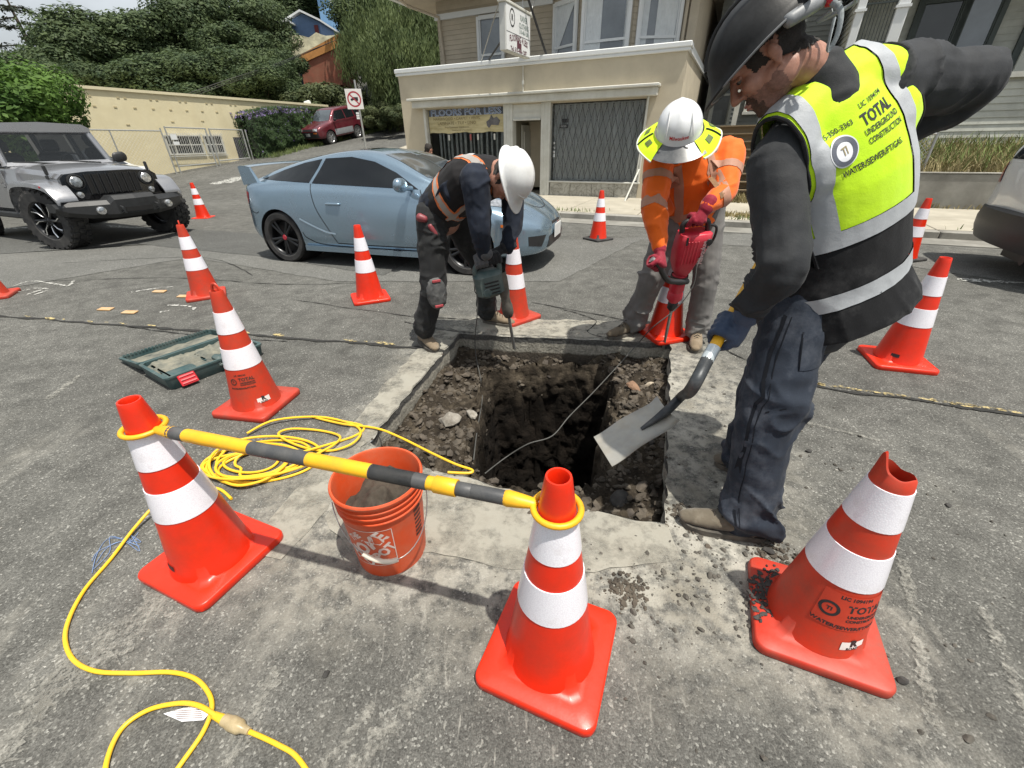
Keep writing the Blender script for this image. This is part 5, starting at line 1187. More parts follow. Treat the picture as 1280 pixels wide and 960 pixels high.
part('leaves', g, IVY, hg, smooth=False, fix=False); part('blossom', fl, FLW, hg, smooth=False, fix=False)
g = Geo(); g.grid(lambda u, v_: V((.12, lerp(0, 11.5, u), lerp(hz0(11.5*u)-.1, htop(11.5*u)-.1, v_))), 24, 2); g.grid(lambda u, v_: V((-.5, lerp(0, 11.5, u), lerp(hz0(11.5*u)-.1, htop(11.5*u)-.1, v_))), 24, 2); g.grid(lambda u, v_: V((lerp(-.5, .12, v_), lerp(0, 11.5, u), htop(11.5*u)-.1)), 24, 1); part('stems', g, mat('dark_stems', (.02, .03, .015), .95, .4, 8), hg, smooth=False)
grass('verge_grass', 2500, lambda r: (-14.5+r.gauss(0, .18), r.uniform(3.2, 13)), .2, mat('verge_green', (.13, .17, .05), .8, .4, 3, obj_=False), 8, lambda x, y: ground_z(*L2W(x, y).xy))
# hillside houses
def hill_house(name, label, px0, px1, py_top, py_base, Y, m_, depth, roof, extra=None, pitch=.35):
    a, b = AT(px0, py_base, Y), AT(px1, py_base, Y); top = AT((px0+px1)/2, py_top, Y).z; w_ = b.x-a.x; h = (top-a.z)
    t = thing(name, label, 'house', ((a.x+b.x)/2, Y, a.z)); wall_h = h*(1-pitch)
    g = Geo(); g.add([V((-w_/2, 0, -4)), V((w_/2, 0, -4)), V((w_/2, 0, wall_h)), V((0, 0, h)), V((-w_/2, 0, wall_h)), V((-w_/2, depth, -4)), V((w_/2, depth, -4)), V((w_/2, depth, wall_h)), V((0, depth, h)), V((-w_/2, depth, wall_h))], [(0, 1, 2, 3, 4), (5, 9, 8, 7, 6), (0, 4, 9, 5), (1, 6, 7, 2), (4, 3, 8, 9), (3, 2, 7, 8)]); part('wall', g, m_, t, smooth=False)
    g = Geo()
    for s_ in (-1, 1):
        e = V((s_*w_*.58, -.5, wall_h-.1)); r0 = V((0, -.5, h+.06)); e2, r2 = e+V((0, depth+1, 0)), r0+V((0, depth+1, 0)); u_ = V((0, 0, .16))
        g.add([e, r0, r2, e2, e+u_, r0+u_, r2+u_, e2+u_], [(0, 1, 2, 3), (7, 6, 5, 4), (0, 4, 5, 1), (1, 5, 6, 2), (2, 6, 7, 3), (3, 7, 4, 0)])
    part('roof', g, roof, t, smooth=False); return t, w_, h, wall_h
BLUE = mat('blue_clapboard', (.13, .21, .36), .8, .12, 3, .1, 30)
t, w_, h, wh = hill_house('hill_house', 'small blue gabled house with white eaves on the hillside', 364, 402, 17, 44, 52, BLUE, 6, WHITE)
g = Geo(); g.box((w_*.38, -.06, wh*.35), (w_*.12, .1, wh*.7)); part('door', g, mat('dark_red_door', (.16, .03, .03), .7, .1, 3), t, smooth=False)
g = Geo(); g.box((-w_*.47, -.8, wh*.72), (w_*.4, 1.8, .14)); part('porch_roof', g, WHITE, t, smooth=False)
for x in (-.6, -.3): g = Geo(); g.box((w_*x, -1.5, wh*.1), (.14, .14, wh*1.2)); part('porch_post', g, TRIM, t, smooth=False)
t, w_, h, wh = hill_house('hill_house', 'tall bright blue house wall on the ridge at the top of the picture', 399, 440, -26, 14, 62, mat('bright_blue_wall', (.20, .38, .62), .8, .08, 3), 6, WHITE, pitch=.2)
g = Geo(); g.box((w_*.14, -.08, h*.42), (w_*.5, .1, h*.34)); f_ = part('window', g, WHITE, t, smooth=False); g = Geo(); g.box((w_*.14, -.14, h*.42), (w_*.42, .04, h*.28)); part('pane', g, SKYGLASS, f_, smooth=False)
rf = thing('red_shed', 'rusty red wall with an orange edge on the hillside below the blue house', 'shed', AT(398, 84, 44))
a = rf.location.copy(); Q = [AT(374, 70, 44), AT(428, 40, 44), AT(428, 106, 44), AT(380, 106, 44)]; Q = [q-a for q in Q]
g = Geo(); g.add(Q+[q+V((0, 4, 0)) for q in Q], [(3, 2, 1, 0), (4, 5, 6, 7), (0, 1, 5, 4), (1, 2, 6, 5), (3, 0, 4, 7)]); part('wall', g, mat('rusty_red', (.26, .085, .05), .85, .25, 1.5, dirt=(.2, .13, .08), dscale=2, damt=.5), rf, smooth=False)
g = Geo(); u_ = V((0, -.12, 0)); e = [Q[0]+u_, Q[1]+u_, Q[1]+u_-V((0, 0, .8)), Q[0]+u_-V((0, 0, .55))]; g.add(e+[q+V((0, .1, 0)) for q in e], [(3, 2, 1, 0), (4, 5, 6, 7), (0, 1, 5, 4), (2, 3, 7, 6)]); part('fascia', g, mat('orange_wood', (.46, .21, .06), .8, .2, 3), rf, smooth=False)
p = AT(386, 133, 27); g = Geo(); g.box((0, 0, 0), (.32, .2, .5), bev=.03); o = part('meter_box', g, WHITE); o.location = p; o.rotation_euler = (0, R(-12), 0); tag(o, 'small white box on top of the ivy hedge', 'utility box')
g = Geo()
for k in range(3): g.tube([AT(232, 124-k*3, 26), AT(280, 106-k*2.5, 27), AT(340, 86-k*2, 30), AT(420, 50, 36)], .012, 4)
o = part('overhead_wires', g, BLACK); tag(o, 'thin dark overhead wires crossing in front of the wooded hillside', 'wires')
# bare earth bank with dry brush under the blue house
g = Geo(); Q = [AT(350, 44, 50), AT(430, 44, 50), AT(430, 90, 46), AT(360, 90, 46)]
g.grid(lambda u, v_: Q[0].lerp(Q[1], u).lerp(Q[3].lerp(Q[2], u), v_)+V((0, 0, .5*n3((u*6, v_*5, 2)))), 14, 10); part('rocky_bank', g, mat('rocky_ground', (.2, .19, .13), .95, .5, 1.2, .5, 6, obj_=False), kind='structure')
# ------------------------------------------------------------ vehicles
def paint(name, col, metal=.6, rough=.28, dirt=None):
    m_, t, b = nmat(name); p = pos(t, True); n = noise_out(t, p, 260, 2, .5); d = noise_out(t, p, 3, 7, .65)
    c = ramp(t, n, [(.35, tuple(x*.9 for x in col)), (.65, tuple(min(1, x*1.12) for x in col))])
    if dirt: c = mixc(t, mathn(t, 'MULTIPLY', ramp(t, d, [(.45, (0,)*3), (.75, (1,)*3)]), .2), c, dirt)
    t.links.new(c, b.inputs['Base Color']); b.inputs['Metallic'].default_value = metal; b.inputs['Roughness'].default_value = rough; b.inputs['Coat Weight'].default_value = .8; b.inputs['Coat Roughness'].default_value = .05
    t.links.new(ramp(t, d, [(.4, (rough,)*3), (.7, (rough+.16,)*3)]), b.inputs['Roughness']); return m_
CGLASS = mat('tinted_car_glass', (.010, .012, .014), .05, .2, 2, spec=.45)
WSGLASS = mat('windscreen_glass', (.05, .062, .07), .04, .3, 1.5, spec=1., coat=.8)
LAMP = mat('headlamp_glass', (.72, .73, .72), .16, .45, 30, spec=.8, coat=.8, metal=.85)
TYRE = mat('tyre_rubber', (.022, .022, .023), .8, .25, 12, .3, 90, dirt=(.1, .095, .085), dscale=6, damt=.45)
RIMD = mat('dark_alloy', (.035, .036, .038), .35, .2, 10, metal=.7); RIMS = mat('silver_alloy', (.5, .5, .5), .3, .1, 8, metal=.8); HUBR = mat('red_hub', (.45, .03, .05), .4, .1, 8)
PLATE = mat('licence_plate', (.68, .68, .66), .5, .05, 9); AMBER = mat('amber_lens', (.5, .13, .02), .25, .1, 9, coat=.5); REDL = mat('red_lens', (.35, .015, .02), .2, .1, 9, coat=.5)
WELL = mat('wheel_well', (.008, .008, .008), .95, .2, 9)
def wheel(par, x, y, r, wd, side, spokes=10, style='split', rim=RIMD, hub=None, rimr=.7, steer=0., knob=False, label=None):
    """side=+1: outer face towards +y"""
    M = MX.Translation((x, y, r)) @ MX.Rotation(steer, 4, 'Z') @ MX.Rotation(-side*pi/2, 4, 'X')   # local z = outwards
    g = Geo(); h = wd/2; R0 = r*rimr
    g.lathe([(R0, -h*.85), (R0*1.04, -h*.95), (r*.93, -h), (r*.985, -h*.8), (r, -h*.45), (r, h*.45), (r*.985, h*.8), (r*.93, h), (R0*1.06, h*.97), (R0*1.0, h*.84)], 44, M)
    if knob:
        for k in range(26):
            for zz, a0 in ((-h*.62, 0), (0, .5), (h*.62, 0)):
                a = 2*pi*(k+a0)/26; Mk = M @ MX.Rotation(a, 4, 'Z') @ MX.Translation((r*1.0, 0, zz)); g.box((0, 0, 0), (r*.07, r*.15, h*.52), Mk)
            a = 2*pi*k/26; Mk = M @ MX.Rotation(a, 4, 'Z') @ MX.Translation((r*.95, 0, h*.93)); g.box((0, 0, 0), (r*.1, r*.12, h*.14), Mk)
    wh = part('wheel', g, TYRE, par, label=label)
    g = Geo(); g.lathe([(R0*.98, -h*.85), (R0*.92, -h*.2), (R0*.90, h*.45), (R0*.97, h*.82), (R0*1.01, h*.88), (R0*1.01, h*.80)], 40, M); g.lathe([(.001, -h*.1), (R0*.9, -h*.15)], 24, M)
    n = spokes
    for k in range(n):
        a = 2*pi*k/n
        if style == 'split': a += (.16 if k % 2 else -.16)
        c_, s_ = cos(a), sin(a)
        P = [V((c_*R0*.16, s_*R0*.16, h*.62)), V((c_*R0*.55, s_*R0*.55, h*.68)), V((c_*R0*.95, s_*R0*.95, h*.72))]
        w_ = R0*(.085 if n > 6 else .13)
        g.tube([M @ q for q in P], [(w_*.7, w_*1.15), (w_*.7, w_*.9), (w_*.7, w_*1.05)], 6, up=M.to_3x3() @ V((0, 0, 1)))
    g.lathe([(.001, h*.74), (R0*.13, h*.72), (R0*.2, h*.6), (R0*.2, h*.2)], 16, M); part('rim', g, rim, wh)
    if style == 'milled':
        g = Geo()
        for k in range(n):
            a = 2*pi*k/n+.04; c_, s_ = cos(a), sin(a); c2, s2 = cos(a+.16), sin(a+.16)
            g.tube([M @ V((c_*R0*.3, s_*R0*.3, h*.74)), M @ V((c_*R0*.62, s_*R0*.62, h*.8)), M @ V((c2*R0*.93, s2*R0*.93, h*.82))], [.003, .009, .013], 5)
        part('milled_edge', g, CHROME, wh)
    if hub: g = Geo(); g.lathe([(.001, h*.78), (R0*.13, h*.77), (R0*.16, h*.66)], 16, M); part('hub_cap', g, hub, wh)
    return wh
def interp_sections(S, nx):
    """S: list of (x, [(y,z)...]); Catmull-Rom along x and round the section"""
    pts = [[V((x, y, z)) for y, z in sec] for x, sec in S]
    cols = [catmull([r[j] for r in pts], nx) for j in range(len(pts[0]))]; rows = []
    for i in range(len(cols[0])):
        rows.append(catmull([c[i] for c in cols], 4))
    return rows
def body_geo(S, nx=5):
    rows = interp_sections(S, nx); g = Geo(); rings = []
    for r in rows:
        r = [V((p.x, max(0, p.y), p.z)) for p in r]; r[0].y = 0; r[-1].y = 0
        L_ = r; Rr = [V((p.x, -p.y, p.z)) for p in reversed(r[1:-1])]; rings.append(L_+Rr)
    g.loft(rings, True); return g
def sec(zb, w_, z1, zs, wb, zbelt, wr, zt, fl=.97):
    return [(0, zb), (w_*.8, zb), (w_*.985, zb+.07), (w_, z1), (w_*fl, zs), (wb, zbelt), (lerp(wb, wr, .55), lerp(zbelt, zt, .52)), (wr, lerp(zbelt, zt, .9)), (wr*.62, zt-.012), (0, zt)]
def side_patch(name, poly, bv, m_, par, off=.004, step=.06, sides=(1, -1), label=None, y0=3.):
    out = None
    for s_ in sides:
        g = Geo(); vs, fs = fill2d(poly, step); g.add(vs, fs); h = cast(g, lambda u, v_: (u, s_*y0, v_), (0, -s_, 0), bv, off); out = part(name, h, m_, par, label=label, ang=60)
    return out
def top_patch(name, poly, bv, m_, par, off=.004, step=.07, z0=4.):
    g = Geo(); vs, fs = fill2d(poly, step); g.add(vs, fs); h = cast(g, lambda u, v_: (u, v_, z0), (0, 0, -1), bv, off); return part(name, h, m_, par, ang=60)
def front_patch(name, poly, bv, m_, par, off=.004, step=.05, x0=6., d=-1, **kw):
    g = Geo(); vs, fs = fill2d(poly, step); g.add(vs, fs); h = cast(g, lambda u, v_: (x0, u, v_), (d, 0, 0), bv, off); return part(name, h, m_, par, ang=60, **kw)
def side_line(name, path, bv, m_, par, w_=.009, off=.002, sides=(1, -1)):
    for s_ in sides:
        P = catmull([(x, z, 0) for x, z in path], 6); h = cast(strip2d(P, w_), lambda u, v_: (u, s_*3, v_), (0, -s_, 0), bv, off); part(name, h, m_, par, smooth=False)
def top_line(name, path, bv, m_, par, w_=.009, off=.002):
    P = catmull([(x, y, 0) for x, y in path], 6); h = cast(strip2d(P, w_), lambda u, v_: (u, v_, 4), (0, 0, -1), bv, off); part(name, h, m_, par, smooth=False)
def arches(g, axles, r, yin, z):
    me = to_mesh('b', g, [], False); cut = []
    for ax in axles:
        for s_ in (1, -1):
            c = Geo(); M = MX.Translation((ax, s_*(yin+.3), z)) @ MX.Rotation(pi/2, 4, 'X'); c.lathe([(r, -.3), (r, .3)], 36, M, caps=True); cut.append(c)
    return boolean(me, cut)
def wells(par, axles, r, yin, yout, z):
    for ax in axles:
        for s_ in (1, -1):
            g = Geo(); M = MX.Translation((ax, 0, z)) @ MX.Rotation(-s_*pi/2, 4, 'X'); g.lathe([(.001, yin), (r*.99, yin), (r*.995, yout)], 32, M); part('wheel_arch', g, WELL, par)
# ---------- light blue coupe
CBLUE = paint('ice_blue_paint', (.25, .345, .43), .7, .17, (.24, .28, .31))
cyaw = atan2(-.316, .949)
coupe = thing('parked_coupe', 'light blue two door coupe with a tall rear wing and tinted windows', 'car', (-2.70, 6.57, 0), cyaw); coupe.scale = (1.0, 1.0, 1.01)
S = [(-.83, sec(.46, .50, .58, .70, .46, .78, .40, .82)), (-.79, sec(.36, .66, .55, .74, .63, .86, .55, .90)), (-.70, sec(.28, .77, .53, .78, .72, .90, .60, .955)), (-.45, sec(.22, .84, .52, .80, .77, .925, .60, 1.01)), (0, sec(.19, .868, .52, .80, .80, .935, .57, 1.125)), (.45, sec(.18, .868, .50, .79, .805, .93, .55, 1.23)), (.9, sec(.18, .86, .50, .785, .80, .915, .55, 1.295)), (1.3, sec(.18, .86, .50, .775, .80, .90, .55, 1.30)), (1.65, sec(.18, .86, .50, .765, .80, .885, .58, 1.215)), (2.0, sec(.18, .862, .50, .755, .795, .87, .64, 1.06)), (2.3, sec(.19, .868, .50, .745, .77, .85, .62, .945)), (2.65, sec(.2, .868, .50, .72, .74, .805, .5, .885)), (3.0, sec(.2, .83, .46, .66, .66, .735, .42, .80)), (3.22, sec(.2, .72, .42, .58, .55, .65, .34, .71)), (3.38, sec(.22, .54, .40, .51, .40, .56, .26, .60)), (3.45, sec(.27, .36, .38, .46, .26, .49, .16, .515))]
S = [(x*.74 if x < 0 else x, q_) for x, q_ in S]
g = body_geo(S); bv = bvh_of(g); me = arches(g, (0, 2.6), .345, .5, .315); set_mat(me, CBLUE, True, 35); body = obj('body', me, coupe)
wells(coupe, (0, 2.6), .345, .45, .845, .315)
for ax in (0, 2.6):
    for s_ in (1, -1): wheel(coupe, ax, s_*.755, .312, .2, s_, 10, 'split', RIMD, HUBR if ax == 0 else None, .72, steer=0)
side_patch('door_window', [(2.03, .905), (1.72, 1.065), (1.42, 1.175), (1.1, 1.225), (.72, 1.21), (.60, .955)], bv, CGLASS, coupe, .005)
side_patch('quarter_window', [(.555, .96), (.665, 1.205), (.4, 1.165), (.1, 1.09), (-.22, .99)], bv, CGLASS, coupe, .005)
top_patch('windscreen', [(1.50, .50), (1.55, 0), (1.50, -.50), (2.08, -.61), (2.22, -.3), (2.26, 0), (2.22, .3), (2.08, .61)], bv, WSGLASS, coupe, .004)
top_patch('rear_window', [(.55, .46), (.6, 0), (.55, -.46), (-.32, -.52), (-.38, 0), (-.32, .52)], bv, CGLASS, coupe, .004)
top_patch('sunroof', [(.85, .33), (1.22, .33), (1.22, -.33), (.85, -.33)], bv, CGLASS, coupe, .003)
GAP = mat('panel_gap', (.015, .017, .02), .9, .2, 9)
side_line('door_gap', [(2.05, .90), (2.14, .70), (2.10, .45), (2.02, .285)], bv, GAP, coupe); side_line('door_gap', [(.58, .95), (.62, .7), (.78, .42), (.86, .285)], bv, GAP, coupe); side_line('door_gap', [(.86, .285), (1.4, .28), (2.02, .285)], bv, GAP, coupe, .012)
side_line('skirt_gap', [(.36, .40), (.44, .32), (.8, .25), (2.25, .25)], bv, GAP, coupe, .012)
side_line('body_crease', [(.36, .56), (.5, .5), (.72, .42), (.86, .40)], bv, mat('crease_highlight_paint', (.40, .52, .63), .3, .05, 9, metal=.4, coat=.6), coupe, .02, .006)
side_line('bumper_gap', [(-.30, .62), (-.36, .60), (-.48, .64), (-.55, .68)], bv, GAP, coupe)
top_line('bonnet_gap', [(2.30, .66), (2.7, .60), (3.05, .42), (3.24, .2), (3.29, 0), (3.24, -.2), (3.05, -.42), (2.7, -.60), (2.30, -.66)], bv, GAP, coupe, .01)
g = Geo()
for s_ in (1, -1): g.capsule([V((.80, s_*.862, .735)), V((.97, s_*.862, .735))], [(.018, .022)]*2, 10)
part('door_handle', g, CBLUE, coupe, kind='stuff') if False else None
for s_ in (1, -1):
    g = Geo(); g.capsule([V((.80, s_*.853, .735)), V((.97, s_*.853, .735))], [(.016, .02)]*2, 10); part('door_handle', g, CBLUE, coupe)
    g = Geo(); g.capsule([V((1.92, s_*.93, .955)), V((1.93, s_*1.02, .965))], [(.075, .06), (.07, .055)], 14, up=(0, 0, 1)); g.tube([V((1.95, s_*.78, .915)), V((1.93, s_*.93, .93))], .025, 8); mr = part('door_mirror', g, CBLUE, coupe)
    # head lamp, fog lamp
    h = [(3.20, s_*.47), (3.12, s_*.62), (2.86, s_*.745), (2.50, s_*.775), (2.56, s_*.70), (2.85, s_*.585)]
    top_patch('headlight', h, bv, LAMP, coupe, .006, .05)
    front_patch('fog_recess', [(s_*.50, .30), (s_*.66, .33), (s_*.66, .43), (s_*.42, .42)], bv, BLACK, coupe, .004, .04)
    g = Geo(); g.ell((3.13, s_*.56, .375), (.03, .045, .045)); part('fog_lamp', g, LAMP, coupe)
    side_patch('side_marker', [(3.02, .545), (3.20, .535), (3.20, .56), (3.02, .575)], bv, AMBER, coupe, .006, .03, (s_,))
    side_patch('tail_light', [(-.60, .66), (-.47, .72), (-.44, .84), (-.56, .86)], bv, REDL, coupe, .005, .04, (s_,))
    g = Geo(); g.loft([[V((x, s_*y, z)) for x, y, z in q] for q in ([(-.52, .70, .93), (-.28, .70, .955), (-.28, .745, .94), (-.52, .745, .92)], [(-.54, .71, 1.12), (-.36, .71, 1.12), (-.36, .74, 1.12), (-.54, .74, 1.12)])]); part('wing_end_plate', g, CBLUE, coupe, smooth=False)
front_patch('lower_grille', [(-.38, .27), (.38, .27), (.34, .39), (-.34, .39)], bv, BLACK, coupe, .004, .04); front_patch('upper_grille', [(-.2, .505), (.2, .505), (.18, .53), (-.18, .53)], bv, BLACK, coupe, .004, .03)
g = Geo(); g.box((3.475, 0, .42), (.012, .31, .155), bev=.004); lp = part('licence_plate', g, PLATE, coupe); g = text_geo('4XKR921', .085, .002); g.v = [V((3.4825, p.x, .42+p.y)) for p in g.v]; part('plate_print', g, mat('navy_print', (.03, .05, .16), .6, .1, 9), lp, smooth=False) if False else None
g = Geo(); g.lathe([(.028, 0), (.038, .004), (.04, .0)], 20, MX.Translation((3.33, 0, .618)) @ MX.Rotation(R(50), 4, 'Y')); part('badge', g, CHROME, coupe)
g = Geo(); P = [(-.90, -.72, 1.2), (-.90, .72, 1.2)]
g.loft([[V((x, y, 1.205+dz+.02*(1-(y/.74)**2))) for x, dz in ((-.55, -.08), (-.50, -.064), (-.42, -.066), (-.36, -.08), (-.42, -.092), (-.50, -.092))] for y in [-.74+1.48*k/16 for k in range(17)]]); part('rear_wing', g, CBLUE, coupe)
for sa, sb in ((-.885, -.84), (.84, .885)): g = Geo(); g.loft([[V((x, s, z)) for x, z in ((.36, .18), (2.24, .18), (2.24, .24), (.36, .24))] for s in (sa, sb)]); part('side_skirt', g, CBLUE, coupe, smooth=False)
# ---------- grey off-roader
JG = paint('gunmetal_silver_paint', (.34, .345, .36), .7, .26, (.25, .24, .23)); JB = mat('satin_black_steel', (.018, .019, .02), .5, .25, 14, .15, 90)
jeep = thing('off_roader', 'silver grey boxy off-roader with big knobbly tyres and a black steel front bumper', 'car', (-6.66, 7.62, 0), R(-25)); jeep.scale = (.95, .95, .95)
def jb(name, boxes, m_, par=None, bev=.02, **kw):
    g = Geo()
    for b_ in boxes: g.box(*b2(*b_), bev=bev)
    return part(name, g, m_, par or jeep, **kw)
# tub, doors
g = Geo(); g.loft([[V((x, y, z)) for y, z in ((-.74, .50), (-.79, .58), (-.80, 1.0), (-.76, 1.17), (-.7, 1.2), (.7, 1.2), (.76, 1.17), (.80, 1.0), (.79, .58), (.74, .50))] for x in (-3.45, -2.6, -1.7, -.95, -.62)]); part('body', g, JG, jeep, ang=30)
g = Geo(); rings = []
for x, w_, z0, z1 in ((-.93, .76, .85, 1.215), (-.5, .745, .8, 1.205), (0, .715, .75, 1.175), (.33, .665, .75, 1.125), (.42, .64, .78, 1.07)):
    rings.append([V((x, y*w_, z)) for y, z in ((-1, z0), (-1, z1-.09), (-.93, z1-.025), (-.6, z1), (-.4, z1+.012), (0, z1+.018), (.4, z1+.012), (.6, z1), (.93, z1-.025), (1, z1-.09), (1, z0))])
g.loft(rings); part('bonnet', g, JG, jeep, ang=35)
for s_ in (1, -1):
    g = Geo(); P = [(-.78, .60), (-.74, .78), (-.60, .93), (-.35, .985), (.15, .985), (.42, .93), (.56, .80), (.60, .74)]
    rings = []
    for x, z in catmull([(x, z, 0) for x, z in P], 4) and [(q.x, q.y) for q in catmull([(x, z, 0) for x, z in P], 4)]:
        k = sstep(.2, .6, x); yo = .955-.05*k
        rings.append([V((x, s_*.64, z+.03)), V((x, s_*(yo-.05), z+.03)), V((x, s_*yo, z+.012)), V((x, s_*(yo+.004), z-.05)), V((x, s_*(yo-.02), z-.055)), V((x, s_*(yo-.04), z-.01)), V((x, s_*.64, z-.01))])
    g.loft(rings); part('front_fender', g, JG, jeep, ang=50)
    side_y = s_*.803
    g = Geo(); g.box((-1.55, s_*.797, .86), (1.02, .02, .6), bev=.03); d_ = part('door', g, JG, jeep)
    g = Geo(); g.box((-1.92, s_*.815, 1.02), (.16, .03, .045), bev=.012); part('handle', g, JB, d_)
    g = Geo(); g.box((-1.15, s_*.81, .93), (.1, .02, .07), bev=.01); g.box((-1.1, s_*.815, 1.12), (.1, .03, .03), bev=.008); part('hinge', g, JG, d_)
    g = Geo(); g.box((-1.6, s_*.78, .46), (2.1, .1, .1), bev=.02); part('rock_rail', g, JB, jeep)
    g = Geo(); g.capsule([V((-.92, s_*.86, 1.29)), V((-.92, s_*.95, 1.30))], [(.085, .035)]*2, 12, up=(0, 0, 1)); g.tube([V((-.95, s_*.78, 1.24)), V((-.9, s_*.9, 1.28))], .022, 6); part('door_mirror', g, JB, jeep)
    g = Geo(); g.lathe([(.001, .03), (.07, .026), (.088, .008), (.095, 0), (.098, -.04)], 28, MX.Translation((.445, s_*.50, .985)) @ MX.Rotation(pi/2, 4, 'Y')); hl = part('headlight', g, LAMP, jeep)
    g = Geo(); g.lathe([(.094, .02), (.112, .016), (.116, -.02)], 28, MX.Translation((.445, s_*.50, .985)) @ MX.Rotation(pi/2, 4, 'Y')); part('bezel', g, JB, hl)
    g = Geo(); g.lathe([(.001, .02), (.045, .014), (.05, -.02)], 20, MX.Translation((.45, s_*.52, .80)) @ MX.Rotation(pi/2, 4, 'Y')); part('turn_signal', g, LAMP, jeep)
    g = Geo(); g.lathe([(.001, .02), (.05, .014), (.06, 0), (.06, -.05)], 20, MX.Translation((.84, s_*.50, .58)) @ MX.Rotation(pi/2, 4, 'Y')); part('fog_lamp', g, LAMP, jeep)
    g = Geo(); g.ell((.36, s_*.93, .94), (.035, .012, .02)); part('side_marker', g, REDL, jeep)
    g = Geo(); g.box((.2, s_*.705, 1.16), (.05, .04, .14), bev=.012); g.box((.2, s_*.72, 1.06), (.07, .03, .06), bev=.01); part('bonnet_latch', g, JB, jeep)
    wheel(jeep, 0, s_*.80, .445, .31, s_, 8, 'milled', RIMD, None, .62, steer=R(14), knob=True)
    wheel(jeep, -2.95, s_*.80, .445, .31, s_, 8, 'milled', RIMD, None, .60, knob=True)
g = Geo(); g.loft([[V((x, y, z)) for y, z in ((-.66, .70), (-.69, .85), (-.68, 1.04), (-.60, 1.10), (-.3, 1.125), (.3, 1.125), (.60, 1.10), (.68, 1.04), (.69, .85), (.66, .70))] for x in (.36, .44)]); gr = part('grille', g, mat('gloss_black', (.012, .012, .013), .15, .1, 8, coat=.7), jeep, ang=30)
for k in range(7):
    y = (k-3)*.108; g = Geo(); g.box((.444, y, .94), (.01, .058, .28), bev=.004); part('slot', g, WELL, gr)
    for s_ in (-1, 1): g = Geo(); g.box((.452, y+s_*.036, .94), (.02, .012, .30), bev=.004); part('slot_rim', g, JB, gr)
JGLASS = clear_glass('clear_car_glass', (.02, .024, .027), .38)
# windscreen frame, glass, roof
A_ = [(-.92, 1.20), (-1.15, 1.71)]
def wsp(y, t): return V((lerp(A_[0][0], A_[1][0], t), y, lerp(A_[0][1], A_[1][1], t)))
g = Geo()
for s_ in (1, -1): g.tube([wsp(s_*.735, 0), wsp(s_*.66, 1)], [(.04, .05)]*2, 4, up=(1, 0, 0))
g.tube([wsp(-.7, 1), wsp(.7, 1)], [(.05, .04)]*2, 4); g.tube([wsp(-.74, .02), wsp(.74, .02)], [(.05, .05)]*2, 4); part('windscreen_frame', g, JG, jeep, smooth=False)
g = Geo(); g.add([wsp(-.70, .06)+V((.01, 0, 0)), wsp(.70, .06)+V((.01, 0, 0)), wsp(.635, .95)+V((.01, 0, 0)), wsp(-.635, .95)+V((.01, 0, 0))], [(0, 1, 2, 3)]); part('windscreen', g, JGLASS, jeep, smooth=False)
for yy in (-.36, .36):
    g = Geo(); g.box((-1.95, yy, 1.02), (.18, .5, .75), bev=.06); g.box((-1.97, yy, 1.5), (.1, .26, .2), bev=.04); part('seat', g, BLACK, jeep)
g = Geo(); g.box((-1.12, 0, 1.16), (.35, 1.4, .1), bev=.03); part('dashboard', g, BLACK, jeep)
g = Geo(); g.lathe([(.17, -.012), (.185, 0), (.17, .012), (.155, 0), (.17, -.012)], 24, MX.Translation((-1.4, .36, 1.22)) @ MX.Rotation(R(-65), 4, 'Y')); part('steering_wheel', g, BLACK, jeep)
for y0 in (-.35, .25): g = Geo(); g.tube([wsp(y0+.3, .03)+V((.05, 0, 0)), wsp(y0-.05, .1)+V((.03, 0, 0)), wsp(y0-.28, .13)+V((.025, 0, 0))], [.014, .011, .007], 6); part('wiper', g, JB, jeep)
g = Geo(); g.loft([[V((x, y, z)) for y, z in ((-.68, 1.70), (-.70, 1.76), (-.6, 1.82), (0, 1.845), (.6, 1.82), (.70, 1.76), (.68, 1.70))] for x in (-1.10, -1.2, -2.5, -3.35, -3.42)]); part('hard_top', g, JG, jeep, ang=40)
g = Geo()
for s_ in (1, -1):
    for x0, x1 in ((-1.98, -1.9), (-3.45, -3.3)): g.loft([[V((x, s_*.76, 1.19)), V((x, s_*.70, 1.19)), V((x, s_*.63, 1.72)), V((x, s_*.69, 1.72))] for x in (x0, x1)])
part('roof_pillar', g, JG, jeep, smooth=False, kind=None) if False else None
for s_ in (1, -1):
    for x0, x1 in ((-1.98, -1.9), (-3.45, -3.3)): g = Geo(); g.loft([[V((x, s_*.76, 1.19)), V((x, s_*.70, 1.19)), V((x, s_*.63, 1.72)), V((x, s_*.69, 1.72))] for x in (x0, x1)]); part('roof_pillar', g, JG, jeep, smooth=False)
    g = Geo(); g.add([V((-1.0, s_*.75, 1.2)), V((-1.9, s_*.75, 1.2)), V((-1.9, s_*.68, 1.71)), V((-1.2, s_*.68, 1.71))], [(0, 1, 2, 3)]); part('door_window', g, JGLASS, jeep, smooth=False)
    g = Geo(); g.add([V((-1.98, s_*.75, 1.2)), V((-3.3, s_*.75, 1.2)), V((-3.3, s_*.68, 1.71)), V((-1.98, s_*.68, 1.71))], [(0, 1, 2, 3)]); part('side_window', g, JGLASS, jeep, smooth=False)
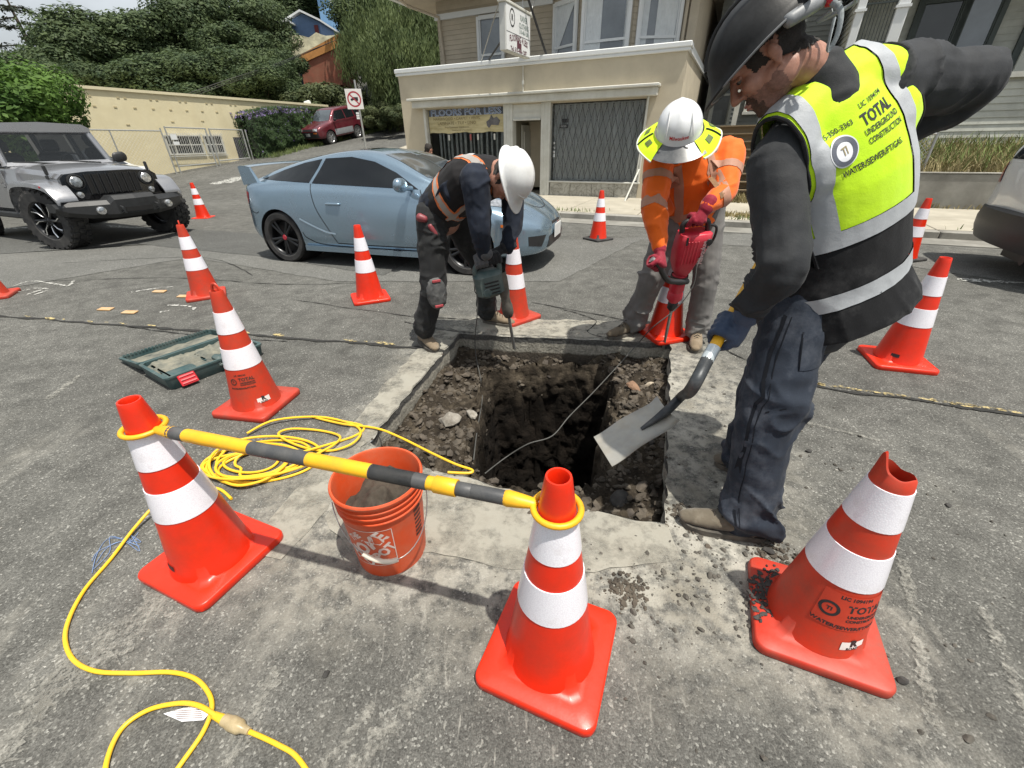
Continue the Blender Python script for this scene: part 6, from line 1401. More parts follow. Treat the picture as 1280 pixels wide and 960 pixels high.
# bumper
g = Geo(); rings = []
for y, xf, zt, zb in ((-.93, .52, .70, .58), (-.84, .62, .72, .52), (-.60, .76, .72, .47), (-.36, .84, .72, .45), (-.30, .88, .78, .45), (0, .90, .78, .45), (.30, .88, .78, .45), (.36, .84, .72, .45), (.60, .76, .72, .47), (.84, .62, .72, .52), (.93, .52, .70, .58)):
    rings.append([V((xf-.26, y, zt)), V((xf-.06, y, zt)), V((xf, y, zt-.06)), V((xf, y, zb+.06)), V((xf-.07, y, zb)), V((xf-.26, y, zb))])
g.loft(rings); bp = part('bumper', g, JB, jeep, smooth=False)
jb('winch_slot', [(.895, .905, .53, .60, -.2, .2)], WELL, bp, 0)
for s_ in (1, -1): g = Geo(); g.tube([V((.9, s_*.26, .62)), V((.97, s_*.26, .60)), V((.97, s_*.26, .54)), V((.9, s_*.26, .52))], .016, 8); part('tow_hook', g, JB, bp)
g = Geo(); g.box((.0, 0, .42), (.14, 1.3, .12), bev=.03); g.box((-1.5, 0, .45), (3.4, .9, .2), bev=.03); part('axle_and_frame', g, WELL, jeep)
for s_ in (1, -1): g = Geo(); g.box((-.35, s_*.55, .8), (.75, .25, .4)); part('inner_fender', g, WELL, jeep, smooth=False)
# ---------- red hatch-backed 4x4 up the side street
def simple_car(name, label, cat, loc, yaw, scale, S, axles, wr, yw, m_, windows, screen, rear=None, glass=CGLASS, rim=RIMS, pitch=0., roll=0.):
    t = thing(name, label, cat, loc, yaw); t.scale = (scale,)*3; t.rotation_euler = (roll, pitch, yaw)
    g = body_geo(S, 4); bv_ = bvh_of(g); me = arches(g, axles, wr*1.14, yw-.28, wr); set_mat(me, m_, True, 35); obj('body', me, t); wells(t, axles, wr*1.14, yw-.3, yw+.08, wr)
    for ax in axles:
        for s_ in (1, -1): wheel(t, ax, s_*yw, wr, .2, s_, 5, 'plain', rim, None, .66)
    for nm, poly in windows: side_patch(nm, poly, bv_, glass, t, .006, .09)
    if screen: top_patch('windscreen', screen, bv_, WSGLASS, t, .005, .1)
    if rear: top_patch('rear_window', rear, bv_, glass, t, .005, .1)
    return t, bv_
RED = paint('burgundy_paint', (.13, .017, .027), .35, .3, (.22, .12, .11)); CLAD = mat('grey_cladding', (.24, .25, .26), .6, .1, 6)
S = [(-.72, sec(.48, .62, .7, .95, .62, 1.1, .58, 1.45)), (-.66, sec(.38, .78, .7, .98, .76, 1.12, .64, 1.60)), (-.4, sec(.33, .83, .68, .98, .80, 1.12, .64, 1.66)), (.3, sec(.32, .845, .68, .97, .82, 1.10, .64, 1.69)), (1.0, sec(.32, .845, .68, .97, .82, 1.09, .63, 1.68)), (1.35, sec(.32, .845, .68, .96, .82, 1.08, .63, 1.63)), (1.7, sec(.32, .845, .68, .95, .82, 1.05, .68, 1.36)), (1.98, sec(.32, .845, .68, .93, .80, 1.01, .70, 1.10)), (2.4, sec(.33, .845, .68, .90, .77, .98, .6, 1.04)), (2.75, sec(.35, .82, .66, .86, .72, .93, .5, .97)), (2.95, sec(.38, .76, .64, .78, .66, .84, .45, .87)), (3.03, sec(.44, .62, .6, .68, .5, .72, .4, .74))]
b0 = AT(420, 181, 23.2); zb = ground_z(b0.x, b0.y)
b0 = G(423, 183, 1.33); yaw_ = STREET-pi/2
suv, bv = simple_car('parked_suv', 'burgundy two tone small off-roader parked nose down on the hill by the ivy hedge', 'car', (-8.5, 26.2, ground_z(-8.5, 26.2)-.02), yaw_, .88, S, (0, 2.2), .345, .72, RED, [('door_window', [(1.72, 1.12), (1.35, 1.53), (.75, 1.55), (.75, 1.12)]), ('side_window', [(.68, 1.12), (.68, 1.55), (.0, 1.55), (.0, 1.14)]), ('quarter_window', [(-.1, 1.16), (-.1, 1.54), (-.45, 1.5), (-.55, 1.2)])], [(1.40, .55), (1.42, 0), (1.40, -.55), (1.90, -.66), (1.98, 0), (1.90, .66)], pitch=R(8))
side_patch('cladding', [(.38, .42), (1.82, .42), (1.82, .70), (.38, .70)], bv, CLAD, suv, .006, .1)
front_patch('bumper', [(-.74, .42), (.74, .42), (.72, .70), (-.72, .70)], bv, BLACK, suv, .02, .1); front_patch('grille', [(-.34, .75), (.34, .75), (.34, .84), (-.34, .84)], bv, BLACK, suv, .01, .08)
for s_ in (1, -1): front_patch('headlight', [(s_*.38, .75), (s_*.70, .74), (s_*.68, .86), (s_*.38, .86)], bv, LAMP, suv, .012, .06); front_patch('turn_signal', [(s_*.45, .62), (s_*.68, .62), (s_*.68, .68), (s_*.45, .68)], bv, AMBER, suv, .03, .06)
g = Geo(); g.box((3.04, 0, .58), (.02, .32, .14)); part('licence_plate', g, PLATE, suv, smooth=False)
for s_ in (1, -1): g = Geo(); g.box((1.72, s_*.93, 1.14), (.1, .16, .13), bev=.03); part('door_mirror', g, BLACK, suv)
# ---------- pale saloon half hidden behind the off-roader, silver car cut by the right edge
S2 = [(-1.0, sec(.45, .60, .6, .78, .6, .88, .5, .93)), (-.9, sec(.3, .78, .58, .82, .74, .93, .62, 1.0)), (-.5, sec(.2, .87, .55, .82, .8, .95, .62, 1.06)), (-.1, sec(.2, .89, .55, .82, .82, .95, .58, 1.25)), (.5, sec(.2, .89, .55, .82, .82, .94, .56, 1.42)), (1.2, sec(.2, .89, .55, .81, .82, .93, .56, 1.44)), (1.7, sec(.2, .89, .55, .80, .82, .92, .6, 1.28)), (2.2, sec(.2, .89, .55, .79, .8, .9, .66, 1.02)), (2.8, sec(.2, .88, .52, .74, .75, .84, .55, .92)), (3.3, sec(.22, .80, .48, .65, .62, .72, .45, .78)), (3.55, sec(.28, .55, .42, .52, .45, .56, .3, .6))]
q = AT(166, 198, 13.0); WCAR = paint('pearl_white_paint', (.62, .62, .60), .1, .3)
car3, bv = simple_car('parked_sedan', 'white sedan mostly hidden behind the grey off-roader, red tail light showing', 'car', (q.x-1.75, 14.0, ground_z(q.x, 14)-.12), R(172), .9, S2, (0, 2.65), .31, .76, WCAR, [('door_window', [(1.95, .96), (1.5, 1.3), (.8, 1.37), (.8, .98)]), ('rear_side_window', [(.72, .98), (.72, 1.37), (.2, 1.3), (-.25, 1.02)])], [(1.35, .5), (1.4, 0), (1.35, -.5), (2.05, -.62), (2.15, 0), (2.05, .62)], [(.35, .46), (.4, 0), (.35, -.46), (-.45, -.5), (-.5, 0), (-.45, .5)])
for s_ in (1, -1): side_patch('tail_light', [(-.98, .72), (-.6, .76), (-.6, .88), (-.95, .9)], bv, REDL, car3, .006, .06, (s_,))
S4 = [(-.98, sec(.42, .60, .66, .86, .60, 1.0, .56, 1.10)), (-.93, sec(.36, .80, .66, .90, .78, 1.03, .66, 1.25)), (-.8, sec(.30, .88, .66, .92, .84, 1.05, .68, 1.42)), (-.45, sec(.25, .91, .66, .92, .86, 1.06, .66, 1.58)), (.3, sec(.24, .92, .66, .92, .86, 1.05, .65, 1.64)), (1.2, sec(.24, .92, .66, .92, .86, 1.04, .65, 1.63)), (1.8, sec(.24, .92, .66, .91, .86, 1.03, .66, 1.45)), (2.3, sec(.25, .92, .66, .9, .84, 1.02, .7, 1.14)), (3.0, sec(.26, .9, .6, .86, .8, .95, .6, 1.02)), (3.5, sec(.3, .8, .55, .75, .7, .82, .5, .87)), (3.65, sec(.36, .6, .5, .62, .5, .68, .4, .72))]
SILV = paint('silver_paint', (.66, .68, .69), .25, .28)
car4, bv = simple_car('parked_suv', 'silver car with a black rear bumper cut off by the right edge', 'car', (6.28, 4.33, 0), STREET, 1., S4, (0, 2.7), .35, .80, SILV, [('door_window', [(2.1, 1.08), (1.6, 1.48), (.9, 1.52), (.9, 1.1)]), ('rear_side_window', [(.8, 1.1), (.8, 1.52), (.1, 1.5), (-.1, 1.12)])], [(1.5, .55), (1.55, 0), (1.5, -.55), (2.2, -.66), (2.3, 0), (2.2, .66)])
g = Geo(); rings = []
for k in range(17):
    a = -pi/2+pi*k/16; y = .955*sin(a); x = -.60-.47*cos(a)**.5 if cos(a) > 1e-6 else -.40
    rings.append([V((x+.15, y*.97, .30)), V((x+.03, y*.99, .30)), V((x-.01, y, .42)), V((x-.02, y, .52)), V((x, y, .63)), V((x+.12, y*.97, .65))])
g.loft(rings); part('rear_bumper', g, BLACK, car4)
side_line('bumper_gap', [(-.95, .86), (-.5, .90), (0.1, .92)], bv, GAP, car4, .02)
front_patch('rear_window', [(-.62, 1.12), (.62, 1.12), (.55, 1.42), (-.55, 1.42)], bv, CGLASS, car4, .006, .08, -4, 1)
for s_ in (1, -1): front_patch('tail_light', [(s_*.62, .88), (s_*.85, .88), (s_*.8, 1.08), (s_*.66, 1.08)], bv, REDL, car4, .008, .06, -4, 1)
g = Geo(); g.tube([V((-.95, -.5, .24)), V((-.5, -.5, .24))], .05, 10); g.box((-.7, -.1, .22), (.3, .5, .1)); part('exhaust', g, BLACK, car4)
# ------------------------------------------------------------ people
SKIN = None
def skin_mat():
    m_, t, b = nmat('skin'); p = pos(t, True); n = noise_out(t, p, 38, 5, .6); c = ramp(t, n, [(.3, (.27, .125, .085)), (.6, (.40, .205, .145)), (.8, (.46, .25, .185))])
    t.links.new(c, b.inputs['Base Color']); b.inputs['Roughness'].default_value = .5; b.inputs['Subsurface Weight'].default_value = .12; b.inputs['Subsurface Radius'].default_value = (.012, .005, .003); bump(t, b, noise_out(t, p, 420, 3, .6), .15, .001); return m_
SKIN = skin_mat()
def cloth(name, col, rough=.85, var=.15, dirt=None, damt=.4, sheen=.04, weave=520, dscale=5):
    if name in MATS: return MATS[name]
    m_, t, b = nmat(name); p = pos(t, True); n = noise_out(t, p, 7, 6, .65); c = ramp(t, n, [(.3, tuple(x*(1-var) for x in col)), (.7, tuple(min(1, x*(1+var)) for x in col))])
    if dirt: d = noise_out(t, p, dscale, 8, .7); c = mixc(t, mathn(t, 'MULTIPLY', ramp(t, d, [(.5, (0,)*3), (.75, (1,)*3)]), damt), c, dirt)
    t.links.new(c, b.inputs['Base Color']); b.inputs['Roughness'].default_value = rough; b.inputs['Specular IOR Level'].default_value = .25; b.inputs['Sheen Weight'].default_value = sheen
    h = mathn(t, 'ADD', mathn(t, 'MULTIPLY', noise_out(t, p, weave, 2, .5), .25), noise_out(t, p, 26, 5, .6)); bump(t, b, h, .35, .006); MATS[name] = m_; return m_
def frame(o, f, u):
    f = V(f).normalized(); u = V(u); u = (u-f*u.dot(f)).normalized(); l = u.cross(f)
    return MX(((f.x, l.x, u.x, o[0]), (f.y, l.y, u.y, o[1]), (f.z, l.z, u.z, o[2]), (0, 0, 0, 1)))
def fold(me, amp, fn=None, seed=0., sc=(1, 1, 1), scale=9.):
    """cloth folds: push the surface along its normals by stretched noise"""
    ns = [v_.normal.copy() for v_ in me.vertices]
    for v_, n in zip(me.vertices, ns):
        p = v_.co; q = V((p.x*sc[0], p.y*sc[1], p.z*sc[2]))*scale
        wv = V((NZ.noise(q*.35+V((seed+9, 0, 0))), NZ.noise(q*.35+V((0, seed+5, 0))), NZ.noise(q*.35+V((0, 0, seed+2))))); q2 = q*.8+wv*1.9; w_ = wv.x*.5; r = (1-2*abs(NZ.noise(q2+V((seed, seed, 0)))))*(.45+.9*max(0, NZ.noise(q*.5+V((seed, 3, 7)))+.35)); r2 = NZ.noise(q*2.1+V((0, seed, 3)))
        k = fn(p) if fn else 1.
        v_.co = p+n*(amp*k*(.75*r*r*r if r > 0 else .75*r+.0)+amp*.35*k*r2)
    me.update(); return me
def wear(name, g, m_, par, vox=.008, smooth=4, label=None, amp=0., fn=None, seed=0., sc=(1, 1, 1), scale=9.):
    me = remesh(g, vox, smooth)
    if amp: fold(me, amp, fn, seed, sc, scale)
    Mi = pmat(par).inverted()
    me.transform(Mi); set_mat(me, m_); return obj(name, me, par, label)
def limb(g, pts, rs, seg=14, up=None): g.capsule(pts, rs, seg, up=up); return g
def smoothpath(pts, rs, n=5):
    P = catmull(pts, n); R_ = []
    for i in range(len(pts)-1):
        for k in range(n):
            a, b = rs[i], rs[i+1]; t = k/n
            R_.append(tuple(lerp(x, y, t) for x, y in zip(a, b)) if isinstance(a, tuple) else lerp(a, b, t))
    R_.append(rs[-1]); return P, R_
def head_geo(g, M, ears=True):
    e = lambda c, r: g.ell(c, r, M, 18, 12)
    e((-.008, 0, .045), (.100, .076, .098)); e((.035, 0, .04), (.062, .066, .075)); e((.03, 0, -.035), (.066, .060, .075)); e((.055, 0, -.075), (.042, .042, .04)); e((.077, 0, -.098), (.02, .026, .02))
    for s in (1, -1):
        e((.062, s*.036, -.018), (.03, .026, .03)); e((.080, s*.03, .034), (.018, .028, .012)); e((.0, s*.056, -.055), (.045, .018, .04))
        if ears: M2 = M @ MX.Translation((-.01, s*.079, -.005)) @ MX.Rotation(s*R(-18), 4, 'Z'); g.ell((0, 0, .004), (.017, .008, .028), M2, 12, 8); g.ell((.003, s*.002, -.018), (.010, .007, .012), M2, 10, 8)
    g.capsule([M @ V((.096, 0, .026)), M @ V((.108, 0, .0)), M @ V((.118, 0, -.022))], [.008, .010, .0135], 10); e((.105, .011, -.026), (.011, .008, .008)); e((.105, -.011, -.026), (.011, .008, .008))
    e((.098, 0, -.054), (.010, .024, .0065)); e((.096, 0, -.066), (.011, .021, .007))
def shell_of(me, pred, off, name, m_, par):
    """hair and beard: faces of the body pushed outwards"""
    bm = bmesh.new(); bm.from_mesh(me); bm.normal_update()
    dele = [f for f in bm.faces if not pred(f.calc_center_median())]; bmesh.ops.delete(bm, geom=dele, context='FACES')
    for v_ in bm.verts: v_.co += v_.normal*(off*(.7+.6*NZ.noise(v_.co*90)))
    h = bpy.data.meshes.new(name); bm.to_mesh(h); bm.free(); set_mat(h, m_); return obj(name, h, par)
def face_parts(par, M, scale=1.):
    """eyes with lids, brows and lips"""
    Mi = pmat(par).inverted() @ M
    for s in (1, -1):
        g = Geo(); g.ell((.0795, s*.031, .0135), (.0118, .0118, .0105), Mi, 14, 10); ey = part('eye', g, mat('eye_white', (.11, .095, .085), .6, .05, 20), par)
        g = Geo(); g.ell((.0868, s*.0312, .0115), (.0052, .0078, .0070), Mi, 12, 8); part('iris', g, mat('dark_iris', (.02, .014, .01), .6, .1, 20), ey)
        g = Geo(); g.tube([Mi @ V((.092-.016*abs(k), s*(.031+.017*k), .0195-.004*k*k)) for k in (-1, -.5, 0, .5, 1)], .0052, 6); part('eyelid', g, SKIN, par)
        g = Geo(); g.tube([Mi @ V((.096-.014*abs(k), s*(.033+.02*k), .036+.003*(1-k*k))) for k in (-1, -.5, 0, .5, 1)], [.002, .0042, .0045, .004, .0015], 6); part('eyebrow', g, HAIR, par)
    g = Geo(); g.tube([Mi @ V((.1065-.011*k*k, .022*k, -.055+.001*k*k)) for k in (-1, -.5, 0, .5, 1)], [.0015, .004, .0045, .004, .0015], 6); g.tube([Mi @ V((.1045-.010*k*k, .020*k, -.0645-.001*k*k)) for k in (-1, -.5, 0, .5, 1)], [.0015, .0042, .005, .0042, .0015], 6); part('lips', g, mat('lips', (.33, .135, .115), .5, .1, 30), par)
HAIR = mat('dark_hair', (.018, .014, .011), .8, .3, 60, .6, 300); STUB = mat('light_stubble', (.20, .105, .078), .8, .25, 120, .4, 300); BEARD = mat('stubble', (.075, .042, .03), .85, .4, 90, .5, 300)
def grip_hand(name, c, a, n, wrist, r, m_, par, flip=1, vox=.0042, scale=1., cuff=None):
    """a gloved hand closed round a bar: c on the bar, a along it towards the index finger, n from bar to palm"""
    c = V(c); a = V(a).normalized(); n = V(n); n = (n-a*n.dot(a)).normalized(); b = a.cross(n)*flip; s = scale; g = Geo()
    P = lambda ph, rad, off: c + a*off + (n*cos(ph)+b*sin(ph))*rad
    fr = .0098*s
    lens = (1., 1.08, 1.02, .82)
    for i in range(4):
        off = (1.5-i)*.0215*s; rad = r+fr*.95; L_ = lens[i]
        ph = [R(38), R(75), R(115), R(155), R(155+48*L_), R(155+90*L_)]; rr = [rad+.006*s, rad+.008*s, rad+.003*s, rad+.0015*s, rad+.001*s, rad+.001*s]
        g.capsule([P(p_, q_, off) for p_, q_ in zip(ph, rr)], [fr*1.12, fr*1.12, fr*1.02, fr, fr*.95, fr*.82], 12)
    for off in (-.028, -.010, .010, .028): g.capsule([P(R(42), r+.016*s, off*s), P(R(-20), r+.021*s, off*s*.9), P(R(-58), r+.03*s, off*.8*s)], [.0135*s, .0155*s, .0145*s], 10)
    g.capsule([P(R(-35), r+.022*s, .028*s), P(R(-62), r+.014*s, .04*s), P(R(-105), r+.0105*s, .046*s), P(R(-150), r+.0098*s, .044*s), P(R(-180), r+.0098*s, .04*s)], [.0165*s, .0145*s, .0125*s, .0118*s, .0095*s], 12)
    w_ = V(wrist); h = P(R(-45), r+.026*s, 0); g.capsule([h, h.lerp(w_, .5), w_], [(.034*s, .02*s), (.03*s, .023*s), (.031*s, .028*s)], 14, up=a)
    if cuff: g.capsule([w_.lerp(h, .2), w_+(w_-h).normalized()*.03], [.036*s, .039*s], 14)
    return wear(name, g, m_, par, vox, 2)
def boot(par, heel, toe, ankle, m_, sole_m, size=1., h=.13, name='boot'):
    """heel and toe on the ground"""
    heel, toe = V(heel), V(toe); d = (toe-heel).normalized(); side = V((-d.y, d.x, 0)); L_ = (toe-heel).length; z = V((0, 0, 1))
    W = lambda t: lerp(.036, .05, sstep(.0, .65, t)) if t < .72 else .05*sqrt(max(.05, 1-((t-.72)/.31)**2))
    g = Geo(); rings = []
    for t in (.02, .1, .3, .5, .7, .85, .96): rings.append((heel+d*L_*t, W(t)))
    up_ = []
    for t, hh in ((.07, .085), (.2, .09), (.38, .088), (.55, .068), (.72, .054), (.86, .046), (.94, .036)): up_.append((heel+d*L_*t+z*(.022+hh*.45), (W(t)*.92, hh*.55)))
    g.capsule([p for p, _ in up_], [(q[1], q[0]) for _, q in up_], 14, up=z)
    ak = V(ankle); g.capsule([heel+d*L_*.2+z*.05, heel+d*L_*.2+z*h*.75, ak+(ak-heel-d*L_*.2).normalized()*.0], [(.044, .04), (.046, .042), (.048, .046)], 14)
    b_ = wear(name, g, m_, par, .006, 3, amp=.004, scale=26)
    g = Geo(); n = 22; ring = []
    for k in range(n):
        a = 2*pi*k/n; t = .5+.51*cos(a); ring.append(heel+d*L_*t+side*(W(min(1, max(0, t)))*1.06*(1 if sin(a) > 0 else -1)*min(1, abs(sin(a))*1.9)))
    ki = Mi_ = pmat(par).inverted()
    g.loft([[ki @ (p+z*.0) for p in ring], [ki @ (p+z*.026) for p in ring]]); part('sole', g, sole_m, b_, ang=50)
    g = Geo()
    for k in range(5):
        t = .34+.075*k; c0 = heel+d*L_*t+z*(.022+.098-.055*sstep(.3, .75, t)+.012)
        g.tube([ki @ (c0+side*.022-z*.012), ki @ (c0+z*.003), ki @ (c0-side*.022+d*.012-z*.012)], .0028, 5)
    part('laces', g, mat('laces', (.05, .042, .035), .9, .2, 40), b_, kind=None); return b_
def hat(par, M, m_, front=.045, lip=.014, rx=.140, ry=.114, rz=.105, ridge=True, name='hard_hat'):
    """shell with brim and peak, in the head frame; rim at z=.04"""
    g = Geo(); N = 48; rings = []; Mi = pmat(par).inverted() @ M @ MX.Translation((-.004, 0, .04))
    def out(a, k, z, vis): x, y = rx*k*cos(a), ry*k*sin(a); f = max(0, cos(a))**3; return V((x+(front*vis*f), y, z-vis*.012*f))
    for k, z, vis, dr in ((.93, -.006, 0, 0), (1.0, -.008, .0, 0), (1+lip/rx, -.010, 1, 0), (1+lip/rx, -.004, 1, 0), (1.0, .004, .55, 0), (.985, .02, .12, 0)): rings.append([Mi @ out(2*pi*j/N, k, z, vis) for j in range(N)])
    for i in range(1, 11):
        t = i/10*pi/2*.985+.12*(1-i/10); k = cos(t)*.99; z = .01+rz*sin(t)
        rings.append([Mi @ V((rx*k*cos(2*pi*j/N), ry*k*sin(2*pi*j/N), z+(.006*max(0, 1-abs(ry*k*sin(2*pi*j/N))/.022) if ridge and i > 3 else 0))) for j in range(N)])
    g.loft(rings, True); o = part(name, g, m_, par, ang=55); return o, Mi
# ---- A: the man in the lime vest with the shovel
pA = thing('person', 'person in a black hard hat and lime vest holding a shovel, back turned', 'person', (1.05, 1.35, 0))
CHAR = cloth('charcoal_jersey', (.024, .026, .029), .75, .25, (.08, .08, .08), .3); NAVY = cloth('dusty_navy_work_trousers', (.022, .029, .043), .85, .25, (.14, .15, .17), .45, dscale=7)
LIME = cloth('lime_hi_vis', (.50, .78, .01), .65, .05, (.42, .62, .05), .4, .15); VBLK = cloth('black_mesh', (.009, .0095, .011), .9, .2, (.12, .12, .12), .35, dscale=7); VREF = cloth('silver_reflective_tape', (.36, .38, .40), .45, .12, (.26, .27, .28), .5, .1)
SUEDE = cloth('grey_brown_suede', (.135, .115, .085), .9, .2, (.25, .23, .19), .5, .2, 300, 14); SOLE = mat('dark_sole', (.06, .055, .048), .85, .2, 20, .2, 90, dirt=(.22, .2, .16), dscale=14, damt=.6)
BLUEG = cloth('dark_blue_glove', (.035, .055, .10), .6, .2, (.14, .15, .18), .4, .1)
HIPL, HIPR, KNL, KNR, ANL, ANR = V((.99, 1.37, .86)), V((1.15, 1.46, .86)), AT(958, 520, 1.25), V((1.04, 1.46, .49)), AT(936, 636, 1.17), V((1.10, 1.52, .10))
WST, CHS, NCK = V((1.105, 1.41, .94)), V((1.005, 1.405, 1.26)), AT(1010, 98, 1.42)
SHL, ELL, WRL = AT(972, 208, 1.33), AT(978, 335, 1.19), AT(936, 388, 1.26)
SHR_, ELR, WRR = AT(1112, 105, 1.46), AT(1216, 104, 1.55), V((1.19, 1.69, 1.27))
HC = AT(962, 74, 1.40); hh = V((-.90, .44, 0)); HP = R(46); FD = hh*cos(HP)-V((0, 0, sin(HP))); HM = frame(HC, FD, hh*sin(HP)+V((0, 0, cos(HP)))) @ MX.Scale(.93, 4)
def body_mesh(par, hips, knees, ankles, waist, chest, neck, sh, el, wr, HM, vox, neck_r=.058, heel_toe=None):
    g = Geo(); head_geo(g, HM)
    hb = HM @ V((-.035, 0, -.05)); limb(g, [hb, hb.lerp(neck, .5)+(HM.to_3x3() @ V((-.012, 0, 0))), neck], [neck_r*.95, neck_r, neck_r*1.15], 16)
    limb(g, [neck, chest, waist, (hips[0]+hips[1])/2], [.07, .13, .12, .125]); limb(g, [sh[0], neck.lerp(chest, .25), sh[1]], [.042, .055, .042])
    for k in (0, 1):
        limb(g, [hips[k], knees[k], ankles[k]], [.075, .05, .036]); limb(g, [sh[k], el[k], wr[k]], [.045, .036, .026])
        if heel_toe: a, b = heel_toe[k]; limb(g, [ankles[k], V(a).lerp(V(b), .35)+V((0, 0, .04)), V(a).lerp(V(b), .8)+V((0, 0, .03))], [.034, .03, .02])
    me = remesh(g, vox, 3); me.transform(pmat(par).inverted()); set_mat(me, SKIN); return obj('body', me, par)
HTA = ((G(957, 672), G(850, 652)), (V((1.24, 1.49, 0)), G(893, 580)))
bodyA = body_mesh(pA, (HIPL, HIPR), (KNL, KNR), (ANL, ANR), WST, CHS, NCK, (SHL, SHR_), (ELL, ELR), (WRL, WRR), HM, .0046, heel_toe=HTA)
face_parts(pA, HM)
HMi = HM.inverted() @ pmat(pA)
def hairA(c):
    q = HMi @ c; q = q+V((n3(q, 110), 0, n3(q, 110, 5)))*.007; return q.z > -.065 and q.x < .02 and q.z > -.055+max(0, q.x+.07)*.6 and not (abs(q.y) > .07 and -.035 < q.x < .02 and q.z < .03) and q.z < .12
shell_of(bodyA.data, hairA, .0035, 'hair', HAIR, pA)
def sideburn(c):
    q = HMi @ c; q = q+V((n3(q, 110), 0, n3(q, 110, 5)))*.006; return .012 < q.x < .05 and abs(q.y) > .045 and -.005 < q.z < .09
shell_of(bodyA.data, sideburn, .003, 'sideburns', HAIR, pA)
def beardA(c):
    q = HMi @ c; q = q+V((n3(q, 120), n3(q, 120, 3), n3(q, 120, 5)))*.006
    return (q.x > .068 and -.125 < q.z < -.074) or (abs(q.z+.044) < .006 and abs(q.y) < .03 and q.x > .085) or (q.x > .075 and .018 < abs(q.y) < .032 and -.08 < q.z < -.042)
shell_of(bodyA.data, beardA, .0022, 'beard', BEARD, pA)
def stubbleA(c):
    q = HMi @ c; q = q+V((n3(q, 90), n3(q, 90, 3), n3(q, 90, 5)))*.010; return .0 < q.x < .085 and -.125 < q.z < -.045+.25*max(0, .035-q.x)
shell_of(bodyA.data, stubbleA, .0009, 'stubble', STUB, pA)
# trousers
def trousers(par, hips, knees, ankles, waist, m_, vox, rr=(.105, .098, .085, .075, .082), amp=.012, seed=0., knee_fwd=(0, 0, 0), wr=.15):
    g = Geo(); mid_ = (hips[0]+hips[1])/2
    for k in (0, 1):
        h, kn, an = hips[k], knees[k], ankles[k]; up_ = (h+V((0, 0, .05)))
        P, Q = smoothpath([up_, h.lerp(kn, .45), kn, kn.lerp(an, .5), an+V((0, 0, -.02))], list(rr), 5); limb(g, P, Q, 16)
    limb(g, [hips[0]+V((0, 0, .04)), mid_+V((0, 0, .05)), hips[1]+V((0, 0, .04))], [.10, .12, .10]); limb(g, [mid_+V((0, 0, .03)), waist], [wr*.93, wr*.86])
    zk, za = knees[0].z, ankles[0].z
    fn = lambda p: .55+1.2*sstep(za+.22, za+.02, p.z)+.7*math.exp(-((p.z-zk)/.09)**2)
    return wear('trousers', g, m_, par, vox, 3, amp=amp, fn=fn, seed=seed, sc=(.9, .9, 1.25), scale=8)
trA = trousers(pA, (HIPL, HIPR), (KNL, KNR), (ANL, ANR), WST, NAVY, .0075, rr=(.108, .106, .098, .094, .096), amp=.018, seed=3)
gT = mesh_geo(trA.data); gT.v = [pmat(pA) @ p for p in gT.v]; bvT = bvh_of(gT); SEAM_M = cloth('dark_trouser_seam', (.007, .009, .014), .9, .2)
def on_trousers(g, m_, name, y0=-1.): part(name, cast(g, lambda u, v_: (u, y0, v_), (-.05, 1, 0), bvT, .003), m_, trA, True, ang=180)
for px_, zz in ((HIPL.x+.015, None),): 
    P = [(lerp(HIPL.x+.02, KNL.x+.02, k/10) if k <= 10 else lerp(KNL.x+.02, ANL.x+.02, (k-10)/8), lerp(.86, KNL.z, k/10) if k <= 10 else lerp(KNL.z, .1, (k-10)/8)) for k in range(19)]
    on_trousers(strip2d(P, .006), SEAM_M, 'side_seam'); on_trousers(strip2d([(p[0]+.011, p[1]) for p in P], .002), SEAM_M, 'stitching')
on_trousers(strip2d([(HIPL.x-.10, KNL.z+.07), (HIPL.x-.02, KNL.z+.06), (KNL.x+.10, KNL.z+.09)], .005), SEAM_M, 'knee_seam')
g = Geo(); g.grid(lambda u, v_: V((lerp(HIPL.x+.06, HIPL.x+.19, u), lerp(.70, .82, v_), 0)), 8, 8); on_trousers(g, NAVY, 'back_pocket'); on_trousers(strip2d([(HIPL.x+.06, .82), (HIPL.x+.06, .70), (HIPL.x+.19, .695), (HIPL.x+.19, .82)], .004), SEAM_M, 'pocket_seam')
boot(pA, HTA[0][0], HTA[0][1], ANL, SUEDE, SOLE, name='shoe'); boot(pA, HTA[1][0], HTA[1][1], ANR, SUEDE, SOLE, name='shoe')
# jacket: sleeves and the part below the vest
UT = (NCK-WST).normalized(); RT = (SHR_-SHL); RT = (RT-UT*RT.dot(UT)).normalized(); FT = UT.cross(RT)
g = Geo()
for s, e, w_, k in ((SHL, ELL, WRL, 1), (SHR_, ELR, WRR, 1.22)):
    P, Q = smoothpath([CHS.lerp(s, .55), s, s.lerp(e, .55), e, e.lerp(w_, .5), w_.lerp(e, .02)], [.075*k, .076*k, .068*k, .066*k, .056*k, .043*k], 5); limb(g, P, Q, 16)
limb(g, [NCK.lerp(CHS, .1), CHS, WST], [(.085, .10), (.185, .125), (.185, .14)], 18, up=RT); limb(g, [WST, (HIPL+HIPR)/2+V((0, 0, -.02))], [(.195, .155), (.20, .165)], 18, up=RT); limb(g, [NCK-UT*.03, NCK+(HC-NCK)*.20+V((.01, 0, -.005))], [.078, .068])
for s in (SHL, SHR_): limb(g, [NCK.lerp(CHS, .3), NCK.lerp(s, .6)-UT*.02, s], [.066, .068, .078])
el_fn = lambda p: .7+1.3*max(math.exp(-((p-ELL).length/.11)**2), math.exp(-((p-ELR).length/.11)**2), math.exp(-((p-WRL).length/.12)**2))
wear('jersey', g, CHAR, pA, .0075, 3, amp=.013, fn=el_fn, seed=8, sc=(1, 1, 1), scale=10)
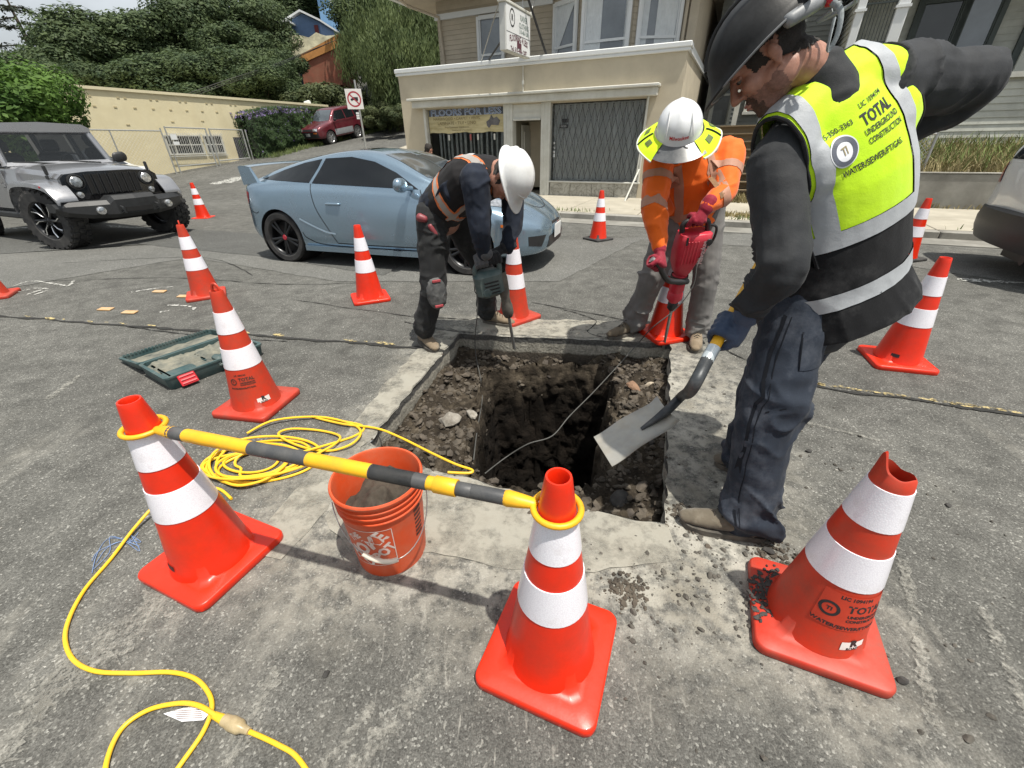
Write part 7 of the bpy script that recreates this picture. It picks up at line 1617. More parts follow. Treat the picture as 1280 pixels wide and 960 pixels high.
# vest: a shaped shell, cut along the seams into lime, black and silver pieces
def vest_geo():
    g = Geo(); UTv = UT
    hem = WST-UT*.12+FT*-.01
    P = [hem, WST, WST.lerp(CHS, .5), CHS, CHS.lerp(NCK, .45)]; Q = [(.240, .19), (.225, .172), (.214, .16), (.208, .15), (.175, .13)]
    P, Q = smoothpath(P, Q, 4); g.capsule(P, Q, 28, up=RT)
    for s in (SHL, SHR_): g.capsule([NCK.lerp(CHS, .2)-FT*.01, NCK.lerp(s, .55)+UT*.0, s.lerp(NCK, .12)], [.082, .088, .088], 14)
    g.capsule([CHS.lerp(SHL, .62), CHS.lerp(NCK, .2), CHS.lerp(SHR_, .62)], [.115, .13, .115], 14); return g
me = remesh(vest_geo(), .0085, 5); fold(me, .012, lambda p: .35+1.1*sstep(1.25, .9, p.z), 5., (1, 1, 1), 5.5)
def tq(p): d = p-WST; return d.dot(RT), d.dot(FT), d.dot(UT)
bm = bmesh.new(); bm.from_mesh(me)
# open below the hem and at the neck; then cut along every seam
HEMU = -.115
def cut(co, no, clear=False):
    bmesh.ops.bisect_plane(bm, geom=bm.verts[:]+bm.edges[:]+bm.faces[:], plane_co=co, plane_no=no, dist=1e-5, clear_inner=clear)
tilt = (UT+RT*.0).normalized()
B1, B2, BW = .185, -.005, .05
cut(WST+UT*HEMU, UT, True)
for u_ in (B1, B1+BW, B2, B2+BW): cut(WST+UT*u_, tilt)
SR = ((-.152, -.108), (.116, .160))
ARM = ((SHL-WST).dot(RT)+.012, (SHR_-WST).dot(RT)-.012)
for r_ in ARM: cut(WST+RT*r_, RT)
for a, b_ in SR:
    for r_ in (a, b_): cut(WST+RT*r_, RT)
def zone(p):
    r_, f_, u_ = tq(p)
    if u_ < B2: return 'black_panel'
    if u_ < B2+BW: return 'reflective_band'
    if u_ < B1: return 'black_panel'
    if u_ < B1+BW: return 'reflective_band'
    for i, (a, b_) in enumerate(SR):
        if a < r_ < b_: return 'reflective_strap'
    return 'lime_panel'
bm.normal_update(); zones = {}
for f in bm.faces:
    c = f.calc_center_median(); z = zone(c)
    if (c-(NCK+UT*.06)).length < .056 or ((c-HC).length < .10): continue
    u_ = tq(c)[2]
    if u_ > .15 and not (ARM[0] < tq(c)[0] < ARM[1]): continue
    if z == 'reflective_band': z += ' '+('1' if u_ > .1 else '2')
    if z == 'black_panel': z += ' '+('1' if u_ > B2+.02 else '2')
    if z == 'reflective_strap': z += ' '+('1' if tq(c)[0] < 0 else '2')
    zones.setdefault(z, []).append(f.index)
Mi = pmat(pA).inverted(); bm.verts.ensure_lookup_table(); bm.faces.ensure_lookup_table()
vest = None; vest_all = Geo(); vest_all.v = [v_.co.copy() for v_ in bm.verts]; vest_all.f = [tuple(v_.index for v_ in f.verts) for f in bm.faces]
vnorm = [v_.normal.copy() for v_ in bm.verts]
for z in sorted(zones, key=lambda q: q[0] != 'l'):
    nm = z.split()[0]; used = {}; gv = Geo(); off = .0035 if 'refl' in nm else 0
    for fi in zones[z]:
        ff = []
        for v_ in bm.faces[fi].verts:
            if v_.index not in used: used[v_.index] = len(gv.v); gv.v.append(Mi @ (v_.co+vnorm[v_.index]*off))
            ff.append(used[v_.index])
        gv.f.append(tuple(ff)); gv.mi.append(0)
    m_ = LIME if nm[0] == 'l' else VBLK if nm[0] == 'b' else VREF
    if vest is None: vest = obj('vest', to_mesh('vest', gv, m_, True, False, 180), pA)
    else: obj(nm, to_mesh(nm, gv, m_, True, False, 180), vest)
bm.free()
# black piping round the armholes
for rc_ in ARM:
    ring = [p for p in vest_all.v if abs(tq(p)[0]-rc_) < 2e-4 and tq(p)[2] > .14]
    if len(ring) > 8:
        c0 = sum(ring, V((0, 0, 0)))/len(ring); ring.sort(key=lambda p: atan2((p-c0).dot(FT), (p-c0).dot(UT)))
        ring = [p for i, p in enumerate(ring) if i == 0 or (p-ring[i-1]).length > .004]
        g = Geo(); g.tube(ring, .0058, 8, False); part('armhole_piping', g, VBLK, vest, True)
# print on the back
vb = bvh_of(vest_all); VC = WST+UT*.465-RT*.012; N_ = -FT; TROT = R(5)
def on_back(g, x, y, off=.0045): # x to the right as we see it, y up
    c_, s_ = cos(TROT), sin(TROT)
    h = cast(g, lambda u, v_: (VC+RT*((x+u)*c_-(y+v_)*s_)+UT*((x+u)*s_+(y+v_)*c_)+N_*.6), FT, vb, off); return h
def vtext(t_, x, y, size, bold=.0005, sx=1.):
    h = on_back(text_geo(t_, size, bold, sx=sx), x, y, .0014); part('lettering', h, INK, vest, True, smooth=False)
vtext('415-350-3363', -.058, .034, .019, .0002, .82); vtext('LIC 1094194', .055, .056, .019, .0002, .82)
vtext('TOTAL', .055, .020, .042, .0013, .75); vtext('UNDERGROUND', .056, -.010, .0215, .0004, .68); vtext('CONSTRUCTION', .056, -.034, .0215, .0004, .66); vtext('WATER/SEWER/FT/GAS.', .004, -.078, .023, .0004, .70)
dk = mat('slate_badge_ring', (.09, .10, .13), .6, .1, 20); wb_ = mat('white_badge', (.66, .68, .72), .6, .05, 20)
g = Geo(); vs, fs = fill2d([(.040*cos(2*pi*k/40), .040*sin(2*pi*k/40)) for k in range(40)], .012); g.add(vs, fs); part('badge', on_back(g, -.066, -.018), wb_, vest, True)
h = on_back(ring2d(.025, .0365, 40), -.066, -.018); h.v = [p+N_*.0012 for p in h.v]; part('badge_ring', h, dk, vest, True, smooth=False)
h = on_back(text_geo('TI', .031, .0006, sx=.7), -.066, -.018); h.v = [p+N_*.0012 for p in h.v]; part('badge_monogram', h, mat('gold_print', (.3, .25, .13), .5, .1, 20), vest, True, smooth=False)
# hands
GRIP = AT(905, 412, 1.30); HAND2 = V((1.12, 1.73, 1.24)); SHAFT = (HAND2-GRIP).normalized()
grip_hand('glove', GRIP, SHAFT*-1, V((.25, -.85, .25)), WRL, .019, BLUEG, pA, 1, scale=1.12, cuff=True)
grip_hand('glove', HAND2, RT, V((.4, .2, .6)), WRR, .017, BLUEG, pA, 1, cuff=True)
# hard hat with its ratchet and cord
BHAT = mat('black_hat_plastic', (.010, .0105, .011), .5, .2, 6, .1, 60, dirt=(.12, .12, .12), dscale=6, damt=.2, spec=.25)
ht, hMi = hat(pA, HM, BHAT, front=.035, lip=.012, rx=.148, ry=.122, rz=.118)
g = Geo(); g.tube([hMi @ V((.148*cos(a)*1.02+.02*max(0, cos(a)), .122*sin(a)*1.09, -.006-.008*max(0, cos(a)))) for a in [2*pi*k/40 for k in range(41)]], .0028, 6, False); part('rim_strip', g, mat('grey_rim', (.16, .165, .17), .4, .1, 9), ht)
for yy in (.05, -.05):
    g = Geo(); g.tube([hMi @ V((.148*cos(a)*.995, yy+.02*sin(a)*(1 if yy > 0 else -1), .01+.118*sin(a)*.985)) for a in [R(25+10*k) for k in range(12)]], .005, 8); part('shell_ridge', g, BHAT, ht)
g = Geo(); g.capsule([hMi @ V((-.06, .112, -.012)), hMi @ V((-.10, .085, -.02)), hMi @ V((-.135, .04, -.026))], [.016, .018, .016], 10, up=hMi.to_3x3() @ V((0, 0, 1))); rt = part('ratchet_band', g, mat('grey_suspension', (.2, .21, .22), .5, .2, 30), ht)
g = Geo(); g.ell((-.150, .035, -.035), (.017, .020, .020), hMi); part('knob', g, mat('red_knob', (.5, .02, .04), .4, .1, 9), ht)
CAMO = cloth('grey_camouflage_strap', (.3, .33, .34), .8, .5, (.05, .055, .06), .9, .1, 300, 40)
g = Geo(); g.tube(catmull([hMi @ V(q) for q in ((-.148, .045, -.045), (-.15, .06, -.075), (-.135, .08, -.10), (-.11, .085, -.125), (-.085, .083, -.135), (-.10, .088, -.115), (-.13, .075, -.085))], 5), [(.007, .003)]*31, 8); part('strap', g, CAMO, ht)
g = Geo(); rn = random.Random(2)
for k in range(9): q = V((-.135+rn.gauss(0, .015), .03+rn.gauss(0, .02), .005+rn.gauss(0, .016))); g.tube(catmull([hMi @ (q+V((rn.gauss(0, .02), rn.gauss(0, .02), rn.gauss(0, .02)))) for _ in range(4)], 4), .005, 6)
part('knotted_band', g, CAMO, ht)
# ---- shovel
SHM = mat('worn_shovel_steel', (.34, .34, .32), .42, .25, 9, .2, 60, metal=.35, dirt=(.42, .36, .26), dscale=6, damt=.55); SHN = mat('dark_painted_steel', (.045, .05, .055), .45, .25, 14, .15, 90, metal=.3, dirt=(.25, .24, .22), dscale=12, damt=.35)
shv = thing('shovel', 'square nosed steel shovel with a yellow handle held over the excavation', 'shovel', GRIP)
t0, t1, r0, r1 = G(742, 546, .13), G(765, 583, .13), G(852, 533, .27), G(824, 503, .27)
up_b = (r0-t0).cross(t1-t0).normalized(); up_b = up_b if up_b.z > 0 else -up_b
def blade(u, v_):
    a = t0.lerp(t1, v_); b = r1.lerp(r0, v_); p = a.lerp(b, u); e = 2*abs(v_-.5); return p + up_b*(.022*e**6*sstep(.05, .5, u)+.02*sstep(.86, 1., u)*(.4+.6*e) + .010*(1-e**2)*sstep(.3, 1, u)*0)
g = Geo(); g.grid(lambda u, v_: blade(u, v_), 24, 16); n = len(g.v); top = list(g.v); low = [p-up_b*.003 for p in top]
W_ = 25; fs = list(g.f); g2 = Geo(); g2.v = top+low; g2.f = fs+[tuple(i+n for i in reversed(f)) for f in fs]
edge = [j for j in range(W_)]+[k*W_+W_-1 for k in range(1, 17)]+[16*W_+j for j in range(W_-2, -1, -1)]+[k*W_ for k in range(15, 0, -1)]
g2.f += [(edge[i], edge[(i+1) % len(edge)], edge[(i+1) % len(edge)]+n, edge[i]+n) for i in range(len(edge))]; g2.mi = [0]*len(g2.f)
part('blade', g2, SHM, shv, True, ang=50)
rc = r0.lerp(r1, .5); dirb = (rc-t0.lerp(t1, .5)).normalized(); neck = [rc-dirb*.15+up_b*.002, rc-dirb*.07+up_b*.014, rc+up_b*.03, rc+dirb*.05+V((0, 0, .07)), GRIP-SHAFT*.25+V((.012, .02, -.01)), GRIP-SHAFT*.125]
g = Geo(); g.tube(catmull(neck, 8), [lerp(.008, .021, min(1, k/14)) for k in range(41)], 14); part('neck', g, SHN, shv, True)
g = Geo(); g.tube([GRIP-SHAFT*.13, GRIP-SHAFT*.075], .0215, 16); part('ferrule', g, mat('ferrule_label', (.55, .6, .62), .35, .2, 40, metal=.5), shv, True)
g = Geo(); g.tube([GRIP-SHAFT*.075, HAND2-SHAFT*.1], .0185, 16); part('handle', g, YEL, shv, True)
g = Geo(); g.tube([HAND2-SHAFT*.11, HAND2-SHAFT*.05+RT*.05, HAND2+RT*.055], .011, 8); g.tube([HAND2-SHAFT*.11, HAND2-SHAFT*.05-RT*.05, HAND2-RT*.055], .011, 8); g.tube([HAND2-RT*.06, HAND2+RT*.06], .014, 10); part('grip', g, BLACK, shv, True)
# ---- B: the bending man with the green breaker
pB = thing('person', 'person in a white hard hat and dark clothes bending over a green breaker', 'person', (-.35, 3.1, 0))
DNAVY = cloth('dark_navy_shirt', (.014, .019, .032), .85, .25, (.07, .075, .085), .35); BTR = cloth('black_work_trousers', (.022, .023, .024), .85, .25, (.12, .12, .115), .45); BVS = cloth('black_vest', (.014, .013, .014), .85, .25, (.06, .06, .06), .3)
hB = (V((-.52, 3.0, .90)), V((-.40, 3.2, .92))); kB = (AT(541, 362, 2.93), V((-.22, 3.30, .52))); aB = (AT(530, 408, 2.98), V((-.20, 3.45, .13)))
wB, cB, nB = V((-.44, 3.06, 1.01)), V((-.24, 2.99, 1.16)), AT(622, 214, 2.92)
sB = (AT(594, 226, 2.80), AT(640, 226, 3.12)); eB = (AT(600, 286, 2.76), AT(641, 280, 3.05)); rB = (AT(605, 318, 2.84), AT(634, 308, 2.98))
HCB = AT(634, 222, 2.80); HMB = frame(HCB, (.16, -.22, -.95), (.82, -.42, .38))
ht_ = ((V((-.70, 3.06, 0)), G(546, 441)), (G(604, 402), G(642, 408)))
ht_ = ((ht_[0][1]+(ht_[0][0]-ht_[0][1]).normalized()*.29, ht_[0][1]), (ht_[1][1]+(ht_[1][0]-ht_[1][1]).normalized()*.29, ht_[1][1]))
bodyB = body_mesh(pB, hB, kB, aB, wB, cB, nB, (sB[0], sB[1]), eB, rB, HMB, .0065, heel_toe=ht_); face_parts(pB, HMB)
HBi = HMB.inverted() @ pmat(pB); shell_of(bodyB.data, lambda c: (lambda q: q.z > -.05 and q.x < .03 and q.z < .1 and not(abs(q.y) > .07 and q.z < .02))(HBi @ c), .004, 'hair', HAIR, pB)
trB = trousers(pB, hB, kB, aB, wB, BTR, .008, rr=(.105, .098, .085, .078, .08), amp=.015, seed=14, wr=.15)
BOOT = cloth('dusty_tan_boot', (.20, .155, .105), .85, .2, (.33, .3, .25), .55, .1, 200, 12)
for k in (0, 1): boot(pB, ht_[k][0], ht_[k][1], aB[k], BOOT, SOLE)
g = Geo(); kd = V((.45, -.85, .05)).normalized(); M = frame(kB[0]+kd*.085+V((0, 0, -.01)), kd, (0, 0, 1)); g.ell((0, 0, 0), (.028, .075, .115), M, 14, 10); wear('knee_pad', g, mat('grey_knee_pad', (.045, .047, .05), .7, .3, 9, .2, 60, dirt=(.16, .16, .15), dscale=9, damt=.6), pB, .006, 1, amp=.006, scale=16)
for dz in (.09, -.085): g = Geo(); g.box((.02, .0, dz), (.012, .06, .018), M, .003); part('red_tab', g, mat('dusty_red_trim', (.35, .05, .06), .7, .2, 12), pB, True)
g = Geo()
for k in (0, 1):
    P, Q = smoothpath([cB.lerp(sB[k], .6), sB[k], sB[k].lerp(eB[k], .55), eB[k], eB[k].lerp(rB[k], .5), rB[k]], [.085, .092, .078, .068, .056, .043], 5); limb(g, P, Q, 14)
UB = (nB-wB).normalized(); RB_ = (sB[0]-sB[1]); RB_ = (RB_-UB*RB_.dot(UB)).normalized()
limb(g, [nB-UB*.04, cB, wB-UB*.02], [(.09, .09), (.185, .135), (.165, .13)], 18, up=RB_); limb(g, [nB-UB*.05, nB+(HCB-nB)*.3], [.075, .066])
wear('shirt', g, DNAVY, pB, .008, 3, amp=.013, seed=21, scale=10)
g = Geo(); limb(g, [nB-UB*.09, cB-UB*.01, wB+UB*.03], [(.145, .135), (.195, .15), (.178, .145)], 20, up=RB_)
for k in (0, 1): limb(g, [nB-UB*.07, nB.lerp(sB[k], .5)-UB*.02], [.09, .085])
meV = remesh(g, .008, 4); fold(meV, .010, None, 31, (1, 1, 1), 7); vgB = mesh_geo(meV); meV.transform(pmat(pB).inverted()); set_mat(meV, BVS); vB = obj('vest', meV, pB)
bvB = bvh_of(vgB); FB = UB.cross(RB_)
ORB = cloth('orange_trim', (.62, .17, .055), .7, .1, (.4, .14, .07), .4); SIL = cloth('dull_silver_tape', (.32, .30, .28), .5, .15, (.2, .19, .18), .4)
def tape(path, par, bv_, mats, ws, name='reflective_tape', centre=None):
    """striped tape laid on a garment: path of points just off the surface"""
    P = catmull(path, 10); res = None
    for w_, m_, off in zip(ws, mats, (.003, .005)):
        g = Geo(); L_, Rr = [], []
        for i, p in enumerate(P):
            t = (P[min(i+1, len(P)-1)]-P[max(i-1, 0)]).normalized(); hit, nrm, _, _ = bv_.find_nearest(p)
            if (p-hit).dot(nrm) < 0 and False: nrm = -nrm
            s_ = t.cross(nrm).normalized()
            for lst, q in ((L_, p+s_*w_/2), (Rr, p-s_*w_/2)):
                h2, n2, _, _ = bv_.find_nearest(q); lst.append(h2+n2*off)
        n = len(P); g.add(L_+Rr, [(i, i+1, n+i+1, n+i) for i in range(n-1)]); o = part(name if res is None else 'tape_stripe', g, m_, par if res is None else res, True, ang=180)
        if res is None: res = o
    return res
c1 = lambda u_, r_, f_: wB+UB*u_+RB_*r_+FB*f_
# straps over the near shoulder and round the ribs
for r_ in (.105, -.105): tape([c1(.02, r_*1.15, .2), c1(.14, r_*1.1, .24), c1(.27, r_, .2), c1(.37, r_*.9, .1), c1(.36, r_*.9, -.06), c1(.24, r_, -.2), c1(.06, r_, -.2)], vB, bvB, (ORB, SIL), (.06, .034))
tape([c1(.08, -.2, .1), c1(.08, -.05, .25), c1(.08, .1, .2), c1(.08, .22, .08), c1(.08, .24, -.05), c1(.08, .12, -.2), c1(.08, -.1, -.2)], vB, bvB, (ORB, SIL), (.06, .034))
# white lettering patch across the upper back
sgb = 1 if FB.z < 0 else -1; NB = -FB if (-FB).z > 0 else FB
g = rect2d(.20, .045, 10, 3); h = cast(g, lambda u, v_: wB+UB*(.34+v_)+RB_*(-.02+u)+NB*.5, -NB, bvB, .004); part('back_print', h, cloth('white_back_print', (.5, .5, .5), .7, .3, (.08, .07, .07), .8, .1, 300, 40), vB, True)
for i, (px, py, r_, m_) in enumerate(((525, 272, .028, HUBR), (538, 283, .02, HUBR))):
    q = AT(px, py, 2.9); g = Geo(); g.capsule([q, q+V((.03, 0, -.05 if i else -.01))], [r_, r_*.8], 12); part('belt_tool', g, mat('dark_red_tool', (.22, .03, .04), .5, .2, 20, dirt=(.1, .08, .08), damt=.5), pB, True)
GREYG = cloth('grey_glove', (.085, .085, .09), .8, .2, (.2, .2, .2), .4, .1); BLKG = cloth('black_glove', (.018, .018, .02), .8, .25, (.08, .08, .08), .3, .1)
# ---- green breaker
GRN = mat('dusty_green_casing', (.05, .085, .085), .55, .15, 7, .15, 60, dirt=(.2, .2, .18), dscale=8, damt=.55)
bt = G(643, 436, -.03); brB = AT(618, 352, 2.90); axB = (bt-AT(622, 352, 2.90)).normalized(); topB = AT(612, 333, 2.88)
brk = thing('breaker', 'dusty green electric breaker drilling at the back left edge of the excavation', 'breaker', (brB.x, brB.y, brB.z))
axB = (bt-(brB+V((.055, 0, -.02)))).normalized(); sideB = V((-1, -.25, 0)); sideB = (sideB-axB*sideB.dot(axB)).normalized(); depB = axB.cross(sideB)
bM = MX(((sideB.x, depB.x, -axB.x, brB.x), (sideB.y, depB.y, -axB.y, brB.y), (sideB.z, depB.z, -axB.z, brB.z), (0, 0, 0, 1)))
g = Geo(); g.box((.04, 0, .0), (.20, .125, .19), bM, .03); hs_ = part('motor_housing', g, GRN, brk, True)
g = Geo(); [g.box((.03, s_*.064, z), (.10, .006, .012), bM, .002) for s_ in (1, -1) for z in (-.05, -.025, 0, .025)]; part('vents', g, BLACK, hs_, True, smooth=False, kind='stuff')
g = Geo(); [g.lathe([(.001, .070), (.028, .068), (.034, .06)], 18, bM @ MX.Translation((.07, 0, -.045)) @ MX.Rotation(s_*pi/2, 4, 'X')) for s_ in (1, -1)]; part('side_cap', g, GRN, hs_, True, kind='stuff')
g = Geo(); g.lathe([(.036, .06), (.04, .0), (.038, -.10), (.032, -.14), (.036, -.18), (.042, -.2), (.042, -.26), (.03, -.29), (.014, -.3)], 22, bM @ MX.Translation((-.055, 0, 0))); part('barrel', g, mat('dusty_barrel', (.10, .095, .085), .5, .3, 9, .2, 60, metal=.4, dirt=(.25, .22, .18), dscale=9, damt=.6), brk, True)
q0 = bM @ V((-.055, 0, -.29)); g = Geo(); g.tube([q0, bt], .0115, 10); part('chisel_bit', g, STEEL, brk, True)
hnd = [bM @ V(p) for p in ((-.05, 0, .06), (-.05, 0, .13), (.0, 0, .155), (.08, 0, .15), (.12, 0, .11), (.115, 0, .05))]
g = Geo(); g.tube(catmull(hnd, 6), .017, 12); part('handle', g, GRN, brk, True)
hc, ha = bM @ V((.03, 0, .155)), (bM.to_3x3() @ V((1, 0, 0)))
grip_hand('glove', hc+ha*.035, ha*-1, V((-.2, -.35, .9)), rB[0], .017, GREYG, pB, 1, scale=1.1, cuff=True); grip_hand('glove', hc-ha*.055, ha*-1, V((.3, .3, .8)), rB[1], .017, BLKG, pB, 1, scale=1.1, cuff=True)
crd = [bM @ V((.12, 0, .06)), bM @ V((.15, -.01, -.02)), AT(597, 372, 2.85), AT(596, 400, 2.85), G(595, 425, .0)+V((0, -.05, .06)), G(595, 445, -.14), G(603, 490, -.2), G(596, 540, -.2), G(592, 575, -.2)]
g = Geo(); g.tube(catmull(crd, 8), .0036, 8); part('power_lead', g, mat('grey_lead', (.075, .075, .07), .7, .2, 20), brk, True)
WHAT = mat('white_hat_plastic', (.70, .71, .71), .4, .06, 4, .06, 40, dirt=(.38, .36, .33), dscale=7, damt=.42, coat=.15)
hb_, hMiB = hat(pB, HMB, WHAT, front=.05, lip=.014, rx=.150, ry=.124, rz=.122)
g = Geo(); g.tube([hMiB @ V((.150*cos(a)*.93, .124*sin(a)*.93, .035+.02*cos(2*a))) for a in [2*pi*k/40 for k in range(41)]], .004, 6, False); part('shell_ridge', g, WHAT, hb_)
# ---- C: the man in orange with the red breaker
pC = thing('person', 'person in an orange long sleeved shirt and white hard hat with lime sun brim', 'person', (1.2, 3.05, 0))
ORS = cloth('orange_shirt', (.80, .135, .008), .7, .06, (.70, .13, .03), .3, .2); TAPE = cloth('dull_shirt_tape', (.42, .22, .15), .55, .12, (.3, .17, .12), .4, .1); GTR = cloth('grey_trousers', (.15, .145, .14), .85, .15, (.26, .25, .23), .45)
hC = (V((1.14, 3.09, .90)), V((1.36, 3.07, .90))); kC = (V((1.05, 3.06, .50)), V((1.40, 2.98, .50))); aC = (AT(800, 405, 3.12), AT(872, 415, 2.95))
wC, cC, nC = V((1.24, 3.08, .96)), V((1.18, 3.00, 1.18)), V((1.11, 2.93, 1.335))
sC = (V((1.375, 2.98, 1.28)), V((.945, 2.95, 1.265))); eC = (AT(905, 240, 2.80), AT(817, 262, 2.80)); rC = (AT(884, 258, 2.70), AT(824, 308, 2.70))
HCC = AT(848, 170, 2.76); HMC = frame(HCC, (-.22, -.80, -.52), (-.20, -.45, .86))
tC = ((G(803, 413), G(760, 424)), (G(877, 424)+V((.0, .12, 0)), G(868, 442)))
tC = tuple((b+(a-b).normalized()*.29, b) for a, b in tC); aC = (tC[0][0].lerp(tC[0][1], .2)+V((.02, 0, .12)), tC[1][0].lerp(tC[1][1], .2)+V((0, .01, .12)))
bodyC = body_mesh(pC, hC, kC, aC, wC, cC, nC, sC, eC, rC, HMC, .0062, heel_toe=tC); face_parts(pC, HMC)
HCi = HMC.inverted() @ pmat(pC); shell_of(bodyC.data, lambda c: (lambda q: q.z > -.05 and q.x < .02 and q.z < .1 and not(abs(q.y) > .07 and q.z < .02))(HCi @ c), .004, 'hair', HAIR, pC)
shell_of(bodyC.data, lambda c: (lambda q: q.x > .03 and -.125 < q.z < -.07)(HCi @ c), .0012, 'beard', BEARD, pC)
trousers(pC, hC, kC, aC, wC, GTR, .008, rr=(.108, .104, .09, .084, .086), amp=.016, seed=44)
for k in (0, 1): boot(pC, tC[k][0], tC[k][1], aC[k], BOOT if k else cloth('dusty_brown_boot', (.12, .095, .065), .9, .2, (.22, .2, .16), .6, .1, 200, 12), SOLE)
g = Geo()
for k in (0, 1):
    P, Q = smoothpath([cC.lerp(sC[k], .6), sC[k], sC[k].lerp(eC[k], .55), eC[k], eC[k].lerp(rC[k], .5), rC[k]], [.085, .098, .085, .074, .062, .045], 5); limb(g, P, Q, 14)
UC = (nC-wC).normalized(); RC_ = (sC[0]-sC[1]); RC_ = (RC_-UC*RC_.dot(UC)).normalized(); FC = UC.cross(RC_); FC = FC if FC.y < 0 else -FC
limb(g, [nC-UC*.05, cC, wC, wC-UC*.07], [(.10, .095), (.205, .15), (.19, .15), (.185, .15)], 20, up=RC_); limb(g, [nC-UC*.06, nC+(HCC-nC)*.12], [.082, .07])
meS = remesh(g, .0078, 3); fold(meS, .014, lambda p: .7+.9*max(math.exp(-((p-eC[0]).length/.13)**2), math.exp(-((p-eC[1]).length/.13)**2), sstep(1.05, .9, p.z)), 51, (1, 1, 1), 9); sg = mesh_geo(meS); meS.transform(pmat(pC).inverted()); set_mat(meS, ORS); shC = obj('shirt', meS, pC); bvC = bvh_of(sg)
q1 = lambda u_, r_, f_: wC+UC*u_+RC_*r_+FC*f_
def on_front(g): return cast(g, lambda u, v_: q1(v_, u, .6), -FC, bvC, .004)
for r_ in (.095, -.105):
    g = Geo(); g.grid(lambda u, v_: V((r_*(1+.15*(1-v_))+(u-.5)*.05, lerp(.03, .36, v_), 0)), 5, 30); part('shirt_tape', on_front(g), TAPE, shC, True, ang=180)
g = Geo(); g.grid(lambda u, v_: V((lerp(-.2, .2, u), lerp(.0, .05, v_), 0)), 36, 5); part('shirt_tape', on_front(g), TAPE, shC, True, ang=180)
def band(k, t_, segs=22):
    a, b = (sC[k], eC[k]) if t_ < 1 else (eC[k], rC[k]); tt = t_ if t_ < 1 else t_-1; c0 = a.lerp(b, tt); d = (b-a).normalized(); x = d.cross(V((0, 1, .3))).normalized(); y = d.cross(x)
    tape([c0+(x*cos(2*pi*i/10)+y*sin(2*pi*i/10))*.12 for i in range(11)], shC, bvC, (TAPE,), (.042,), 'shirt_tape')
for k, ts in ((0, (.5,)), (1, (.42, .92))):
    for t_ in ts: band(k, t_)
g = rect2d(.03, .035, 3, 3); h = cast(g, lambda u, v_: q1(.235+v_, .07+u, .6), -FC, bvC, .004); part('pocket_patch', h, mat('brown_patch', (.2, .11, .05), .8, .3, 60), shC, True)
# red breaker
REDC = mat('red_casing', (.52, .018, .04), .42, .08, 7, .1, 60, dirt=(.5, .12, .13), dscale=10, damt=.35)
btC = G(829, 436, -.04); hcC = AT(868, 276, 2.72); axC = (btC-hcC).normalized(); sdC = V((1, .05, 0)); sdC = (sdC-axC*sdC.dot(axC)).normalized(); dpC = axC.cross(sdC)
oC = hcC+axC*.17; rM = MX(((sdC.x, dpC.x, -axC.x, oC.x), (sdC.y, dpC.y, -axC.y, oC.y), (sdC.z, dpC.z, -axC.z, oC.z), (0, 0, 0, 1)))
bkC = thing('breaker', 'red electric breaker standing on the back right edge of the excavation', 'breaker', oC)
g = Geo(); rings = []
for z, xa, xb, dy in ((.105, -.06, .105, .055), (.10, -.075, .118, .062), (.06, -.08, .12, .066), (-.03, -.085, .095, .066), (-.10, -.08, .06, .062), (-.16, -.06, .045, .052), (-.185, -.045, .035, .045)):
    b_ = .022; rings.append([rM @ V(p+(z,)) for p in ((xa, -dy+b_), (xa+b_, -dy), (xb-b_, -dy), (xb, -dy+b_), (xb, dy-b_), (xb-b_, dy), (xa+b_, dy), (xa, dy-b_))])
g.loft(rings); cs = part('casing', g, REDC, bkC, True, ang=50)
for s_ in (1, -1):
    g = Geo(); [g.box((x, s_*.0665, -.01), (.008, .007, .15), rM, .002) for x in (-.05, -.03, -.01, .01, .03)]; part('cooling_rib', g, REDC, cs, True, kind='stuff')
    g = Geo(); [g.box(c, (.012, .006, .05), rM) for c in ((-.045, s_*.068, .07), (.075, s_*.066, .0), (.085, s_*.066, .04))]; part('vent', g, BLACK, cs, True, smooth=False, kind='stuff')
    g = Geo(); g.lathe([(.001, .012), (.02, .01), (.022, 0)], 16, rM @ MX.Translation((.095, s_*.062, .055)) @ MX.Rotation(-s_*pi/2, 4, 'X')); part('switch_cap', g, BLACK, cs, True)
s_ = 1 if dpC.y < 0 else -1
g = text_geo('Milwaukee', .045, .0008, sx=.8); cc, sn = cos(R(72)), sin(R(72)); g.v = [rM @ V((s_*0+.066+(-p.y)*1., s_*.0715, -.01+p.x)) if True else p for p in g.v]; part('maker_script', g, mat('pale_pink_print', (.62, .40, .40), .5, .1, 20), cs, True, smooth=False)
g = Geo(); g.lathe([(.045, -.18), (.05, -.2), (.05, -.30), (.044, -.315), (.05, -.33), (.052, -.37), (.03, -.40), (.022, -.43)], 22, rM @ MX.Translation((-.01, 0, 0))); part('barrel', g, REDC, bkC, True)
g = Geo(); g.lathe([(.03, -.40), (.034, -.41), (.034, -.45), (.018, -.47)], 18, rM @ MX.Translation((-.01, 0, 0))); part('tool_holder', g, BLACK, bkC, True)
g = Geo(); g.tube([rM @ V((-.01, 0, -.46)), btC], [.0125, .011], 10); part('chisel_bit', g, STEEL, bkC, True)
g = Geo(); g.tube(catmull([rM @ V(p) for p in ((-.06, 0, .09), (-.065, 0, .15), (-.03, 0, .172), (.04, 0, .172), (.085, 0, .16), (.1, 0, .1))], 6), .017, 12); g.tube(catmull([rM @ V(p) for p in ((.1, 0, .14), (.15, 0, .12), (.155, 0, .05), (.13, 0, .0))], 6), .008, 8); part('rear_handle', g, BLACK, bkC, True)
hdir = (rC[1]-(rM @ V((-.01, 0, -.22)))).normalized(); hA = AT(819, 330, 2.66); hB0 = rM @ V((-.01, 0, -.215))
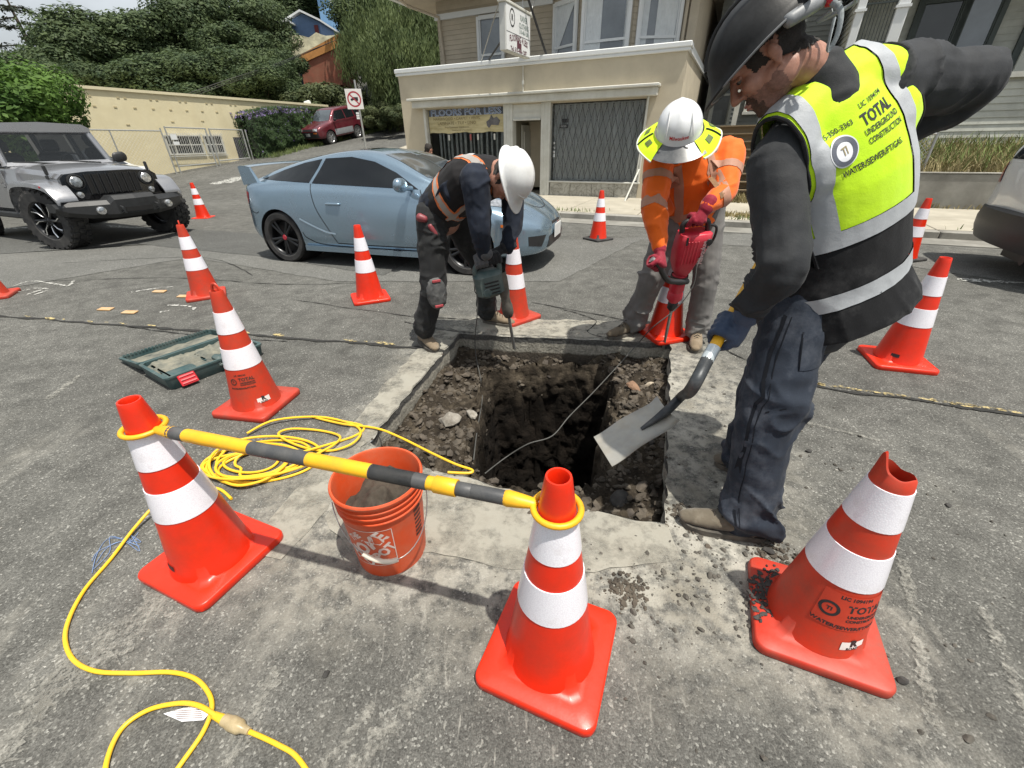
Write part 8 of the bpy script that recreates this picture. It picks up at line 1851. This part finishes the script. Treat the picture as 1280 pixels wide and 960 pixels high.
g = Geo(); g.tube(catmull([hB0+V((.05, -.02, -.02)), hB0+V((0, -.06, -.01)), hB0.lerp(hA, .5)+V((0, -.03, -.05)), hA+V((.03, 0, -.02)), hA-V((.03, .02, -.03))], 6), .019, 12); g.lathe([(.056, -.24), (.058, -.215), (.056, -.19)], 22, rM @ MX.Translation((-.01, 0, 0))); part('side_handle', g, BLACK, bkC, True)
g = Geo(); g.lathe([(.001, .003), (.02, .002), (.022, -.01)], 14, frame(hA-V((.035, .025, -.035)), (0, 1, 0), (-.6, -.4, .5)) ); part('handle_cap', g, STEEL, bkC, True)
REDG = cloth('dark_red_glove', (.25, .012, .03), .7, .15, (.35, .09, .1), .35, .1)
ax2 = (rM.to_3x3() @ V((1, 0, 0))); gl = grip_hand('glove', rM @ V((.01, 0, .172)), ax2*-1, V((.25, -.45, .85)), rC[0], .017, REDG, pC, 1, scale=1.15, cuff=True); grip_hand('glove', hA, V((-.7, -.4, .45)), V((.1, -.3, .9)), rC[1], .019, REDG, pC, 1, scale=1.12, cuff=True)
crd = [rM @ V((.12, 0, -.0)), AT(872, 330, 2.68), AT(866, 358, 2.66), AT(846, 385, 2.66), AT(815, 410, 2.68), G(797, 430, .02), G(768, 462, -.12), G(740, 492, -.12), G(712, 520, -.15), G(690, 545, -.2), G(660, 555, -.22), G(632, 572, -.3), G(606, 592, -.3)]
g = Geo(); g.tube(catmull(crd, 8), .0036, 8); part('power_lead', g, mat('grey_lead', (.075, .075, .07), .7, .2, 20), bkC, True)
# hat with sun brim
hc_, hMiC = hat(pC, HMC, mat('clean_white_hat', (.74, .76, .78), .35, .04, 4, .05, 40, coat=.3, dirt=(.55, .54, .52), dscale=5, damt=.3), front=.0, lip=.003, rx=.150, ry=.122, rz=.128)
BRL = cloth('lime_sun_brim', (.56, .80, .01), .7, .06, None, 0, .1); 
def brim(u, v_): a = R(38)+(2*pi-R(76))*u; rr = lerp(1.0, 1.70, v_); back = .10*max(0, -cos(a))*v_; return hMiC @ V((.150*rr*cos(a), .122*rr*sin(a)*1.08, -.004-.02*v_-.03*v_*v_-back*.6+.008*sin(a*5)*v_))
g = Geo(); g.grid(brim, 60, 8); part('sun_brim', g, BRL, hc_, ang=180)
g = Geo(); g.tube([brim(k/60, 1.) for k in range(61)], .0055, 6); part('brim_edge', g, cloth('pale_brim_edge', (.62, .64, .55), .6, .08), hc_)
for u0 in (.16, .84): g = Geo(); g.tube([brim(u0+.0*k, .08+.9*k/8)+(hMiC.to_3x3() @ V((0, 0, .004))) for k in range(9)], .0042, 6); part('brim_strap', g, BLACK, hc_)
for s_ in (1, -1):
    for u0, u1 in ((.07, .12), (.20, .25)):
        g = Geo(); uu = (u0, u1) if s_ > 0 else (1-u1, 1-u0); g.grid(lambda u, v_: brim(lerp(uu[0], uu[1], u), lerp(.3, .62, v_))+(hMiC.to_3x3() @ V((0, 0, .003))), 6, 4); part('brim_print', g, mat('olive_print', (.10, .14, .03), .7, .3, 20), hc_)
def visor(u, v_): a = R(-46)+R(92)*u; rr = lerp(1.02, 1.62, v_); return hMiC @ V((.150*rr*cos(a), .122*rr*sin(a)*1.06, -.008-.035*v_))
g = Geo(); g.grid(visor, 24, 6); part('tinted_visor', g, mat('dusty_grey_visor', (.055, .06, .065), .3, .2, 9, dirt=(.2, .2, .2), dscale=14, damt=.6), hc_, ang=180)
for s_ in (1, -1): g = Geo(); g.tube([hMiC @ V((.145*cos(a)*.97, s_*(.075-.02*sin(a)), .012+.115*sin(a))) for a in [R(12+9*k) for k in range(8)]], .004, 6); part('shell_ridge', g, WHAT, hc_)
hg_ = part('tmp_hat', Geo().add([hMiC @ V((0, 0, 0))], []), WHAT, hc_) if False else None
vsh = Geo(); vsh.v = [pmat(hc_) @ v_.co for v_ in hc_.data.vertices]; vsh.f = [tuple(p.vertices) for p in hc_.data.polygons]; bvH = bvh_of(vsh); MH = HMC @ MX.Translation((-.004, 0, .04))
g = text_geo('Milwaukee', .026, .0004, sx=.9); h = cast(g, lambda u, v_: MH @ V((.4, u, .032+v_)), MH.to_3x3() @ V((-1, 0, 0)), bvH, .0022); part('hat_script', h, mat('red_print', (.55, .02, .03), .5, .1, 9), hc_, True, smooth=False)
# ---- D: passer-by sitting by the shop window
base = L2W(-3.35, -.5, .1); pD = thing('person', 'person with dark hair in black clothes by the shop window beyond the coupe', 'person', base, STREET)
g = Geo(); HMd = frame(base+V((0, 0, 1.08)), (.8, -.5, -.3), (0, 0, 1)); head_geo(g, HMd)
w0 = base+V((0, 0, .42)); limb(g, [base+V((0, 0, .98)), base+V((0, 0, .88)), base+V((0, 0, .65)), w0], [.05, .08, .12, .12])
for s_ in (1, -1):
    sd2 = V((cos(STREET), sin(STREET), 0))*s_; fw = V((-sin(STREET), cos(STREET), 0))*-1
    limb(g, [w0+sd2*.1, w0+sd2*.14+fw*.38+V((0, 0, .02)), w0+sd2*.14+fw*.42-V((0, 0, .38))], [.07, .055, .04]); limb(g, [base+sd2*.17+V((0, 0, .86)), base+sd2*.24+fw*.1+V((0, 0, .62)), base+sd2*.1+fw*.32+V((0, 0, .5))], [.05, .04, .03])
wear('body', g, SKIN, pD, .012, 3)
g = Geo(); limb(g, [base+V((0, 0, .93)), base+V((0, 0, .84)), base+V((0, 0, .62)), w0], [.07, .14, .155, .16])
for s_ in (1, -1): sd2 = V((cos(STREET), sin(STREET), 0))*s_; limb(g, [base+sd2*.17+V((0, 0, .86)), base+sd2*.25+fw*.1+V((0, 0, .62)), base+sd2*.1+fw*.30+V((0, 0, .51))], [.075, .065, .05]); limb(g, [w0+sd2*.1, w0+sd2*.14+fw*.38+V((0, 0, .02)), w0+sd2*.14+fw*.42-V((0, 0, .34))], [.09, .075, .06])
wear('clothes', g, BVS, pD, .014, 3, amp=.012, seed=3)
g = Geo(); g.ell((-.025, 0, .05), (.115, .1, .12), HMd); g.ell((-.06, 0, -.06), (.07, .085, .12), HMd); wear('hair', g, HAIR, pD, .012, 2, amp=.015, scale=30)
g = Geo(); g.box((0, .02, .15), (.5, .35, .3), bev=.03); o = part('planter', g, CONC_OLD); o.location = base; o.rotation_euler = (0, 0, STREET); tag(o, 'low concrete block under the seated passer-by at the shop window', 'block')
